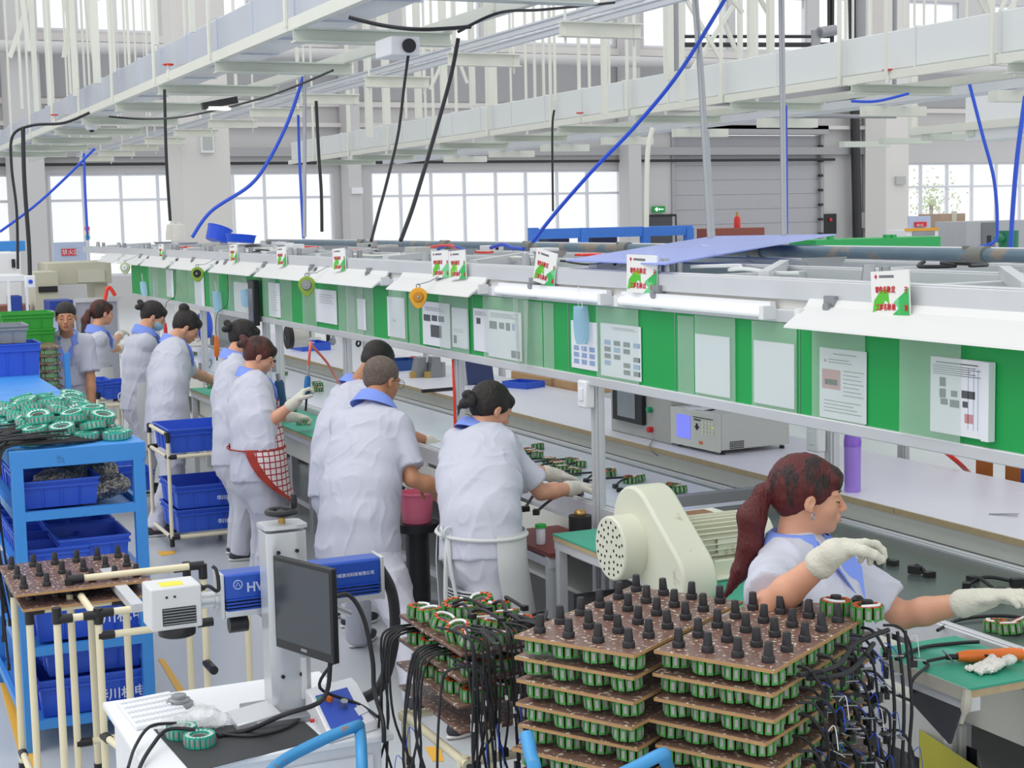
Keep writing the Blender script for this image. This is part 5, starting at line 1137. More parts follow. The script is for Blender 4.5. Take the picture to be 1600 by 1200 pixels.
L2, F2, T2 = PZ(1022, 1015, 1.2), PZ(1210, 1047, 1.2), PZ(1195, 930, 1.2)
tray_stack(L1, F1, T1, 1.2, 8, 'left', False, (4, 6))
tray_stack(L2, F2, T2, 1.2, 8, 'right', True, (4, 6), skip=((3, 5), (2, 5)))
for i, (px, py) in enumerate(((1306, 958), (1355, 966))):
    p = PZ(px, py, 1.201); stat_at(sg, [True], p, ['left', 'right'][i]+' of the two stators lying on top of the right tray stack', (0, 0, 1.0+i), 1.1, group='')
    MB().lathe([(0, 0), (.017, 0), (.015, .05), (0, .052)], p+V(0, 0, .0), n=12).build('peg', PEG, label=['left', 'right'][i]+' black peg standing through a stator on the right stack', cat='peg')
c = PZ(1340, 952, 1.201); MB().lathe([(0, 0), (.018, .002), (.018, .03), (.01, .038), (0, .038)], c).build('rubber_plug', M['rubber'], label='round black rubber plug behind the two top stators', cat='plug')
# loose cables draped at the right stack
random.seed(21)
bR = V(T2.x-L2.x, T2.y-L2.y, 0); aR = V(F2.x-L2.x, F2.y-L2.y, 0).normalized(); Fp = V(F2.x, F2.y, 0)
for i in range(18):
    u = random.uniform(.02, 1.02); p = Fp+bR*u+aR*.035; z = 1.19-random.choice((0, 1, 2, 3, 4, 5))*PIT-.02; q = [p+V(0, 0, z), p+aR*.03+bR*.06+V(0, 0, z-.01), p+aR*.045+bR*.12+V(0, 0, z-.05-random.random()*.05), p+aR*.035+bR*(.14+.08*random.random())+V(0, 0, z-.12-random.random()*.1)]
    t = thing('cable_lead', 'black cable lead with connector drooping along the side of the right stack', 'cable', q[0], 'cable leads along the right tray stack')
    MB().tube(q, .0038, 6, 0, 4).build('cable', M['rubber'], t); MB().obox(q[-1], (.018, .022, .026), random.random()*3).build('connector', M['black'], t)
    w0 = q[2]; MB().tube([w0, w0+aR*.02+V(0, 0, .02), w0+aR*.03-V(0, 0, .04)], .0013, 5, 0, 4).build('blue_wire', M['bluehose'] if i % 3 else M['white'], t)
    MB().obox(w0+aR*.031-V(0, 0, .048), (.034, .010, .002), random.random()*3, R=Matrix.Rotation(random.uniform(-.6, .6), 3, 'X') @ Matrix.Rotation(random.random()*3, 3, 'Z')).build('metal_tag', M['steel'], t)
for i, (u, l_) in enumerate(((.95, .75), (1.0, .78), (1.03, .6))):
    p = Fp+bR*u+aR*(.05+.015*i); q = [p+V(0, 0, 1.15), p+aR*.02+V(0, 0, .95), p+aR*.01+bR*.02+V(0, 0, 1.15-l_*.6), p+aR*.03+bR*.03+V(0, 0, 1.15-l_)]
    hose([*q], .005, M['rubber'], 'thick black cable hanging down behind the right corner of the stack', group='thick cables at the corner of the right stack', n=7, sm=5)
p = Fp+aR*.02+bR*.15; hose([p+V(0, 0, 1.165), p+bR*.25+aR*.03+V(0, 0, 1.15), p+bR*.5+aR*.02+V(0, 0, 1.17), p+bR*.8+aR*.03+V(0, 0, 1.16)], .007, M['rubber'], 'thick grey-black cable running along the top right edge of the stack')
p = Fp+aR*.03+bR*.2; hose([p+V(0, 0, 1.15), p+bR*.25+aR*.04+V(0, 0, 1.13), p+bR*.55+aR*.03+V(0, 0, 1.155)], .007, M['rubber'], 'second thick cable just below the topmost tray of the right stack')
# cart under the stacks
zc = 1.2-8*PIT-.02; CBL = mat('scuffed_blue_paint', '4396cf', .45, .1, .1, 8, col2='8a7a6c', c2amt=.25, c2scale=22)
ct = thing('platform_cart', 'platform cart with scuffed blue tube handles carrying the peg tray stacks', 'cart', (3.6, -2.2, 0))
c4 = [L1, T1, V(T2.x+.02, T2.y-.2, 0), V(F2.x, F2.y, 0), ]
mb = MB(); mb.prism([V(L1.x-.02, L1.y+.05, zc-.03), V(T1.x+.06, T1.y, zc-.03), V(T2.x+.0, T2.y-.02, zc-.03), V(3.42, -2.66, zc-.03), V(F2.x-.03, F2.y-.06, zc-.03), V(F2.x-.06, F2.y+.08, zc-.03)], (0, 0, .03)); mb.build('platform', CBL, ct)
for p in (L1, T1, T2, F2): MB().cyl((p.x, p.y-.02, .12), (p.x, p.y-.02, zc-.03), .02).build('leg', CBL, ct); MB().cyl((p.x-.015, p.y-.02, .06), (p.x+.015, p.y-.02, .06), .06).build('wheel', M['black'], ct)
hz = [PZ(960, 1215, .98), PZ(1036, 1178, 1.02), PZ(1046, 1215, .9)]
MB().tube([hz[0], hz[0].lerp(hz[1], .5), hz[1], hz[1].lerp(hz[2], .3), hz[2], V(hz[2].x, hz[2].y, zc)], .016, 10, 0, 5).build('handle', CBL, ct)
e0, e1 = PZ(823, 1148, 1.02), PZ(836, 1215, .95); MB().tube([e0, e0.lerp(e1, .5), e1, V(e1.x, e1.y, zc-.02)], .018, 10, 0, 3).build('handle', CBL, ct)
# front cart with blue handle in front of the desk
fc = thing('hand_cart', 'blue tube handle of a cart in front of the white desk', 'cart', (3.7, -1.1, 0))
g = [PZ(425, 1203, .78), PZ(490, 1163, .80), PZ(553, 1136, .82), PZ(562, 1142, .8), PZ(566, 1210, .74)]
MB().tube([V(g[0].x-.25, g[0].y+.12, .76), *g, V(g[-1].x, g[-1].y, .3)], .017, 12, 0, 5).build('handle', CBL, fc)
MB().box(g[-1].x-.65, g[-1].x+.03, g[-1].y-.02, g[-1].y+.5, .25, .29).build('platform', CBL, fc)
for dx, dy in ((-.6, 0), (0, 0), (-.6, .45), (0, .45)): MB().cyl((g[-1].x+dx-.015, g[-1].y+dy, .06), (g[-1].x+dx+.015, g[-1].y+dy, .06), .06).box(g[-1].x+dx-.01, g[-1].x+dx+.01, g[-1].y+dy-.01, g[-1].y+dy+.01, .06, .25).build('wheel', M['black'], fc)
# ------------------------------------------------------------ cart with cabled stators left of the stacks
zt = 1.08; P0 = PZ(705, 1010, zt); bx0, bx1, by1, by0 = P0.x-.10, P0.x+.42, P0.y+.02, P0.y-.30
tc = thing('tube_trolley', 'ivory tube trolley carrying the heap of cabled stators', 'trolley', ((bx0+bx1)/2, (by0+by1)/2, 0))
for x in (bx0+.02, bx1-.02):
    for y in (by0+.02, by1-.02): MB().cyl((x, y, .02), (x, y, zt-.30), .014).build('post', M['creamtube'], tc)
MB().cyl((bx0, by1-.02, zt-.32), (bx1, by1-.02, zt-.32), .014).cyl((bx0, by0+.02, zt-.32), (bx1, by0+.02, zt-.32), .014).cyl((bx0+.02, by0, zt-.32), (bx0+.02, by1, zt-.32), .014).cyl((bx1-.02, by0, zt-.32), (bx1-.02, by1, zt-.32), .014).build('rail', M['creamtube'], tc)
for k, z in enumerate((zt, zt-.075, zt-.15, zt-.225)):
    t = thing('peg_tray', 'brown tray, %s, under the cabled stators on the ivory trolley' % ['topmost', 'second', 'third', 'lowest'][k], 'tray', ((bx0+bx1)/2, (by0+by1)/2, z-.01))
    MB().box(bx0+random.uniform(0, .02), bx1, by0, by1-random.uniform(0, .02), z-.01, z).build('tray_board', PLY, t, bevel=.003)
random.seed(31)
for k, z in enumerate((zt, zt-.075, zt-.15)):
    for i in range(5):
        for j in range(3):
            if k and not (i == 0 or j == 2): continue
            x = bx0+.05+i*.098; y = by0+.05+j*.105
            stat_at(sg, [True], (x+random.uniform(-.01, .01), y+random.uniform(-.01, .01), z+.002+(.0 if k else random.uniform(0, .014))), 'green and orange stator in the cabled heap on the ivory trolley', (random.uniform(-.25, .25)*(k == 0), random.uniform(-.25, .25)*(k == 0), random.random()*6), group='stators heaped on the ivory trolley')
for i in range(46):
    s_ = (i*.37) % 1; side = i % 4
    x = bx0-.02+random.uniform(-.02, .02); y = by1-s_*(by1-by0)
    if side == 0: x = bx0+s_*(bx1-bx0); y = by1+.02
    z1 = zt+random.uniform(.02, .05) if i % 2 else zt-.05; ln = random.uniform(.25, .62); o = V(-1, 0, 0) if side else V(0, 1, 0)
    q = [V(x, y, z1)-o*.12+V(random.uniform(-.04, .04), random.uniform(-.05, .05), .01), V(x, y, z1+.015), V(x, y, z1-.05)+o*.035, V(x, y, z1-ln*.6)+o*.045+V(0, random.uniform(-.03, .03), 0), V(x, y, z1-ln)+o*.03+V(0, random.uniform(-.06, .06), 0)]
    t = thing('cable_lead', 'black cable lead hanging from the stators on the ivory trolley', 'cable', q[0], 'cable leads hanging off the ivory trolley')
    MB().tube(q, .0039, 6, 0, 5).build('cable', M['rubber'], t)
    MB().obox(q[-1], (.016, .02, .024), random.random()*3).build('connector', M['black'], t)
    if i % 2: m_ = q[3].lerp(q[2], .3); MB().cyl(m_, m_.lerp(q[3], .3), .0062, n=8).build('white_label_band', M['white'], t)
    if i % 3 == 0: MB().tube([q[3], q[3]+o*.02+V(0, 0, .02), q[3]+o*.03-V(0, 0, .04)], .0013, 5, 0, 3).build('blue_wire', M['bluehose'], t)
for i in range(12):
    x = bx0+random.uniform(0, .4); y = by0+random.uniform(0, .28); q = [(x, y, zt+.045), (x-.07, y-.04+random.uniform(0, .08), zt+.07), (x-.16, y+random.uniform(-.08, .06), zt+.055)]
    t = thing('cable_lead', 'black cable lead lying across the stators on the ivory trolley', 'cable', q[0], 'cable leads lying over the trolley heap'); MB().tube(q, .0055, 6, 0, 5).build('cable', M['rubber'], t); MB().obox(q[-1], (.018, .02, .016), i).build('connector', M['black'], t)
# ------------------------------------------------------------ cream gear motor
MC = mat('cream_machine_paint', 'd9dac6', .42, 0, .04, 5, col2='b8b49a', c2amt=.12, c2scale=9)
c = PY(953, 857, -2.82); r = .128
gm = thing('gear_motor', 'large cream gear motor with round perforated cover and finned body', 'motor', (c.x, c.y-.3, .86))
MB().cyl(c+V(0, 0, 0), c+V(0, -.12, 0), r, n=40).build('vent_drum', MC, gm, bevel=.008)
hm = MB()
for rad, n_ in ((.25, 5), (.45, 9), (.64, 13), (.82, 16)):
    for k in range(n_):
        a = k*math.tau/n_+rad*3; q = c+V(math.cos(a)*r*rad, .0, math.sin(a)*r*rad); hm.cyl(q+V(0, .0012, 0), q-V(0, .002, 0), .0058, n=8)
hm.build('vent_holes', mat('hole_dark', '15140f', .9), gm)
# belt guard: rounded slab leaning towards the motor
g0 = V(c.x-.01, 0, c.z+.03); ra = .185; g1 = V(c.x-.16, 0, c.z-.13); rb_ = .10
g0, g1 = V(c.x+.0, 0, c.z+.075), V(c.x-.27, 0, c.z-.085); dg_ = math.degrees(math.atan2(g1.z-g0.z, g1.x-g0.x))
poly = [V(g0.x+math.cos(R_(a))*.165, c.y-.10, g0.z+math.sin(R_(a))*.165) for a in np.linspace(dg_+85, dg_+275, 14)]+[V(g1.x+math.cos(R_(a))*.13, c.y-.10, g1.z+math.sin(R_(a))*.13) for a in np.linspace(dg_-85, dg_+85, 12)]
MB().prism(poly, (0, -.15, 0)).build('belt_guard', MC, gm, bevel=.012)
mc = V(c.x-.03, c.y-.28, c.z-.02)
MB().cyl(mc+V(0, .06, 0), mc+V(0, .02, 0), .135, .14, 30).cyl(mc+V(0, .02, 0), mc+V(0, -.0, 0), .12, .12, 30).build('end_flange', mat('rusty_shaft', '8c6a4a', .6, .2, .2, 30), gm)
MB().cyl(mc, mc+V(0, -.04, 0), .125, n=30).cyl(mc+V(0, -.03, 0), mc+V(0, -.30, 0), .098, n=30).cyl(mc+V(0, -.29, 0), mc+V(0, -.40, 0), .122, .115, n=30).build('motor_body', MC, gm, bevel=.004)
fm = MB()
for k in range(34):
    a = k*math.tau/34; d = V(math.cos(a), 0, math.sin(a)); s0 = mc+d*.108; fm.obox(s0+V(0, -.165, 0), (.028, .25, .004), R=Matrix.Rotation(-a, 3, 'Y'))
fm.build('cooling_fins', MC, gm)
MB().box(mc.x-.11, mc.x-.10, mc.y-.23, mc.y-.13, mc.z-.03, mc.z+.04).box(mc.x-.135, mc.x-.07, mc.y-.24, mc.y-.1, mc.z-.11, mc.z-.04).build('terminal_box', MC, gm, bevel=.008)
MB().box(mc.x+.0, mc.x+.15, mc.y-.27, mc.y+.06, mc.z+.07, mc.z+.115).build('top_housing', MC, gm, bevel=.015); MB().box(mc.x+.03, mc.x+.11, mc.y-.2, mc.y+.0, mc.z+.115, mc.z+.118).build('rusty_slot', mat('rusty_shaft', '8c6a4a', .6, .2, .2, 30), gm)
MB().torus(mc+V(.0, .04, .15), (1, 0, 0), .018, .006, 14, 6).build('lifting_eye', mat('rusty_shaft', '8c6a4a', .6, .2, .2, 30), gm)
MB().box(mc.x-.17, mc.x+.12, mc.y-.3, mc.y+.12, .86, mc.z-.10).build('base_casting', MC, gm, bevel=.015)
# work tables at the belt
def worktable(x0, x1, y0, y1, z, label, frame_label=None, legs=True, matm='teal'):
    t = thing('work_table', label, 'table', ((x0+x1)/2, (y0+y1)/2, 0), None)
    MB().box(x0, x1, y0, y1, z-.006, z).build('rubber_mat', M[matm], t); MB().box(x0+.003, x1-.003, y0+.003, y1-.003, z-.03, z-.006).build('table_top', M['wood'], t)
    MB().box(x0, x1, y1-.05, y1-.01, z-.07, z-.03).box(x0, x1, y0+.0, y0+.04, z-.07, z-.03).build('top_beam', M['alu'], t)
    if legs:
        for x in (x0+.03, x1-.03):
            for y in (y0+.03, y1-.03): MB().box(x-.02, x+.02, y-.02, y+.02, 0, z-.03).box(x-.008, x+.008, y-.022, y+.022, 0, z-.03).build('leg', M['alu'], t)
    return t
worktable(4.62, 6.33, -3.375, -3.04, .86, 'green-topped work table beneath the cream gear motor')
MB().box(4.9, 6.2, -3.36, -3.08, .1, .6).build('dark_box', mat('dark_void_box', '24262e', .7), label='dark box under the green-topped table', cat='bin')  # plain dark box filling the space under the table
q = PZ(858, 868, .78); t = thing('side_stand', 'small dark red topped aluminium stand beside the apron woman', 'stand', (6.6, -3.2, 0))
MB().box(6.36, 6.95, -3.37, -3.04, .74, .76).build('stand_top', mat('dark_red_board', '7c3a34', .6), t)
for x in (6.39, 6.92):
    for y in (-3.35, -3.06): MB().box(x-.02, x+.02, y-.02, y+.02, 0, .74).box(x-.008, x+.008, y-.022, y+.022, 0, .74).build('leg', M['alu'], t)
MB().box(6.36, 6.95, -3.075, -3.045, .69, .73).build('rail', M['alu'], t)
c = V(6.58, -3.10, .76); t = thing('white_bottle', 'small white bottle with a green lid on the dark red stand', 'bottle', c); MB().lathe([(0, 0), (.02, 0), (.022, .01), (.022, .07), (.018, .08), (0, .08)], c).build('bottle_body', M['paper'], t); MB().lathe([(0, .08), (.027, .08), (.027, .095), (0, .1)], c).build('green_lid', mat('lid_green', '35b84a', .4), t)
c = V(6.52, -3.28, .76); t = thing('black_cup', 'black round pot with a brass top on the stand by the green table', 'pot', c); MB().lathe([(0, 0), (.055, 0), (.055, .13), (0, .13)], c).build('pot_body', M['rubber'], t); MB().ell(c+V(0, 0, .14), (.03, .03, .02)).build('brass_knob', mat('brass', 'b9925a', .35, .7), t)
MB().box(6.42, 6.62, -3.3, -3.16, .76, .86).build('press_block', mat('dark_machine_block', '4a3a36', .6), label='dark brown machine block on the red-topped stand', cat='block') if False else None
# right green table
A_ = PZ(1511, 1077, .9); B_ = PZ(1412, 1030, .9)
t = worktable(A_.x-.0, B_.x+.14, -3.38, A_.y, .9, 'green-matted work table at the right edge under the orange driver', legs=False)
MB().prism([V(A_.x+.02, A_.y-.01, .88), V(A_.x+.28, A_.y-.01, .88), V(A_.x+.28, A_.y-.02, .78), V(A_.x+.1, A_.y-.02, .70)], (0, -.01, 0)).build('support_bracket', mat('dark_bracket', '3b3d42', .5), t)
for x in (A_.x+.05, B_.x+.1): MB().box(x-.02, x+.02, -3.36, -3.32, 0, .88).build('leg', M['alu'], t)
MB().tube([(A_.x-.004, A_.y+.004, .9), (A_.x-.01, A_.y+.01, .86), (A_.x-.0, A_.y+.02, .80)], [.012, .016, .006], 7, 0, 4).box(A_.x-.004, A_.x+.43, A_.y, A_.y+.003, .862, .902).build('plastic_film', mat('clear_wrap', 'c9c6b6', .25, alpha=.7), t)
a, b = PZ(1496, 1026, .922), PZ(1598, 1022, .922); u = (b-a).normalized(); t = thing('electric_driver', 'orange electric screwdriver lying on the green mat at right', 'electric screwdriver', a)
MB().lathe([(0, 0), (.014, .0), (.020, .03), (.0195, .12), (.022, .17), (.018, .205), (0, .207)], a, u, 18).build('handle', M['orange'], t); MB().cyl(a-u*.035, a+u*.004, .009).build('nose', M['black'], t); MB().torus(a-u*.03+V(0, 0, .003), u+V(0, 0, .8), .024, .0016, 18, 5).build('hanging_ring', M['steel'], t)
s_ = a+u*.09+V(-.016, .012, .006); MB().ell(s_, (.007, .007, .004)).build('switch_button', M['black'], t)
pipe([a-u*.03, a-u*.10+V(-.02, .02, -.005), PZ(1450, 1040, .91), PZ(1426, 1062, .905), PZ(1424, 1085, .80)], .005, M['rubber'], 'black cable of the orange screwdriver curling off the green table', 'cable', 'cable', smooth=6)
pipe([PZ(1400, 1030, .905), PZ(1440, 1012, .908), PZ(1495, 1005, .908), PZ(1530, 1003, .92)], .006, M['rubber'], 'thick black cable lying across the green mat behind the orange tool', 'cable', 'cable', smooth=6)
gs = SDF(.0035); cg = PZ(1552, 1040, .915); random.seed(3)
for k in range(16): gs.ell(cg+V(random.uniform(-.028, .028), random.uniform(-.055, .05), random.uniform(-.006, .016)), (.016, .02, .010), None, .006)
for k in range(4): gs.cap(cg+V(.0, .03, 0), cg+V(-.03+.02*k, .075, -.004), .008, .007, .005)
sdf_obj('glove_crumpled', gs, mat('white_cotton', 'e6e2dc', .9, 0, .05, 40, .3, 200), None, (.010, (34, 34, 34), 3), label='crumpled white glove lying by the orange screwdriver', cat='glove')
for i, (px, py) in enumerate(((1556, 985), (1578, 990), (1592, 985))):
    p = PZ(px, py, .902); stat_at(sg, [True], p, ['left', 'middle', 'right'][i]+' stator among the parts behind the orange screwdriver', (.2*i, .1, i), 1.0, group='')
pipe([PZ(1465, 985, .905), PZ(1500, 968, .91), PZ(1560, 962, .912), PZ(1604, 966, .91)], .006, M['rubber'], 'black cable arching along the belt edge at right', 'cable', 'cable', smooth=6)
# yellow and black open box at lower right
q = [PZ(1437, 1140, .55), PZ(1540, 1108, .55), PZ(1640, 1150, .55), PZ(1535, 1205, .55)]
t = thing('sheet_metal_bin', 'open yellow and black sheet metal bin at the lower right corner', 'bin', q[0])
q = [V(p.x, max(p.y, -3.37), .55) for p in q]
cx_, cy_ = sum(p.x for p in q)/4, sum(p.y for p in q)/4
x0, x1, y0, y1 = q[3].x, q[1].x, q[2].y+.0, q[0].y
def wallp(a_, b_, m_, nm):
    MB().prism([V(a_.x, a_.y, .25), V(b_.x, b_.y, .25), V(b_.x, b_.y, .55), V(a_.x, a_.y, .55)], (V(cx_, cy_, 0)-V((a_.x+b_.x)/2, (a_.y+b_.y)/2, 0)).normalized()*.006).build(nm, m_, t)
YL = mat('yellow_green_paint', 'b5b03c', .5); DK = mat('dark_blue_black_steel', '1c1d2e', .4, .2, .1, 4)
wallp(q[3], q[0], YL, 'yellow_side'); wallp(q[0], q[1], DK, 'dark_side'); wallp(q[1], q[2], DK, 'dark_side'); wallp(q[2], q[3], M['alud'], 'grey_side')
MB().prism([V(p.x, p.y, .30) for p in q], (0, 0, .006)).build('floor_plate', DK, t)
MB().prism([V(p.x, p.y, .02) for p in q], (0, 0, .23)).build('bin_base', mat('orange_base', 'd0742e', .5), t)
MB().box(3.9, 4.6, -3.36, -3.34, .45, .62).build('socket_strip', M['gray'], label='pale panel with power sockets under the belt at right', cat='panel')
# ------------------------------------------------------------ white desk with the laser marker
DZ = .75
dk0, dk1 = PZ(160, 1097, DZ), PZ(615, 1146, DZ); X1, X0, Y1, Y0 = dk0.x, dk1.x, dk0.y, dk1.y
dsk = thing('marking_desk', 'white steel desk carrying the laser marking machine', 'desk', ((X0+X1)/2, (Y0+Y1)/2, 0))
DW = mat('white_powder_coat', 'eceef2', .35, 0, .015, 3)
MB().box(X0, X1, Y0, Y1, DZ-.022, DZ).build('desk_top', DW, dsk, bevel=.005)
MB().box(X0+.03, X1-.03, Y0+.03, Y1-.03, .08, DZ-.022).build('desk_body', DW, dsk, bevel=.004)
MB().box(X0+.015, X0+.028, Y0+.06, Y1-.06, .1, .45).box(X0+.015, X0+.028, Y0+.06, Y1-.06, .47, .69).build('door_panel', DW, dsk, bevel=.004)
MB().torus((X0+.22, Y1-.028, .60), (0, 1, 0), .028, .004, 16, 6).build('ring_handle', M['steel'], dsk)
for x in (X0+.08, X1-.08):
    for y in (Y0+.08, Y1-.08): MB().cyl((x, y-.012, .035), (x, y+.012, .035), .035).box(x-.01, x+.01, y-.01, y+.01, .035, .08).build('castor', M['black'], dsk)
cz = PX(447, 822, 4.72).z; cx, cy = 4.72, PX(447, 1000, 4.72).y
lm = thing('laser_marker', 'laser marking machine with silver column and blue beam tube on the white desk', 'marking machine', (cx, cy, DZ))
SIL = mat('silver_anodised', 'cfd2d6', .3, .4, .03, 5)
n = 20; poly = []
for k in range(n):
    a = k*math.tau/n; poly.append(V(cx+.055*max(-.98, min(.98, 1.35*math.cos(a))), cy+.066*max(-.985, min(.985, 1.25*math.sin(a))), DZ+.01))
MB().prism(poly, (0, 0, cz-DZ-.02)).build('column', SIL, lm, bevel=.002)
MB().prism([p+(V(p.x-cx, p.y-cy, 0)*.06)+V(0, 0, cz-DZ-.01) for p in poly], (0, 0, .012)).build('column_cap', SIL, lm)
for zz in (cz-.07, .88, 1.0): 
    for yy in (-.03, .03): MB().cyl((cx-.062, cy+yy, zz), (cx-.054, cy+yy, zz), .006, n=10).build('screw', M['black'], lm)
MB().box(cx-.064, cx-.054, cy-.045, cy-.03, .80, .93).build('slot_cover', M['white'], lm)
MB().box(cx-.14, cx+.08, cy-.08, cy+.14, DZ, DZ+.022).build('foot_plate', M['alud'], lm, bevel=.004)
MB().prism([V(cx-.13, cy+.06, DZ+.02), V(cx-.13, cy+.20, DZ+.001), V(cx+.02, cy+.20, DZ+.001), V(cx+.02, cy+.06, DZ+.02)], (0, 0, .02)).build('foot_wedge', SIL, lm, bevel=.004)
hwz = cz+.03
MB().cyl((cx, cy, cz), (cx, cy, hwz), .012).build('brass_collar', mat('brass', 'b9925a', .35, .7), lm)
hw = MB(); hw.torus((cx, cy, hwz+.018), (0, 0, 1), .044, .010, 28, 8); hw.box(cx-.04, cx+.04, cy-.008, cy+.008, hwz+.006, hwz+.02).cyl((cx, cy, hwz), (cx, cy, hwz+.02), .016); hw.build('handwheel', M['black'], lm)
MB().lathe([(0, 0), (.009, 0), (.011, .02), (.009, .045), (0, .046)], (cx, cy-.042, hwz+.025), n=12).build('crank_knob', M['black'], lm)
# beam tube along Y behind the column
bx = cx+.12; b0, b1 = PX(345, 925, bx), PX(588, 912, bx); zt_ = b0.z; bh = .125
LBL = mat('blue_anodised', '2a55b8', .3, .2, .05, 6)
MB().box(bx-.045, bx+.045, b1.y, b0.y, zt_-bh*.18, zt_+bh*.5).build('blue_housing', LBL, lm, bevel=.008)
hs = MB()
for k in range(4): hs.box(bx-.05, bx+.05, b1.y+.005, b0.y-.005, zt_-bh*.18-k*.011, zt_-bh*.18-k*.011+.005)
hs.build('cooling_ribs', LBL, lm)
MB().box(bx-.05, bx+.05, b1.y, b0.y, zt_-bh*.6, zt_-bh*.42).build('silver_base', SIL, lm, bevel=.003)
for y in (b0.y, b1.y-.012): MB().box(bx-.052, bx+.052, y, y+.012, zt_-bh*.62, zt_+bh*.54).build('end_plate', SIL, lm, bevel=.003)
ltr = mat('white_lettering', 'e8ecf4', .5)
fx = bx-.0465
text_mesh('lettering', 'HWAM', (fx, b0.y-.072, zt_+.002), (0, -1, 0), (0, 0, 1), .042, mat('pale_lettering', 'b9c6e6', .5), lm, .0004, 1, .001)
MB().torus((fx, b0.y-.045, zt_+.028), (1, 0, 0), .014, .0016, 20, 5).tube([(fx, b0.y-.038, zt_+.022), (fx, b0.y-.045, zt_+.036), (fx, b0.y-.052, zt_+.022)], .0015, 5).build('round_logo', mat('pale_lettering', 'b9c6e6', .5), lm)
text_mesh('lettering', '武汉华威激光科技有限公司', (fx, b1.y+.19, zt_+.012), (0, -1, 0), (0, 0, 1), .014, ltr, lm, .0003)
MB().box(bx-.04, bx+.04, cy-.05, cy+.05, zt_-bh*.6-.02, zt_-bh*.6).box(cx+.03, bx, cy-.04, cy+.04, zt_-bh*.7, zt_-.01).build('mount_bracket', M['alud'], lm)
# connecting tube and scan head
MB().cyl((bx, b0.y+.01, zt_-.02), (bx, b0.y+.09, zt_-.02), .026).cyl((bx, b0.y+.01, zt_-.02), (bx, b0.y+.025, zt_-.02), .034).build('beam_tube', SIL, lm)
hy0, hy1 = b0.y+.075, b0.y+.235; hz0, hz1 = PX(260, 978, bx).z, PX(260, 912, bx).z
MB().box(bx-.06, bx+.075, hy0, hy1, hz0, hz1).build('scan_head', mat('scan_head_grey', 'd8d9da', .4), lm, bevel=.006)
MB().box(bx-.062, bx-.059, hy0+.02, hy1-.035, hz0+.015, hz0+.07).build('louvre', M['black'], lm)
lv = MB()
for k in range(6): lv.box(bx-.065, bx-.061, hy0+.022, hy1-.037, hz0+.019+k*.009, hz0+.022+k*.009)
lv.build('louvre_slats', M['alud'], lm)
MB().box(bx-.04, bx+.02, hy0+.05, hy1-.04, hz1, hz1+.0015).build('warning_label', mat('warning_yellow', 'e5dc3a', .5), lm)
for yy in (.085, .11): MB().cyl((bx-.063, hy0+yy, hz1-.03), (bx-.058, hy0+yy, hz1-.03), .004, n=8).build('screw', M['black'], lm)
ly = (hy0+hy1)/2-.01; MB().lathe([(0, 0), (.056, 0), (.060, -.008), (.058, -.03), (.045, -.036), (0, -.036)], (bx, ly, hz0)).build('scan_lens', M['black'], lm)
kx = PX(372, 975, bx); MB().cyl((kx.x, kx.y+.03, kx.z), (kx.x, kx.y-.03, kx.z), .026).build('black_knob', M['black'], lm); MB().cyl((kx.x, kx.y-.028, kx.z), (kx.x, kx.y-.034, kx.z), .012).build('yellow_dot', mat('warning_yellow', 'e5dc3a', .5), lm)
MB().tube([(bx-.03, hy0-.01, hz1-.02), (bx-.05, b0.y+.05, hz1-.012), (bx-.05, b0.y+.02, hz1-.03), (bx-.04, b0.y+.02, hz1+.03), (bx-.03, b0.y+.03, hz1+.045)], .006, 7, 0, 5).build('signal_cable', M['rubber'], lm)
# corrugated hose from tube end to the floor side
e1 = V(bx, b1.y-.01, zt_+.02)
MB().tube([e1, PX(612, 925, bx), PX(617, 985, bx), PX(606, 1045, bx), PX(590, 1078, bx), PX(566, 1092, bx)], .019, 12, 0, 7).build('corrugated_hose', M['rubber'], lm)
MB().tube([PX(517, 935, 4.6), PX(545, 930, 4.62), PX(568, 965, 4.6), PX(582, 1030, 4.55), PX(585, 1080, 4.5), PX(598, 1125, 4.35), PX(600, 1160, 4.33)], .0075, 8, 0, 6).build('signal_cable', M['rubber'], lm)
# monitor
TL = PX(426, 868, 4.60); h_ = V(-.95, -.33, 0).normalized(); wM = .40
# find width so that the right edge lands at the photo's place
def pxof(P):
    q = CM @ (np.array(P)-np.array([0, 0, CAM_H])); return 800+FPX*q[0]/q[2], 600-FPX*q[1]/q[2]
for wM in np.arange(.2, .7, .005):
    if pxof(TL+h_*wM)[0] > 516: break
hM = (TL-PX(434, 1010, 4.60)).length
nM = V(h_.y, -h_.x, 0); nM = nM if nM.dot(V(-1, .3, 0)) > 0 else -nM
mo = thing('monitor', 'black flat monitor on an arm in front of the laser column', 'monitor', TL+h_*wM/2-V(0, 0, hM))
def mq(u, v, d): return TL+h_*wM*u-V(0, 0, hM*v)-nM*d
def mbx(u0, v0, u1, v1, d0, d1): return MB().prism([mq(u0, v0, d0), mq(u1, v0, d0), mq(u1, v1, d0), mq(u0, v1, d0)], nM*(d0-d1))
mbx(0, 0, 1, 1, .0, .022).build('monitor_case', M['black'], mo, bevel=.003)
mbx(.03, .045, .97, .90, -.0012, .0).build('screen', mat('dark_screen', '3c4148', .12, 0, .02, 2), mo)
mbx(.45, .93, .55, .96, -.0012, 0).build('badge', M['alud'], mo); mbx(.12, .15, .88, .85, .022, .040).build('rear_bulge', M['black'], mo, bevel=.006)
cb = mq(.5, .5, .04); MB().beam(cb, cb+V(.02, -.05, .0), .05, .03).tube([cb+V(0, -.05, 0), PX(545, 958, 4.66), V(cx+.03, cy-.06, cb.z-.02)], .012, 8).box(cx-.0, cx+.05, cy-.09, cy-.06, cb.z-.04, cb.z+.07).build('monitor_arm', SIL, mo)
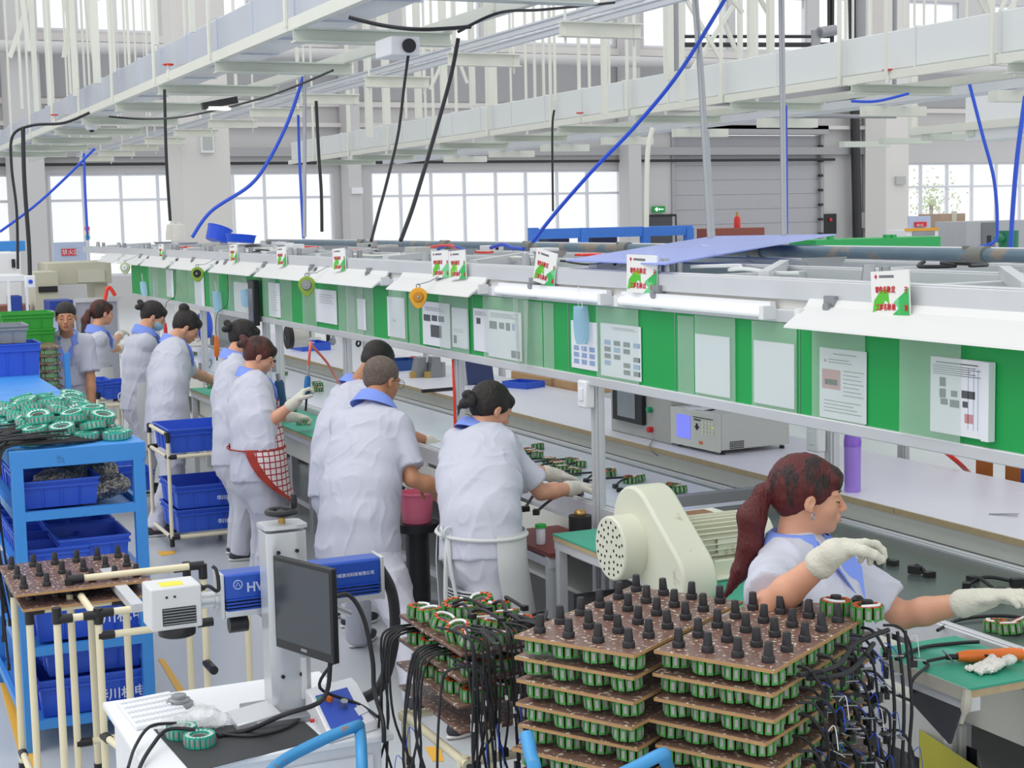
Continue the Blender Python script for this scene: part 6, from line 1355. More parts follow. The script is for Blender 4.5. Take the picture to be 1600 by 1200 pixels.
b_ = mq(.85, 1.0, .02); MB().tube([b_, b_+V(.02, .02, -.12), PZ(440, 1118, DZ+.10), PZ(390, 1140, DZ+.012), PZ(340, 1150, DZ+.01)], .0075, 8, 0, 6).build('monitor_cable', M['rubber'], mo)
MB().tube([mq(.9, 1, .02), PX(500, 1075, 4.5), PX(560, 1100, 4.5), PX(590, 1120, 4.4)], .005, 8, 0, 6).build('monitor_cable', M['rubber'], mo)
# desk things
def dz(px, py, z=DZ+.001): return PZ(px, py, z)
mt = MB(); mt.prism([dz(240, 1140), dz(300, 1208), dz(505, 1155), dz(475, 1128)], (0, 0, .002)); mt.build('desk_mat', mat('black_desk_mat', '3a3c3e', .7), label='black mat at the front of the white desk', cat='mat')
a, b, c_ = dz(182, 1102), dz(213, 1142), dz(300, 1124); kb = thing('keyboard', 'white keyboard at the back left of the desk', 'keyboard', a); uk, vk = (c_-b), (a-b)
MB().prism([b, c_, c_+vk, a], (0, 0, .014)).build('keyboard_body', M['white'], kb, bevel=.003)
for i in range(13):
    for j in range(5):
        o = b+uk*((i+.6)/13.4)+vk*((j+.7)/5.5)+V(0, 0, .017); MB().obox(o, (.009, .013, .006), math.atan2(uk.y, uk.x)).build('key', M['paper'], kb)
c = dz(280, 1103); t = thing('metal_ring_gauge', 'round stepped grey metal gauge behind the plastic bag', 'gauge', c); MB().lathe([(0, 0), (.045, 0), (.046, .012), (.036, .016), (.036, .024), (.024, .028), (.024, .038), (.015, .04), (.0, .038)], c, n=28).build('gauge_body', M['alud'], t)
st_ = stator('teal and silver wound stator with a black cable, in front on the black desk mat', None, 'teal', .047, .034, 18); st_.location = dz(312, 1163, DZ+.004)
tl_used = [True]
o = stat_at(st_, tl_used, dz(284, 1150, DZ+.004), 'teal and silver stator partly under the plastic bag', (0, 0, .5))
MB().tube([dz(305, 1140, DZ+.04), dz(262, 1140, DZ+.05), dz(238, 1165, DZ+.03), dz(218, 1200, DZ+.01), dz(205, 1250, DZ-.0)], .006, 8, 0, 6).build('cable', M['rubber'], None, label='black cable from the front teal stator running off the desk', cat='cable')
MB().tube([dz(275, 1130, DZ+.04), dz(235, 1135, DZ+.05), dz(212, 1165, DZ+.02), dz(200, 1200, DZ+.01)], .005, 8, 0, 6).build('cable', M['rubber'], None, label='thinner black cable left of the teal stator', cat='cable')
gb = SDF(.006); cg = dz(300, 1125, DZ+.03); random.seed(8)
for k in range(8): gb.ell(cg+V(random.uniform(-.04, .04), random.uniform(-.07, .07), random.uniform(-.01, .02)), (.035, .045, .018), None, .01)
sdf_obj('plastic_bag', gb, mat('clear_bag', 'eef0f2', .15, alpha=.38, bump=.6, bscale=40), None, (.012, (24, 24, 24), 5), label='crumpled clear plastic bag on the desk over the stators', cat='bag')
# control box with badge holder
pA, pB, pC = dz(478, 1118), dz(514, 1163), dz(590, 1140)
cbx = thing('control_box', 'small white sloping control box on the right of the desk', 'control box', pB); u, v = (pC-pB), (pA-pB); up = V(0, 0, 1)
pr = [pB, pB+up*.03, pB+v*.75+up*.085, pB+v+up*.085, pB+v]
MB().prism(pr, u).build('box_body', DW, cbx, bevel=.004)
def sq(s, t_, n=.0015): return pB+up*.03+(v*.75+up*.055)*t_+u*s+up*n
MB().prism([sq(.08, .1), sq(.75, .1), sq(.75, .95), sq(.08, .95)], (0, 0, .001)).build('blue_plate', mat('plate_blue', '2f55c0', .4), cbx)
c = sq(.3, .75, .003); MB().cyl(c, c+V(-.005, .0, .015), .012).build('selector_knob', M['orange'], cbx); c = sq(.5, .5, .003); MB().cyl(c, c+V(-.008, 0, .022), .012).build('key_switch', M['steel'], cbx); c = sq(.12, .8, .003); MB().cyl(c, c+V(-.004, 0, .01), .010).build('green_knob', mat('knob_green', '2c8a6a', .4), cbx)
MB().prism([sq(.7, .2, .002), sq(.95, .25, .002), sq(.9, .45, .002), sq(.68, .4, .002)], (0, 0, .001)).build('white_tag', M['paper'], cbx); c = pB+v*.5+V(0, .008, .03); MB().cyl(c, c+V(0.0, .012, 0), .006).build('red_plug', M['red'], cbx)
c = dz(432, 1110); MB().box(c.x-.02, c.x+.03, c.y-.05, c.y+.03, DZ, DZ+.035).build('white_plug_block', M['white'], label='white plug adaptor on the desk by the column foot', cat='plug', bevel=.006)
pipe([dz(330, 1145, DZ+.012), dz(390, 1150, DZ+.01), dz(440, 1140, DZ+.01), dz(470, 1122, DZ+.012)], .005, M['rubber'], 'black cable curving across the desk mat', 'cable', 'cable', smooth=6)
# ------------------------------------------------------------ blue rack with crates and teal stators
BLU = M['blue']; RK = M['rack']
def crate(name, label, c, w, d, h, rz=0, m=None, group=None, text=None, taper=.94, lip=.012, ribs=3, cat='crate', tside=None, tsz=.33):
    """open stackable crate: c is the middle of its base"""
    c = Vector(c); t = thing(name, label, cat, c, group, 0); R = Matrix.Rotation(rz, 3, 'Z'); th = .006
    def q(x, y, z, s): return c+R @ V(x*w/2*s, y*d/2*s, z)
    mb = MB()
    outer = [[q(x, y, z, s) for x, y in ((-1, -1), (1, -1), (1, 1), (-1, 1))] for z, s in ((0, taper), (h*.78, 1-.2*(1-taper)), (h*.78, 1.0), (h, 1.02))]
    k = 1-2*th/min(w, d); inner = [[q(x, y, z, s*k) for x, y in ((-1, -1), (1, -1), (1, 1), (-1, 1))] for z, s in ((h, 1.02), (th, taper))]
    mb.loft(outer+inner); mb.build('crate_body', m or BLU, t, bevel=.0)
    rb = MB()
    for sx, sy, L in ((0, 1, w), (0, -1, w), (1, 0, d), (-1, 0, d)):
        for i in range(ribs):
            o = ((i+1)/(ribs+1)-.5)*2
            p0 = q(o if sx == 0 else sx, o if sy == 0 else sy, h*.04, taper+.012); p1 = q(o if sx == 0 else sx, o if sy == 0 else sy, h*.78, 1.0); rb.beam(p0, p1, .008, .008)
    for z, s in ((h*.78, 1.02), (h*.98, 1.035)):
        for a, b in (((-1, -1), (1, -1)), ((1, -1), (1, 1)), ((1, 1), (-1, 1)), ((-1, 1), (-1, -1))): rb.beam(q(*a, z, s), q(*b, z, s), .010, .010)
    rb.build('rib', m or BLU, t)
    if text:
        side, off = tside or ('x', .0)
        if side == 'x': o = q(-1.03, off, h*.30, 1); text_mesh('lettering', text, o, R @ V(0, -1, 0), (0, 0, 1), h*tsz, mat('white_stencil', 'dfe6f4', .6), t, .0005, 1.0, .0008)
    return t
RX = 6.95; yL, yR = PX(36, 900, RX).y, PX(226, 900, RX).y; zT = PX(32, 705, RX).z
RL = 2.4     # length away from the camera
rk = thing('shelf_rack', 'light blue steel rack with shelves of crates at the left', 'rack', (RX+RL/2, (yL+yR)/2, 0))
MB().box(RX, RX+RL, yR-.03, yL+.03, zT-.03, zT).box(RX, RX+RL, yR-.03, yR, zT-.07, zT).box(RX-.0, RX+.03, yR-.03, yL+.03, zT-.08, zT).box(RX, RX+RL, yL, yL+.03, zT-.07, zT).build('table_top', RK, rk, bevel=.003)
for x in (RX, RX+RL/2, RX+RL-.05):
    for y in (yL, yR): MB().box(x, x+.05, y-.025, y+.025, 0, zT-.03).build('leg', RK, rk, bevel=.003)
zsh = [PX(130, 800, RX).z, PX(130, 1010, RX).z, .12]
for z in zsh: MB().box(RX, RX+.03, yR, yL, z-.02, z+.02).box(RX, RX+RL, yL-.0, yL+.02, z-.02, z+.02).box(RX, RX+RL, yR-.02, yR, z-.02, z+.02).box(RX+.02, RX+RL, yR, yL, z-.02, z-.01).build('shelf', RK, rk)
zmid = (zsh[0]+zsh[1])/2
MB().box(RX+.02, RX+RL, yR, yL, zmid+.02, zmid+.03).build('shelf', RK, rk)
ym = (yL+yR)/2; wI_ = (yL-yR)
random.seed(12)
CN = ['华川机电']
# crates on the shelves
for j in range(3):
    crate('plastic_crate', '%s blue crate on the upper rack shelf beside a bag' % ['front', 'second', 'third'][j], (RX+.22+j*.36, yL-.19, zsh[0]+.021), .30, .32, .12, 0, m=BLU, group='blue crates on the upper rack shelf')
bg_ = SDF(.008); cgb = V(RX+.30, yR+.22, zsh[0]+.03)
for k in range(12): bg_.ell(cgb+V(random.uniform(-.12, .16), random.uniform(-.12, .12), random.uniform(.02, .09)), (.09, .09, .05), None, .015)
sdf_obj('bag_of_parts', bg_, mat('bag_of_dark_parts', '6f675c', .35, .2, .5, 60, .8, 50, col2='b9b4aa', c2amt=.5, c2scale=110), None, (.02, (18, 18, 18), 2), label='clear bag full of small dark metal parts on the upper rack shelf', cat='bag')
bg_ = SDF(.008); cgb = V(RX+.55, yL-.22, zsh[0]+.15)
for k in range(6): bg_.ell(cgb+V(random.uniform(-.08, .1), random.uniform(-.1, .1), random.uniform(-.02, .06)), (.08, .08, .05), None, .02)
sdf_obj('plastic_bag', bg_, mat('cloudy_bag', 'a8a49c', .25, 0, .1, 20, .6, 30, alpha=.8), None, (.02, (16, 16, 16), 4), label='cloudy plastic bag lying behind the upper shelf crates', cat='bag')
for j in range(6):
    crate('parts_bin', 'blue parts bin on the middle rack shelf, %s row from the front' % ['first', 'second', 'third', 'fourth', 'fifth', 'sixth'][j], (RX+.16+j*.22, yL-.16, zmid+.031), .20, .26, .11, 0, group='blue bins on the middle rack shelf, left column')
for j in range(2):
    crate('parts_bin', 'wider blue bin at the right of the middle rack shelf, %s' % ['front', 'rear'][j], (RX+.24+j*.4, yR+.20, zmid+.031), .34, .30, .14, 0)
crate('plastic_crate', 'large blue crate with white characters on the lower rack shelf', (RX+.28, ym-.02, zsh[1]+.021), .42, wI_-.06, .20, 0, text=CN[0], tside=('x', .05))
crate('plastic_crate', 'pale-lidded blue crate behind the lettered one on the lower shelf', (RX+.76, ym, zsh[1]+.021), .42, wI_-.08, .20, 0)
crate('plastic_crate', 'large blue crate with white characters on the bottom rack shelf', (RX+.28, ym-.03, .131), .44, wI_-.04, .17, 0, text=CN[0], tside=('x', .0))
crate('plastic_crate', 'upper blue crate stacked on the bottom lettered crate', (RX+.30, ym-.04, .305), .42, wI_-.10, .13, 0)
crate('plastic_crate', 'rear blue crate on the bottom rack shelf', (RX+.80, ym, .131), .44, wI_-.1, .19, 0)
# teal stators heaped on the rack top
ts = stator('teal and silver stator in the heap on the blue rack', 'teal stators heaped on the blue rack', 'teal', .056, .034, 18); tu = [False]
random.seed(4)
spots = []
for lay in range(3):
    for i in range(11-lay):
        for j in range(5-(lay > 1)):
            x = RX+.15+i*.124+lay*.07+random.uniform(-.022, .022); y = yL-.07-j*.120-lay*.05+random.uniform(-.022, .022)
            if y < yR+.06: continue
            spots.append((x, y, zT+.002+lay*.036+random.uniform(0, .008), (random.uniform(-.25, .25) if lay else 0, random.uniform(-.3, .3) if lay else 0, random.random()*3), 'teal stator in the heap, %s layer, %s row back, %s from the left' % (['bottom', 'middle', 'top'][lay], ORD[i], ORD[j])))
for s_ in spots: stat_at(ts, tu, s_[:3], s_[4], rot=s_[3])
for i, (px, py, tilt) in enumerate(((120, 630, 1.15), (122, 652, 1.35), (162, 655, 1.35))):
    p = PX(px, py+22, RX+[.62, .36, .30][i]); stat_at(ts, [True], (p.x, p.y, p.z+.01), ['teal stator leaning upright at the back of the heap, a black lead beside it', 'teal stator leaning on edge in the middle of the heap', 'teal stator leaning on edge at the right of the heap'][i], (0, -tilt, 0), group='')
for i, (px, py) in enumerate(((120, 682), (190, 686))):
    p = PZ(px, py, zT+.002); stat_at(ts, [True], (p.x+.06, p.y, zT+.002), ['front stator of the heap at the middle of the rack edge', 'front stator at the right corner of the rack top'][i], (0, 0, .2), group='')
# black leads hanging off the rack's left side
random.seed(9)
for i in range(30):
    a = V(RX+.05+random.uniform(0, .5), yL-random.uniform(.0, .25), zT+random.uniform(.02, .06)); o = V(a.x-.02, yL+.03+random.uniform(0, .08), zT+.03); dn = zT-random.uniform(.45, 1.0)
    q = [a, a.lerp(o, .5)+V(-.03, 0, .015), o, V(o.x-random.uniform(.0, .05), o.y+.04, zT-.12), V(o.x-random.uniform(0, .06), o.y+random.uniform(.02, .06), (zT+dn)/2), V(o.x-random.uniform(0, .08), o.y+random.uniform(.0, .06), dn)]
    t = thing('cable_lead', 'black lead of a teal stator drooping over the left side of the rack', 'cable', q[0], 'black leads hanging off the blue rack'); MB().tube(q, .0052, 6, 0, 5).build('cable', M['rubber'], t); MB().obox(q[-1], (.014, .014, .03), i).build('connector', M['black'], t)
for i in range(5):
    p = PZ(150+8*i, 688-2*i, zT+.008); e = V(RX+.03+.01*i, yL+.04, zT+.015+.004*i)
    hose([p, p.lerp(e, .5)+V(-.05, 0, .01), e, e+V(-.02, .03, -.12)], .006, M['rubber'], 'black lead lying along the front edge of the rack top', group='leads along the front edge of the rack top', n=7, sm=6)
# back part: second blue table and crates
T2x0 = RX+RL+.02
tb = thing('blue_table', 'second light blue table behind the heaped stators', 'table', (T2x0+1, ym, 0))
T2x1 = PZ(57, 583, zT).x+.3
MB().box(T2x0, T2x1, yR-.03, yL+.55, zT-.04, zT).build('table_top', RK, tb, bevel=.003)
for x in (T2x0+.03, T2x1-.03):
    for y in (yR, yL+.5): MB().box(x-.025, x+.025, y-.025, y+.025, 0, zT-.04).build('leg', RK, tb)
p = PZ(28, 588, zT); crate('plastic_crate', 'blue crate on the second blue table at the far left edge', (p.x+.2, p.y+.06, zT+.001), .36, .42, .21, 0)
crate('plastic_crate', 'grey crate stacked on the blue crate at the left edge', (p.x+.22, p.y+.10, zT+.213), .34, .36, .115, 0, m=mat('grey_crate', '8e9296', .5))
GC = mat('green_crate', '33a035', .45)
p = PX(40, 520, 13.0)
for k, (nm, z) in enumerate((('upper', PX(40, 515, 13.0).z), ('lower', PX(40, 540, 13).z))): crate('plastic_crate', nm+' bright green crate behind the grey crate', (p.x, p.y, z), .40, .40, PX(40, 488, 13.0).z-PX(40, 515, 13).z, 0, m=GC)
MB().box(12.8, 13.2, p.y-.19, p.y+.19, 0, PX(40, 540, 13).z-.002).build('crate_stand', M['gray'], label='grey stand under the green crates', cat='stand')
# ------------------------------------------------------------ ivory tube trolleys
def tube_frame(name, label, segs, r=.014, joints=True, feet=()):
    ps = [Vector(p) for s in segs for p in s]; t = thing(name, label, 'trolley', (sum(p.x for p in ps)/len(ps), sum(p.y for p in ps)/len(ps), 0)); seen = []
    for a, b in segs: MB().cyl(a, b, r, n=12).build('tube', M['creamtube'], t)
    for a, b in segs:
        for p, o in ((Vector(a), Vector(b)), (Vector(b), Vector(a))):
            d = (o-p).normalized(); MB().cyl(p-d*.004, p+d*.055, r*1.25, n=12).build('joint', M['black'], t)
    for f in feet: MB().cyl((f[0], f[1]-.012, .03), (f[0], f[1]+.012, .03), .03).box(f[0]-.008, f[0]+.008, f[1]-.008, f[1]+.008, .03, .09).build('castor', M['black'], t)
    return t
ax, by, ay = 10.9, -2.25, -2.75; ax2 = 11.55
zt2 = PX(262, 680, ax).z; zs2 = PX(300, 712, ax).z; zb2 = .10
S_ = []
for x in (ax, ax2):
    for y in (by, ay): S_.append(((x, y, .04), (x, y, zt2)))
    for z in (zs2, zb2): S_.append(((x, by, z), (x, ay, z)))
for y in (by, ay):
    for z in (zs2, zb2, zt2): S_.append(((ax, y, z), (ax2, y, z)))
tube_frame('tube_trolley', 'ivory tube trolley with blue crates beside the woman in the checked apron', S_)
crate('plastic_crate', 'blue crate with white characters on the top of the ivory trolley', (ax+.30, (ay+by)/2, zs2+.02), .54, .46, .17, 0, text='华川机电', tside=('x', -.30), tsz=.22)
crate('plastic_crate', 'upper of the two lettered blue crates low on the trolley', (ax+.30, (ay+by)/2-.02, zb2+.19), .54, .44, .165, 0, text='华川机电', tside=('x', -.30), tsz=.22)
crate('plastic_crate', 'lower of the two lettered blue crates low on the trolley', (ax+.30, (ay+by)/2-.02, zb2+.02), .54, .44, .165, 0, text='华川机电', tside=('x', -.30), tsz=.22)
# trolley far: blue bins near the masked woman
fx = 14.2
yA, yB_ = PX(152, 600, fx).y, PX(200, 600, fx).y; zA = PX(150, 614, fx).z
tube_frame('tube_trolley', 'farther ivory trolley with two blue bins left of the masked woman', [((fx, yA, 0), (fx, yA, zA)), ((fx, yB_, 0), (fx, yB_, zA)), ((fx, yA, zA-.12), (fx, yB_, zA-.12)), ((fx+.5, yA, 0), (fx+.5, yA, zA)), ((fx+.5, yB_, 0), (fx+.5, yB_, zA)), ((fx, yA, zA-.12), (fx+.5, yA, zA-.12)), ((fx, yB_, zA-.12), (fx+.5, yB_, zA-.12)), ((fx+.5, yA, zA-.12), (fx+.5, yB_, zA-.12)), ((fx, yA, .3), (fx, yB_, .3))], .018)
ww = (yA-yB_)
for i, (px, py) in enumerate(((145, 618), (180, 620))):
    p = PX(px, py, fx+.22); crate('parts_bin', ['left', 'right'][i]+' blue bin on the farther ivory trolley', (p.x-.02, p.y, p.z), .36, .26 if i == 0 else .24, .15, 0)
p = PX(178, 725, 12.2); crate('parts_bin', 'blue bin low on the far trolley seen through the rack', (p.x, p.y, p.z), .3, .24, .12); p = PX(195, 745, 12.6); crate('parts_bin', 'dark blue bin below it seen through the rack', (p.x, p.y-.05, p.z-.1), .3, .3, .16)
for nm in (): pass
# foreground ivory trolley with two peg trays
zz = .95
a0, a1 = PZ(108, 906, zz), PZ(318, 884, zz); c0_ = PZ(82, 950, .90); c1_ = PZ(153, 952, .90)
xb_, yl_, yr_ = a0.x, a0.y, a1.y; xf = c1_.x
S_ = [((xb_, yl_, .05), (xb_, yl_, zz)), ((xb_, yr_, .05), (xb_, yr_, zz)), ((xb_, yl_, zz), (xb_, yr_, zz)), ((xf, c1_.y, .05), (xf, c1_.y, .90)), ((xf, c0_.y, .05), (xf, c0_.y, .92)),
      ((xf, c0_.y, .88), (xf, c1_.y, .88)), ((xf, c1_.y, .86), (xb_, yl_-.03, .90)), ((xf, c1_.y, .80), (xf, c1_.y-.42, .80)), ((xb_, yl_, .86), (xb_, yr_, .86)), ((xf, c1_.y, .885), (xf, c1_.y-.50, .885)),
      ((xf, c1_.y, .42), (xf-.35, c1_.y-.06, .42)), ((xb_, yl_, .30), (xb_, yr_, .30)), ((xf, c0_.y, .12), (xf, c1_.y-.3, .12)), ((xb_, yl_, .12), (xf, c0_.y, .12)), ((xb_, yr_, .55), (xb_-.12, yr_-.0, .55)), ((xb_+.3, yr_+.0, .05), (xb_+.3, yr_, .90)), ((xb_+.3, yl_-.12, .05), (xb_+.3, yl_-.12, .90)), ((xb_+.3, yl_, .88), (xb_+.3, yr_, .88))]
tube_frame('tube_trolley', 'empty ivory tube trolley frame in the left foreground', S_)
tube_frame('tube_trolley', 'ivory tube post frame standing between the trolley and the walking man', [((xb_+.02, yr_-.28, .05), (xb_+.02, yr_-.28, .78)), ((xb_+.02, yr_-.05, .78), (xb_+.02, yr_-.28, .78)), ((xb_+.42, yr_-.28, .05), (xb_+.42, yr_-.28, .78)), ((xb_+.02, yr_-.28, .78), (xb_+.42, yr_-.28, .78))])
MB().beam(PX(165, 893, xb_+.2), PX(215, 950, xb_-.35), .045, .03).build('aluminium_bar', M['alu'], label='short aluminium bar lying across the ivory trolley', cat='bar')
for k, (dz_, lab) in enumerate(((0, 'upper'), (-.055, 'lower'))):
    z = .93+dz_; p0 = PZ(8, 903, .93); p1 = PZ(50, 925, .93); p2 = PZ(225, 893, .93); p3 = PZ(180, 868, .93)
    x0, x1, y1, y0 = p1.x-.02-.02*k, p3.x+.05, p0.y-.02*k, p2.y
    t = thing('peg_tray', lab+' brown peg tray lying on the left foreground trolley', 'tray', ((x0+x1)/2, (y0+y1)/2, z-.01))
    MB().box(x0, x1, y0, y1, z-.011, z).build('tray_board', PLY, t, bevel=.004); MB().box(x0-.001, x0+.001, y0, y1, z-.01, z-.001).build('raw_edge', PLYE, t)
    if k == 0: add_pegs(t, V(x0, y0, 0), V(x1-x0, 0, 0), V(0, y1-y0, 0), 3, 6, z)
    else: add_pegs(t, V(x0, y0, 0), V(x1-x0, 0, 0), V(0, y1-y0, 0), 2, 5, z-.0, skip=())
tx0, tx1, ty0, ty1 = x0, x1, y0, y1
tube_frame('tube_trolley', 'ivory tube frame under the two brown peg trays at left', [((tx0+.05, ty1-.03, .05), (tx0+.05, ty1-.03, .86)), ((tx1-.05, ty1-.03, .05), (tx1-.05, ty1-.03, .86)), ((tx0+.05, ty0+.1, .05), (tx0+.05, ty0+.1, .86)), ((tx0+.05, ty1-.03, .855), (tx0+.05, ty0+.1, .855)), ((tx1-.05, ty1-.03, .855), (tx1-.05, ty0+.1, .855)), ((tx0+.05, ty1-.03, .15), (tx1-.05, ty1-.03, .15))])
# pink bucket on black stool under the line
c = PY(651, 800, -3.55); t = thing('bucket', 'pink plastic bucket on a black stool under the conveyor', 'bucket', (c.x, -3.2, .6))
c = V(PY(651, 800, -3.2).x, -3.2, PY(651, 815, -3.2).z); MB().lathe([(0, 0), (.085, 0), (.105, .17), (.112, .17), (.112, .18), (.1, .18), (.08, .01), (0, .01)], c, n=26).build('bucket_body', mat('pink_plastic', 'e0708c', .4), t); t.location = c
for ch in t.children: ch.matrix_parent_inverse = wm(t).inverted()
t = thing('stool', 'black round stool carrying the pink bucket', 'stool', (c.x, c.y, 0)); MB().lathe([(0, c.z-.002), (.13, c.z-.002), (.13, c.z-.05), (0, c.z-.05)], (c.x, c.y, 0)).build('seat', M['black'], t); MB().cyl((c.x, c.y, .05), (c.x, c.y, c.z-.05), .07).build('post', M['black'], t); MB().cyl((c.x, c.y, 0), (c.x, c.y, .02), .16).build('base', M['alud'], t)
MB().torus((c.x-.1, c.y+.04, c.z+.1), (1, .3, 0), .012, .008, 12, 6).build('tap', M['alud'], None, label='small tap knob on the pink bucket', cat='knob') if False else None
# green tables in front of the far workers
for i, (px0, py0, px1, py1) in enumerate(((446, 660, 497, 690), (305, 612, 372, 656))):
    a, b = PZ(px0, py0, .88), PZ(px1, py1, .88); x0, x1 = min(a.x, b.x), max(a.x, b.x); y = max(a.y, b.y)
    worktable(x0-.05, x1+.3, -3.375, min(-3.0, y), .88, ['green-matted work table in front of the checked apron woman', 'green-matted work table in front of the woman with the top bun'][i])
    MB().box(x0+.0, x1+.2, -3.0-.08, -3.0-.06, .66, .84).build('guard_plate', M['cream'], label=['cream', 'second cream'][i]+' steel panel under the green table by the '+['checked apron', 'top bun woman'][i], cat='panel')
random.seed(17)
for i in range(30):
    x = 8.0+random.random()*9; y = -3.3+random.random()*.22 if i % 2 else -3.6-random.random()*.4; z = .882 if y > -3.38 else .906
    if i % 2 and not (9.6 < x < 13.5): x = 9.8+random.random()*3.4
    stat_at(sg, [True], (x, y, z), 'small dark stator lying among the work on the far line', (random.uniform(-.3, .3), 0, random.random()*6), group='stators on the far part of the line')
random.seed(18)
for i, (px, py) in enumerate(((827, 702), (838, 706), (858, 716), (870, 722), (893, 717), (905, 722), (880, 729), (897, 734), (940, 738), (952, 735), (985, 746), (997, 744), (1040, 760), (1052, 757), (1062, 762))):
    p = PZ(px, py+8, .906); stat_at(sg, [True], p, 'dark stator with cable lying on the belt before the apron woman', (random.uniform(-.2, .2), random.uniform(-.2, .2), random.random()*6), 1.0, group='stators on the belt by the apron woman')
    q = [p+V(.0, .0, .03), p+V(.05*(-1)**i, .12, .025), p+V(.12*(-1)**i, .2, .01)]
    t = thing('cable_lead', 'black cable lead trailing from a stator on the belt', 'cable', p, 'cable leads on the belt'); MB().tube(q, .006, 6, 0, 5).build('cable', M['rubber'], t); MB().obox(q[-1], (.02, .03, .02), i).build('connector', M['black'], t)
for i, (px, py, qx, qy) in enumerate(((820, 795, 862, 762), (838, 800, 905, 770), (1395, 880, 1370, 870), (1452, 898, 1430, 890), (1510, 915, 1590, 910), (1520, 905, 1560, 925))):
    a, b = PZ(px, py, .91), PZ(qx, qy, .92); hose([a, a.lerp(b, .5)+V(.03, 0, .02), b], .007, M['rubber'], ['black plug lead at the belt edge by the apron woman', 'second black plug lead just right of it', 'black plug lead near the red-haired woman’s glove', 'short black plug lead on the dark belt', 'long black lead with plug at the far right of the belt', 'crossing black lead at the far right of the belt'][i])
    MB().obox(b, (.03, .05, .03), i*.7).obox(a, (.03, .04, .025), i).build('plug', M['black'], label='black plug at the end of a lead on the belt', cat='plug', group='black plugs on the belt')
# ------------------------------------------------------------ left background
def bgbox(name, label, cat, px0, px1, py0, py1, x, dx, m, z0=None, parts=()):
    a, b = PX(px0, py0, x), PX(px1, py1, x); t = thing(name, label, cat, (x, (a.y+b.y)/2, b.z if z0 is None else z0)); z_ = b.z if z0 is None else z0
    MB().box(x, x+dx, b.y, a.y, z_, a.z).build(name+'_body', m, t, bevel=.01)
    for (nm, q0, q1, r0, r1, mm) in parts:
        c, d = PX(q0, r0, x-.01), PX(q1, r1, x-.01); MB().box(x-.025, x, d.y, c.y, d.z, c.z).build(nm, mm, t)
    return t
BEI = mat('beige_machine', 'c5c1ac', .5); BEI2 = mat('light_beige_machine', 'cfccbb', .5)
LBL_ = mat('pale_blue_board', 'b9c6e0', .6); RS = mat('red_sign_plate', 'd9303a', .5)
t = bgbox('long_machine', 'long beige machine head with a pale cover plate at left', 'machine', 72, 175, 411, 442, 19.5, .8, BEI, parts=(('cover_plate', 121, 164, 422, 440, BEI2),))
MB().box(19.6, 20.2, PX(170, 440, 19.5).y, PX(150, 440, 19.5).y, 0, PX(70, 442, 19.5).z+.02).build('machine_column', BEI, t)
t = bgbox('machine', 'beige sewing-type machine under the long beige head', 'machine', 52, 92, 425, 460, 19, .5, BEI, z0=.0, parts=(('dark_slot', 60, 90, 448, 456, M['black']),))
t = bgbox('notice_screen', 'pale blue panel with a red sign before the far left window', 'panel', 83, 137, 379, 409, 30, .06, LBL_, parts=(('red_plate', 96, 119, 389, 399, RS),))
c = PX(97, 397.5, 29.965); text_mesh('lettering', '禁火区', c, (0, -1, 0), (0, 0, 1), .105, mat('white_lettering', 'e8ecf4', .5), t)
MB().box(30, 30.06, PX(137, 400, 30).y, PX(136, 400, 30).y, 0, PX(137, 409, 30).z).box(30, 30.06, PX(84, 400, 30).y, PX(83, 400, 30).y, 0, PX(84, 409, 30).z).build('panel_leg', M['alu'], t)
t = bgbox('framed_mirror', 'grey framed sheet standing behind the ponytail woman', 'panel', 118, 187, 469, 560, 17.2, .04, mat('grey_sheet', 'a9abb8', .3, .2, .08, 3), z0=.3, parts=(('frame_left', 117, 120, 468, 560, M['alu']), ('frame_right', 184, 188, 466, 560, M['alu']), ('frame_top', 117, 188, 466, 470, M['alu'])))
t = bgbox('white_shelf_unit', 'white shelf unit with hanging wires at the far left edge', 'shelf', -40, 40, 432, 440, 18, .7, M['white'], parts=())
for px in (10, 38): MB().box(18, 18.05, PX(px, 430, 18).y-.03, PX(px, 430, 18).y, 0, PX(px, 432, 18).z).build('leg', M['white'], t)
t = bgbox('machine', 'white machine cabinet with dark inlet at the far left', 'machine', -30, 34, 396, 432, 20, .6, M['white'], z0=0, parts=(('inlet', 18, 24, 405, 418, M['black']),))
t = bgbox('machine', 'blue topped machine at the extreme left under the blue hoses', 'machine', -30, 40, 378, 392, 24, .6, M['rack'])
bgbox('storage_box', 'dark blue box behind the far left man', 'box', 76, 115, 470, 487, 17.5, .4, mat('navy_box', '223f96', .5), z0=.8)
bgbox('storage_box', 'pale violet box with a red rim left of the far left man', 'box', 71, 92, 488, 518, 17, .4, mat('violet_box', 'b9b8dd', .5), z0=.6, parts=(('red_rim', 71, 92, 487, 490, RS),))
bgbox('storage_box', 'small dark blue bin on the machine row at left', 'box', 15, 35, 463, 476, 18, .3, mat('navy_box', '223f96', .5), z0=.9)
bgbox('storage_box', 'brown box at the far left behind the green crates', 'box', -10, 48, 478, 500, 19, .4, mat('brown_box', '8d5a48', .6), z0=.6)
t = thing('control_pendant', 'small white control box with a blue dot hanging at far left', 'control box', PX(47, 440, 12)); c = PX(47, 440, 12); MB().box(c.x-.02, c.x+.04, c.y-.035, c.y+.035, c.z-.045, c.z+.045).build('housing', M['white'], t, bevel=.005); MB().cyl((c.x-.026, c.y, c.z), (c.x-.02, c.y, c.z), .016).build('dial', M['bluehose'], t)
pipe([PX(160, 500, 17), PX(168, 450, 17), PX(180, 462, 17)], .02, M['redhose'], 'red hose behind the ponytail woman', 'hose', 'air_hose', smooth=6)
t = thing('signal_tower', 'small red yellow green signal tower before the far left window', 'signal lamp', PX(137, 375, 22)); c = PX(137, 374, 22)
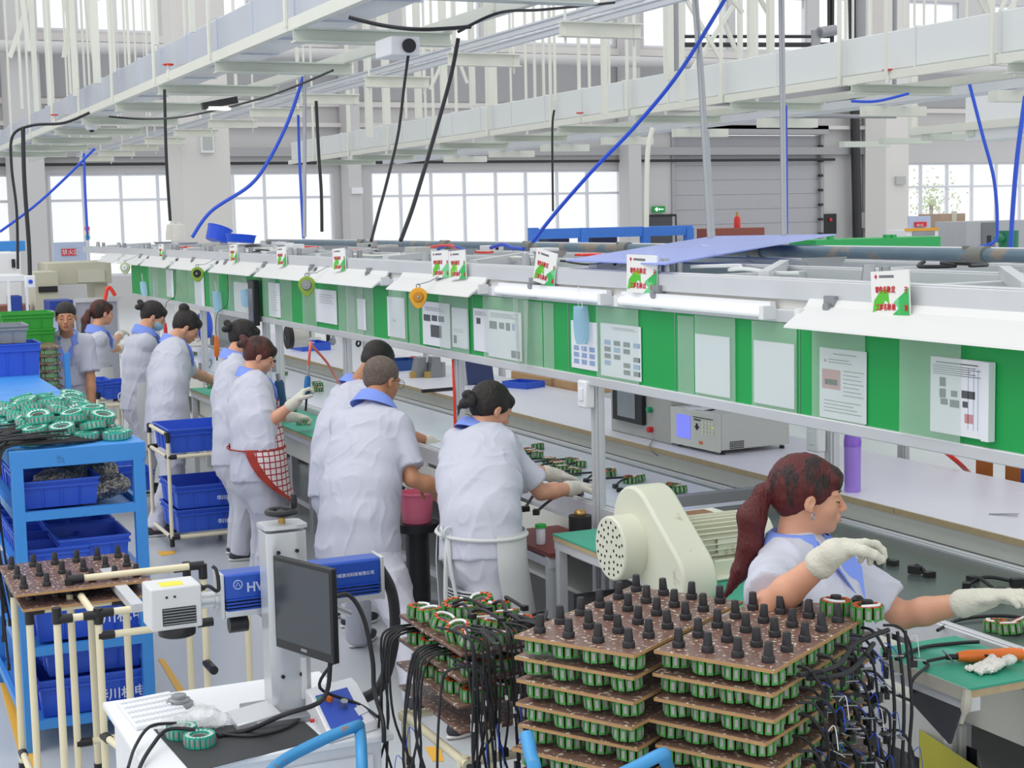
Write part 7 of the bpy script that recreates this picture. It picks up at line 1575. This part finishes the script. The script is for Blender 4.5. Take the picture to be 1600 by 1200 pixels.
for k, m_ in enumerate(('3fbf50', 'f0c030', 'e03a30')): MB().cyl(c+V(0, 0, .06*k), c+V(0, 0, .06*k+.055), .035).build('lamp_ring', mat('sig'+m_, m_, .3, emit=.3), t)
MB().cyl((c.x, c.y, 0), c, .02).build('pole', M['alu'], t)
# far-left man's cart with brown trays
p = PX(82, 560, 15.6)
t = thing('blue_cart', 'blue cart loaded with brown trays before the far left man', 'cart', (12.5, p.y, 0))
yA, yB_ = PX(57, 560, 12.2).y, PX(105, 560, 12.2).y; zU = PX(80, 543, 12.2).z
for y in (yA, yB_): MB().box(12.2, 12.25, y-.02, y+.02, 0, zU-.05).box(12.9, 12.95, y-.02, y+.02, 0, zU-.05).build('leg', RK, t)
MB().box(12.2, 12.95, yB_, yA, zU-.5, zU-.47).build('shelf', RK, t)
for k in range(7):
    z = zU-.06*k; tt = thing('peg_tray', 'brown tray in the stack on the far blue cart', 'tray', (12.6, p.y, z-.012), 'brown trays on the far blue cart'); MB().box(12.26, 12.9, yB_+.03, yA-.03, z-.012, z).build('tray_board', PLY, tt)
    if 0 < k < 7:
        for j in range(5): stat_at(sg, [True], (12.31, yB_+.09+j*(yA-yB_-.18)/4, z+.001), 'stator between the brown trays on the far blue cart', (0, 0, j), 1.0, group='stators on the far blue cart')
# ------------------------------------------------------------ right background beyond the line
MGR = mat('machine_green', '2fae5c', .5); MGRD = mat('motor_green', '1f7a58', .45)
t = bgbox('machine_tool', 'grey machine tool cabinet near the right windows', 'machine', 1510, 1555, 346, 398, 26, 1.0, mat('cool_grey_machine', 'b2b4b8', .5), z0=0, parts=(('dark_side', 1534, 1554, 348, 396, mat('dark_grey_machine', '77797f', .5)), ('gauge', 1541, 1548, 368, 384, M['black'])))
t = bgbox('machine_tool', 'long grey machine bed behind the blue hose at right', 'machine', 1556, 1640, 345, 398, 27, 1.2, mat('cool_grey_machine', 'b2b4b8', .5), z0=0)
c = PX(1576, 374, 25); t = thing('green_motor', 'dark green motor by the right hand blue hose', 'motor', c); MB().cyl((c.x, c.y, c.z-.28), (c.x, c.y, c.z+.18), .2).build('motor_body', MGRD, t); MB().ell(c+V(-.05, .3, .03), (.12, .12, .09)).build('hand_wheel', MGRD, t); MB().cyl((c.x, c.y, 0), (c.x, c.y, c.z-.28), .12).build('pedestal', MGRD, t)
t = bgbox('drawer_cabinet', 'white trolley with yellow tray and red sign board at right background', 'cabinet', 1417, 1466, 359, 382, 26, .6, M['white'], z0=.5, parts=(('drawer_gap', 1426, 1460, 362, 368, M['alud']), ('yellow_tray', 1414, 1466, 357, 360, mat('warning_amber', 'e8a830', .5))))
c0_ = PX(1421, 338, 26.1); c1 = PX(1454, 358, 26.1); MB().box(26.1, 26.16, c1.y, c0_.y, c1.z, c0_.z).build('sign_board', LBL_, t); a, b = PX(1431, 347, 26.05), PX(1448, 354, 26.05); MB().box(26.05, 26.1, b.y, a.y, b.z, a.z).build('red_plate', RS, t)
text_mesh('lettering', '禁火区', (26.04, a.y-.01, b.z+.01), (0, -1, 0), (0, 0, 1), .06, mat('white_lettering', 'e8ecf4', .5), t)
t = bgbox('wooden_case', 'tall wooden and grey machine case between white trolley and machine tool', 'machine', 1470, 1508, 334, 385, 28.5, .8, mat('brown_grey_case', 'b39a84', .5, 0, .1, 5), z0=0, parts=(('pale_post', 1487, 1494, 330, 385, BEI2), ('green_post', 1487, 1493, 368, 386, MGR)))
t = bgbox('green_machine', 'long low bright green machine beyond the blue-grey pipe', 'machine', 1275, 1470, 375, 383, 22, .8, MGR, z0=1.2)
MB().box(22.1, 22.7, PX(1460, 380, 22).y, PX(1290, 380, 22).y, 0, 1.2).build('machine_base', M['gray'], t)
for px in (1300, 1388, 1398): c = PX(px, 372, 22); MB().box(22, 22.1, c.y-.04, c.y+.04, c.z-.1, c.z+.06).build('green_stud', MGR, t)
t = bgbox('blue_railing', 'bright blue steel rail frame beyond the line near the centre', 'frame', 833, 1083, 358, 363, 24, .1, mat('bright_blue_steel', '3f80e0', .45), parts=())
MB().box(24, 24.1, PX(1083, 371, 24).y, PX(833, 371, 24).y, PX(833, 374, 24).z, PX(833, 369, 24).z).build('lower_rail', mat('bright_blue_steel', '3f80e0', .45), t)
for px in (835, 913, 1010, 1078): c = PX(px, 356, 24); MB().box(23.98, 24.12, c.y-.07, c.y+.07, 0, c.z).build('upright', mat('bright_blue_steel', '3f80e0', .45), t)
bgbox('dark_crate', 'dark blue crate behind the blue rail frame', 'crate', 858, 890, 371, 382, 25, .5, mat('navy_dark', '25294a', .5), z0=0); bgbox('dark_crate', 'second dark crate right of the first behind the blue rails', 'crate', 925, 965, 371, 382, 25, .5, mat('navy_dark', '25294a', .5), z0=0)
c = V(22.3, PX(1152, 358, 22.3).y, PX(1150, 357, 22).z+.121); t = thing('gas_cylinder', 'small red bottle with a brass neck standing beyond the blue sheet', 'bottle', c); MB().lathe([(0, -.12), (.055, -.12), (.055, .04), (.03, .08), (0, .08)], c-V(0, 0, 0)).build('red_body', M['red'], t); MB().cyl(c+V(0, 0, .08), c+V(0, 0, .15), .025).build('brass_neck', mat('brass', 'b9925a', .35, .7), t)
bgbox('brown_chest', 'low reddish brown chest under the red bottle', 'chest', 1118, 1195, 357, 372, 22, .6, mat('brown_box2', '8a4a3c', .5), z0=.0)
bgbox('switch_cabinet', 'small grey electrical cabinet on the wall at right of the drainpipe', 'cabinet', 1343, 1368, 332, 356, 44.7, .3, M['gray'], parts=(('meter', 1356, 1367, 333, 343, M['black']),))
# tree outside the right window
tr = thing('tree', 'pale green tree outside the right hand window', 'tree', (WX+9, PX(1455, 320, WX+9).y, 0)); c = PX(1455, 318, WX+9); random.seed(6)
lf = MB()
for k in range(420):
    d = Vector((random.gauss(0, .5), random.gauss(0, .6), random.gauss(0, .6))); R = Matrix.Rotation(random.random()*6, 3, 'X') @ Matrix.Rotation(random.random()*6, 3, 'Z'); o = c+d; lf.add([o+R @ V(-.09, 0, 0), o+R @ V(0, .05, 0), o+R @ V(.09, 0, 0), o+R @ V(0, -.05, 0)], [(0, 1, 2, 3)])
lf.build('foliage', mat('pale_leaf', 'b9c98a', .6), tr); MB().cyl((c.x, c.y, 0), c, .08).build('trunk', mat('bark', '7a6a58', .8), tr)
# ------------------------------------------------------------ the eleven people
R_ = math.radians
pz = PY
GRP = None
def reach(sh_y, *a): return PY(*a)
p1, I1 = person('woman seen from behind in pale apron, reaching over the belt by the gear motor', GRP,
    pz(752, 850, -2.72), pz(752, 676, -2.95), pz(768, 638, -3.02), R_(-68), R_(-84), R_(24), 0, 1.68,
    hands=(pz(868, 742, -3.40), pz(900, 762, -3.38)), hair='lowbun', hairm=HBLK, nl=.1, feet=[PZ(780, 1105), PZ(719, 1150)], seed=2, girth=1.1, curl=(.3, .3))
p2, I2 = person('grey-haired man in glasses seen from behind, leaning in mid-step', GRP,
    pz(560, 850, -2.45), pz(586, 636, -2.66), pz(597, 594, -2.76), R_(-52), R_(-66), R_(14), 0, 1.72,
    hands=(pz(660, 760, -3.0), pz(716, 768, -2.98)), hair='short', hairm=HGRY, skin=SKIN2, feet=[PZ(560, 1008), PZ(652, 1112)], glove=(False, False), nl=.12, seed=3, girth=1.14, glasses=True, curl=(.4, .4), shouldw=1.1)
p3, I3 = person('woman in a red checked apron holding a blue driver with gloved hands', GRP,
    pz(402, 735, -2.55), pz(392, 590, -2.62), pz(406, 556, -2.70), R_(-88), R_(-104), R_(24), 0, 1.62,
    hands=(pz(462, 652, -2.98), pz(464, 626, -2.80)), hair='bun', hairm=HBRN, nl=.15, seed=4, girth=1.14, curl=(1.2, 1.2), handdir=(None, V(-.1, -.6, .8)), ehint=(None, V(-.35, .7, -1)))
p4, I4 = person('red-haired woman with a ponytail looking down behind the brown peg trays', GRP,
    pz(1290, 1075, -2.75), pz(1246, 862, -2.73), pz(1264, 775, -2.76), R_(-150), R_(-118), R_(3), 0, 1.80,
    hands=(pz(1530, 938, -3.18), pz(1304, 862, -2.50)), hair='pony', hairm=HRED, seed=5, girth=1.0, curl=(.5, .9), handdir=(None, V(.1, -1, .1)), palmn=(None, V(-.3, -.1, -1)), ehint=(None, V(-.1, 1, -.75)), shouldw=1.02, hsc=.93, nl=.14)
p5, I5 = person('woman with a black top bun in profile, one gloved hand raised over her work', GRP,
    pz(262, 660, -2.5), pz(266, 540, -2.6), pz(292, 511, -2.78), R_(-92), R_(-100), R_(30), 0, 1.72,
    hands=(pz(345, 600, -3.1), pz(322, 590, -2.98)), hair='topbun', nl=.25, seed=6, girth=1.15, feet=[PZ(262, 825), PZ(242, 838)], curl=(.6, .8))
p6, I6 = person('woman with a dark bun wearing a blue face mask and a waist apron', GRP,
    pz(218, 628, -2.55), pz(222, 524, -2.6), pz(240, 494, -2.74), R_(-86), R_(-100), R_(24), 0, 1.68,
    hands=(pz(268, 590, -3.1), pz(264, 596, -3.0)), hair='bun', nl=.22, seed=7, girth=1.05, mask=True, curl=(.6, .6))
p7, I7 = person('distant woman with a brown ponytail stretching out a gloved arm', GRP,
    pz(150, 598, -2.5), pz(150, 515, -2.52), pz(160, 489, -2.6), R_(-80), R_(-76), R_(4), 0, 1.66,
    hands=(pz(200, 545, -3.0), pz(190, 520, -3.05)), hair='pony', hairm=HBRN, seed=8, gl_long=True)
p8, I8 = person('distant man facing the camera with an open blue collar', GRP,
    pz(104, 592, -1.9), pz(104, 527, -1.9), pz(103, 495, -1.88), R_(168), R_(170), R_(4), 0, 1.66,
    glove=(False, False), hair='short', hairm=HBLK, skin=SKIN2, seed=9)
p9, I9 = person('woman with a dark bun mostly hidden behind the checked apron woman', GRP,
    pz(366, 710, -2.62), pz(362, 566, -2.7), pz(382, 528, -2.84), R_(-90), R_(-95), R_(18), 0, 1.66,
    hands=(pz(425, 615, -3.15), pz(400, 600, -3.1)), hair='bun', nl=.25, seed=10)
p10, I10 = person('dark-haired man bending over the belt behind the grey-haired man', GRP,
    pz(532, 756, -2.72), pz(556, 610, -3.0), pz(590, 566, -3.1), R_(-78), R_(-80), R_(35), 0, 1.72,
    hands=(pz(680, 694, -3.56), pz(560, 735, -3.2)), hair='short', hairm=HBLK, skin=SKIN2, nl=.2, seed=12, girth=1.1, glove=(True, False), curl=(.5, .4))
f11 = PX(1362, 600, 42); zz = 0
p11, I11 = person('tiny far-off man in a white shirt near the white column at right', GRP,
    V(f11.x, f11.y, .88), V(f11.x, f11.y-.05, 1.44), V(f11.x-.05, f11.y-.12, 1.6), R_(-120), R_(-120), .2, 0, 1.72, glove=(False, False), hair='short', hairm=HBLK, face=False, seed=13)
# ---- aprons and small worn things
def czat(info, z):
    P = [(info['kn'][0]+info['kn'][1])/2, *info['cen'][:6]]
    for a, b in zip(P, P[1:]):
        if z <= b.z: return a.lerp(b, max(0, (z-a.z)/max(b.z-a.z, .001)))
    return P[-1]
def apron(info, root, m, ztop, zbot, ph0, ph1, grow=1.17, flare=.02, th=.004, name='apron', shift=0.0, n=22, k=12, border=None, rot=0):
    """cloth wrapped round the front; half angle goes from ph0 at the top to ph1 at the hem"""
    L_, F_, S_ = info['L'], info['F'], info['S']; c0 = info['cen'][0]; ctop = info['at'](.18); rows_o, rows_i = [], []
    fl = (info['kn'][0]+info['kn'][1])/2
    for i in range(k+1):
        t = i/k; z = ztop+(zbot-ztop)*t
        cz = czat(info, z)
        A = .104*S_*info['g']*grow+flare*t; B = .082*S_*info['g']*grow+flare*t; ph = ph0+(ph1-ph0)*t**1.5
        ro, ri = [], []
        for j in range(n+1):
            a = R_(rot)-ph+2*ph*j/n; wv = .004*math.sin(j*1.7+t*3)*t
            d = F_*math.cos(a)*(B+wv)+L_*math.sin(a)*(A+wv); d2 = F_*math.cos(a)*(B+wv-th)+L_*math.sin(a)*(A+wv-th)
            ro.append(V(cz.x, cz.y, z)+d+F_*shift); ri.append(V(cz.x, cz.y, z)+d2+F_*shift)
        rows_o.append(ro); rows_i.append(list(reversed(ri)))
    mb = MB(); mb.loft([a+b for a, b in zip(rows_o, rows_i)]); o = mb.build(name, m, root)
    if border:
        for j in (0, n):
            pts = [r[j] for r in rows_o]+[]
            mbx = MB(); rr = []
            for i, p in enumerate(pts):
                c = V(pts[i].x, pts[i].y, pts[i].z); out = (c-V(info['cen'][0].x, info['cen'][0].y, c.z)).normalized(); tdir = (rows_o[i][1]-rows_o[i][0]).normalized() if j == 0 else (rows_o[i][-2]-rows_o[i][-1]).normalized()
                w_ = .055; wv = .010*math.sin(i*2.1); a_ = c+out*.004; b_ = c-tdir*w_+out*wv
                rr.append([a_, b_, b_-out*.005, a_-out*.005])
            mbx.loft(rr); mbx.build('red_frill', border, o)
    return o
apron(I1, p1, APRON, PY(752, 826, -2.72).z, .30, R_(126), R_(120), 1.17, .03, rot=4)
mb = MB(); c = I1['at'](.06); c.z = PY(752, 832, -2.72).z; bk = czat(I1, c.z)-I1['F']*.170+I1['L']*.04
mb.torus(bk+V(0, 0, .02), V(1, .2, .1), .022, .007, 14, 6).torus(bk+I1['L']*.045+V(0, 0, .01), V(.2, 1, 0), .026, .006, 14, 6)
mb.tube([bk, bk-I1['F']*.02-V(0, 0, .15), bk-I1['F']*.01+I1['L']*.02-V(0, 0, .40)], [.014, .011, .009], 6, 0, 5).tube([bk, bk-I1['F']*.02+I1['L']*-.03-V(0, 0, .12), bk+I1['L']*-.05-V(0, 0, .30)], [.012, .009, .008], 6, 0, 5)
ap_t = mb.build('apron_tie', APRON, p1)
STR = pattern('black_white_stripes', 'z', 'd5d6d9', '26262c', (1, 1, 62), .8, .5)
apron(I1, p1, STR, PY(715, 893, -2.72).z, PY(715, 925, -2.72).z, R_(34), R_(34), 1.10, .0, name='striped_patch', rot=-182, n=12, k=4)
CHK = pattern('red_white_check', 'yz', 'e2d6d3', 'a02a3a', (26, 26, 26), .85, .2, rot=(0, 0, R_(0)))
apron(I3, p3, CHK, PY(395, 688, -2.6).z, PY(440, 800, -2.6).z, R_(116), R_(34), 1.18, .03, border=mat('dark_red_frill', 'a03226', .8))
apron(I3, p3, CHK, PY(430, 628, -2.7).z, PY(395, 690, -2.6).z, R_(40), R_(75), 1.16, .0, name='apron_bib', n=14, k=5)
mb = MB(); u3 = I3['fw']; nk = I3['neck']
for s_ in (1, -1): mb.tube([nk-u3*.045+V(0, 0, .02), nk+I3['L']*s_*.062+V(0, 0, .0), nk+u3*.075+I3['L']*s_*.05-V(0, 0, .09), nk+u3*.105+I3['L']*s_*.06-V(0, 0, .26)], [.010, .012, .014, .02], 6, 0, 6)
mb.build('apron_strap', mat('dark_red_frill', 'a03226', .8), p3)
def waistband(info, root, m, z, grow, r=.006):
    c0 = czat(info, z); A = .104*info['S']*info['g']*grow; B = .082*info['S']*info['g']*grow
    MB().tube([V(c0.x, c0.y, z)+info['F']*math.cos(a)*B+info['L']*math.sin(a)*A for a in [k*math.tau/30 for k in range(31)]], r, 6).build('apron_tie', m, root)
waistband(I1, p1, APRON, PY(752, 832, -2.72).z, 1.19, .009); waistband(I3, p3, mat('dark_red_frill', 'a03226', .8), PY(395, 690, -2.6).z, 1.19, .005)
apron(I6, p6, APRON, .98, .40, R_(115), R_(118), 1.17, .02)
mb = MB(); c = I6['at'](.12)-I6['F']*.15; mb.torus(c, V(1, .3, 0), .035, .006, 14, 6).tube([c, c-V(0, 0, .2), c-V(.02, -.02, .3)], .007, 6, 0, 4); mb.build('apron_tie', APRON, p6)
apron(I7, p7, APRON, .96, .45, R_(115), R_(118), 1.17, .02)
# earring, necklace, bracelet, hair slide, pen, chest badge
E4 = I4['H'](.004, -.086, -.045); MB().torus(E4, (1, .3, 0), .009, .0022, 14, 6).build('earring', M['steel'], p4)
sh, e, t_, d_ = I4['arms'][0]; MB().torus(t_-d_*.085, d_, .031, .0032, 20, 6).build('bracelet', M['steel'], p4)
MB().torus(t_*0+I3['arms'][1][2]-I3['arms'][1][3]*.08, I3['arms'][1][3], .027, .003, 18, 6).build('bracelet', mat('brass_band', 'c9b27a', .4, .5), p3)
a4, F4, L4, u4 = I4['at'], I4['fw'], I4['L'], I4['up']; n4 = I4['neck']
MB().prism([n4+F4*.052+L4*.022+u4*.0, n4+F4*.052-L4*.022+u4*.0, n4+F4*.098-L4*.02-u4*.14, n4+F4*.104-u4*.19, n4+F4*.098+L4*.02-u4*.14], F4*.012).build('white_undershirt', mat('white_cotton', 'e6e2dc', .9), p4)
c = n4+F4*.118+L4*.085-u4*.15; MB().box(c.x-.003, c.x+.003, c.y-.012, c.y+.012, c.z-.016, c.z+.006).build('red_emblem', SRED, p4); MB().box(c.x-.003, c.x+.003, c.y-.014, c.y+.002, c.z+.012, c.z+.022).build('blue_emblem', mat('emblem_blue', '5c86d8', .6), p4)
# tools in hand
def blue_driver(at_, up_, label):
    a = Vector(at_); u = Vector(up_).normalized(); t = thing('blue_driver', label, 'electric screwdriver', a)
    MB().lathe([(0, -.06), (.016, -.055), (.021, -.02), (.021, .05), (.017, .08), (0, .085)], a, u, 14).build('handle', mat('driver_blue', '1f6aa8', .4), t)
    MB().cyl(a+u*.085, a+u*.15, .010).build('hose_joint', M['steel'], t); MB().cyl(a-u*.06, a-u*.14, .007).build('bit', M['black'], t); return a+u*.15
h3 = I3['arms'][1][2]+I3['F']*.07+V(0, 0, .07); tip = blue_driver(h3, (.0, -.1, 1), 'blue air screwdriver gripped by the woman in the checked apron')
pipe([tip, tip+V(0, -.02, .14), PY(489, 542, -3.1), PY(512, 568, -3.25), PY(530, 600, -3.5)], .009, mat('coral_hose', 'f0705a', .4), 'coral red air hose looping up from the blue screwdriver', 'hose', 'air_hose', smooth=8)
c = PY(437, 605, -3.08); t = thing('blue_driver', 'dark blue heat tool standing before the checked apron woman', 'electric screwdriver', c)
MB().lathe([(0, -.22), (.03, -.22), (.034, -.1), (.036, .03), (.028, .05), (0, .05)], c, V(.0, .12, 1), 16).build('handle', mat('driver_navy', '1c4a6e', .4), t); MB().cyl(c+V(0, .006, .05), c+V(0, .01, .10), .017).build('nozzle', M['steel'], t); MB().cyl(c+V(0, -.027, -.22), (c.x, c.y-.035, .9), .01).build('stand', M['black'], t)
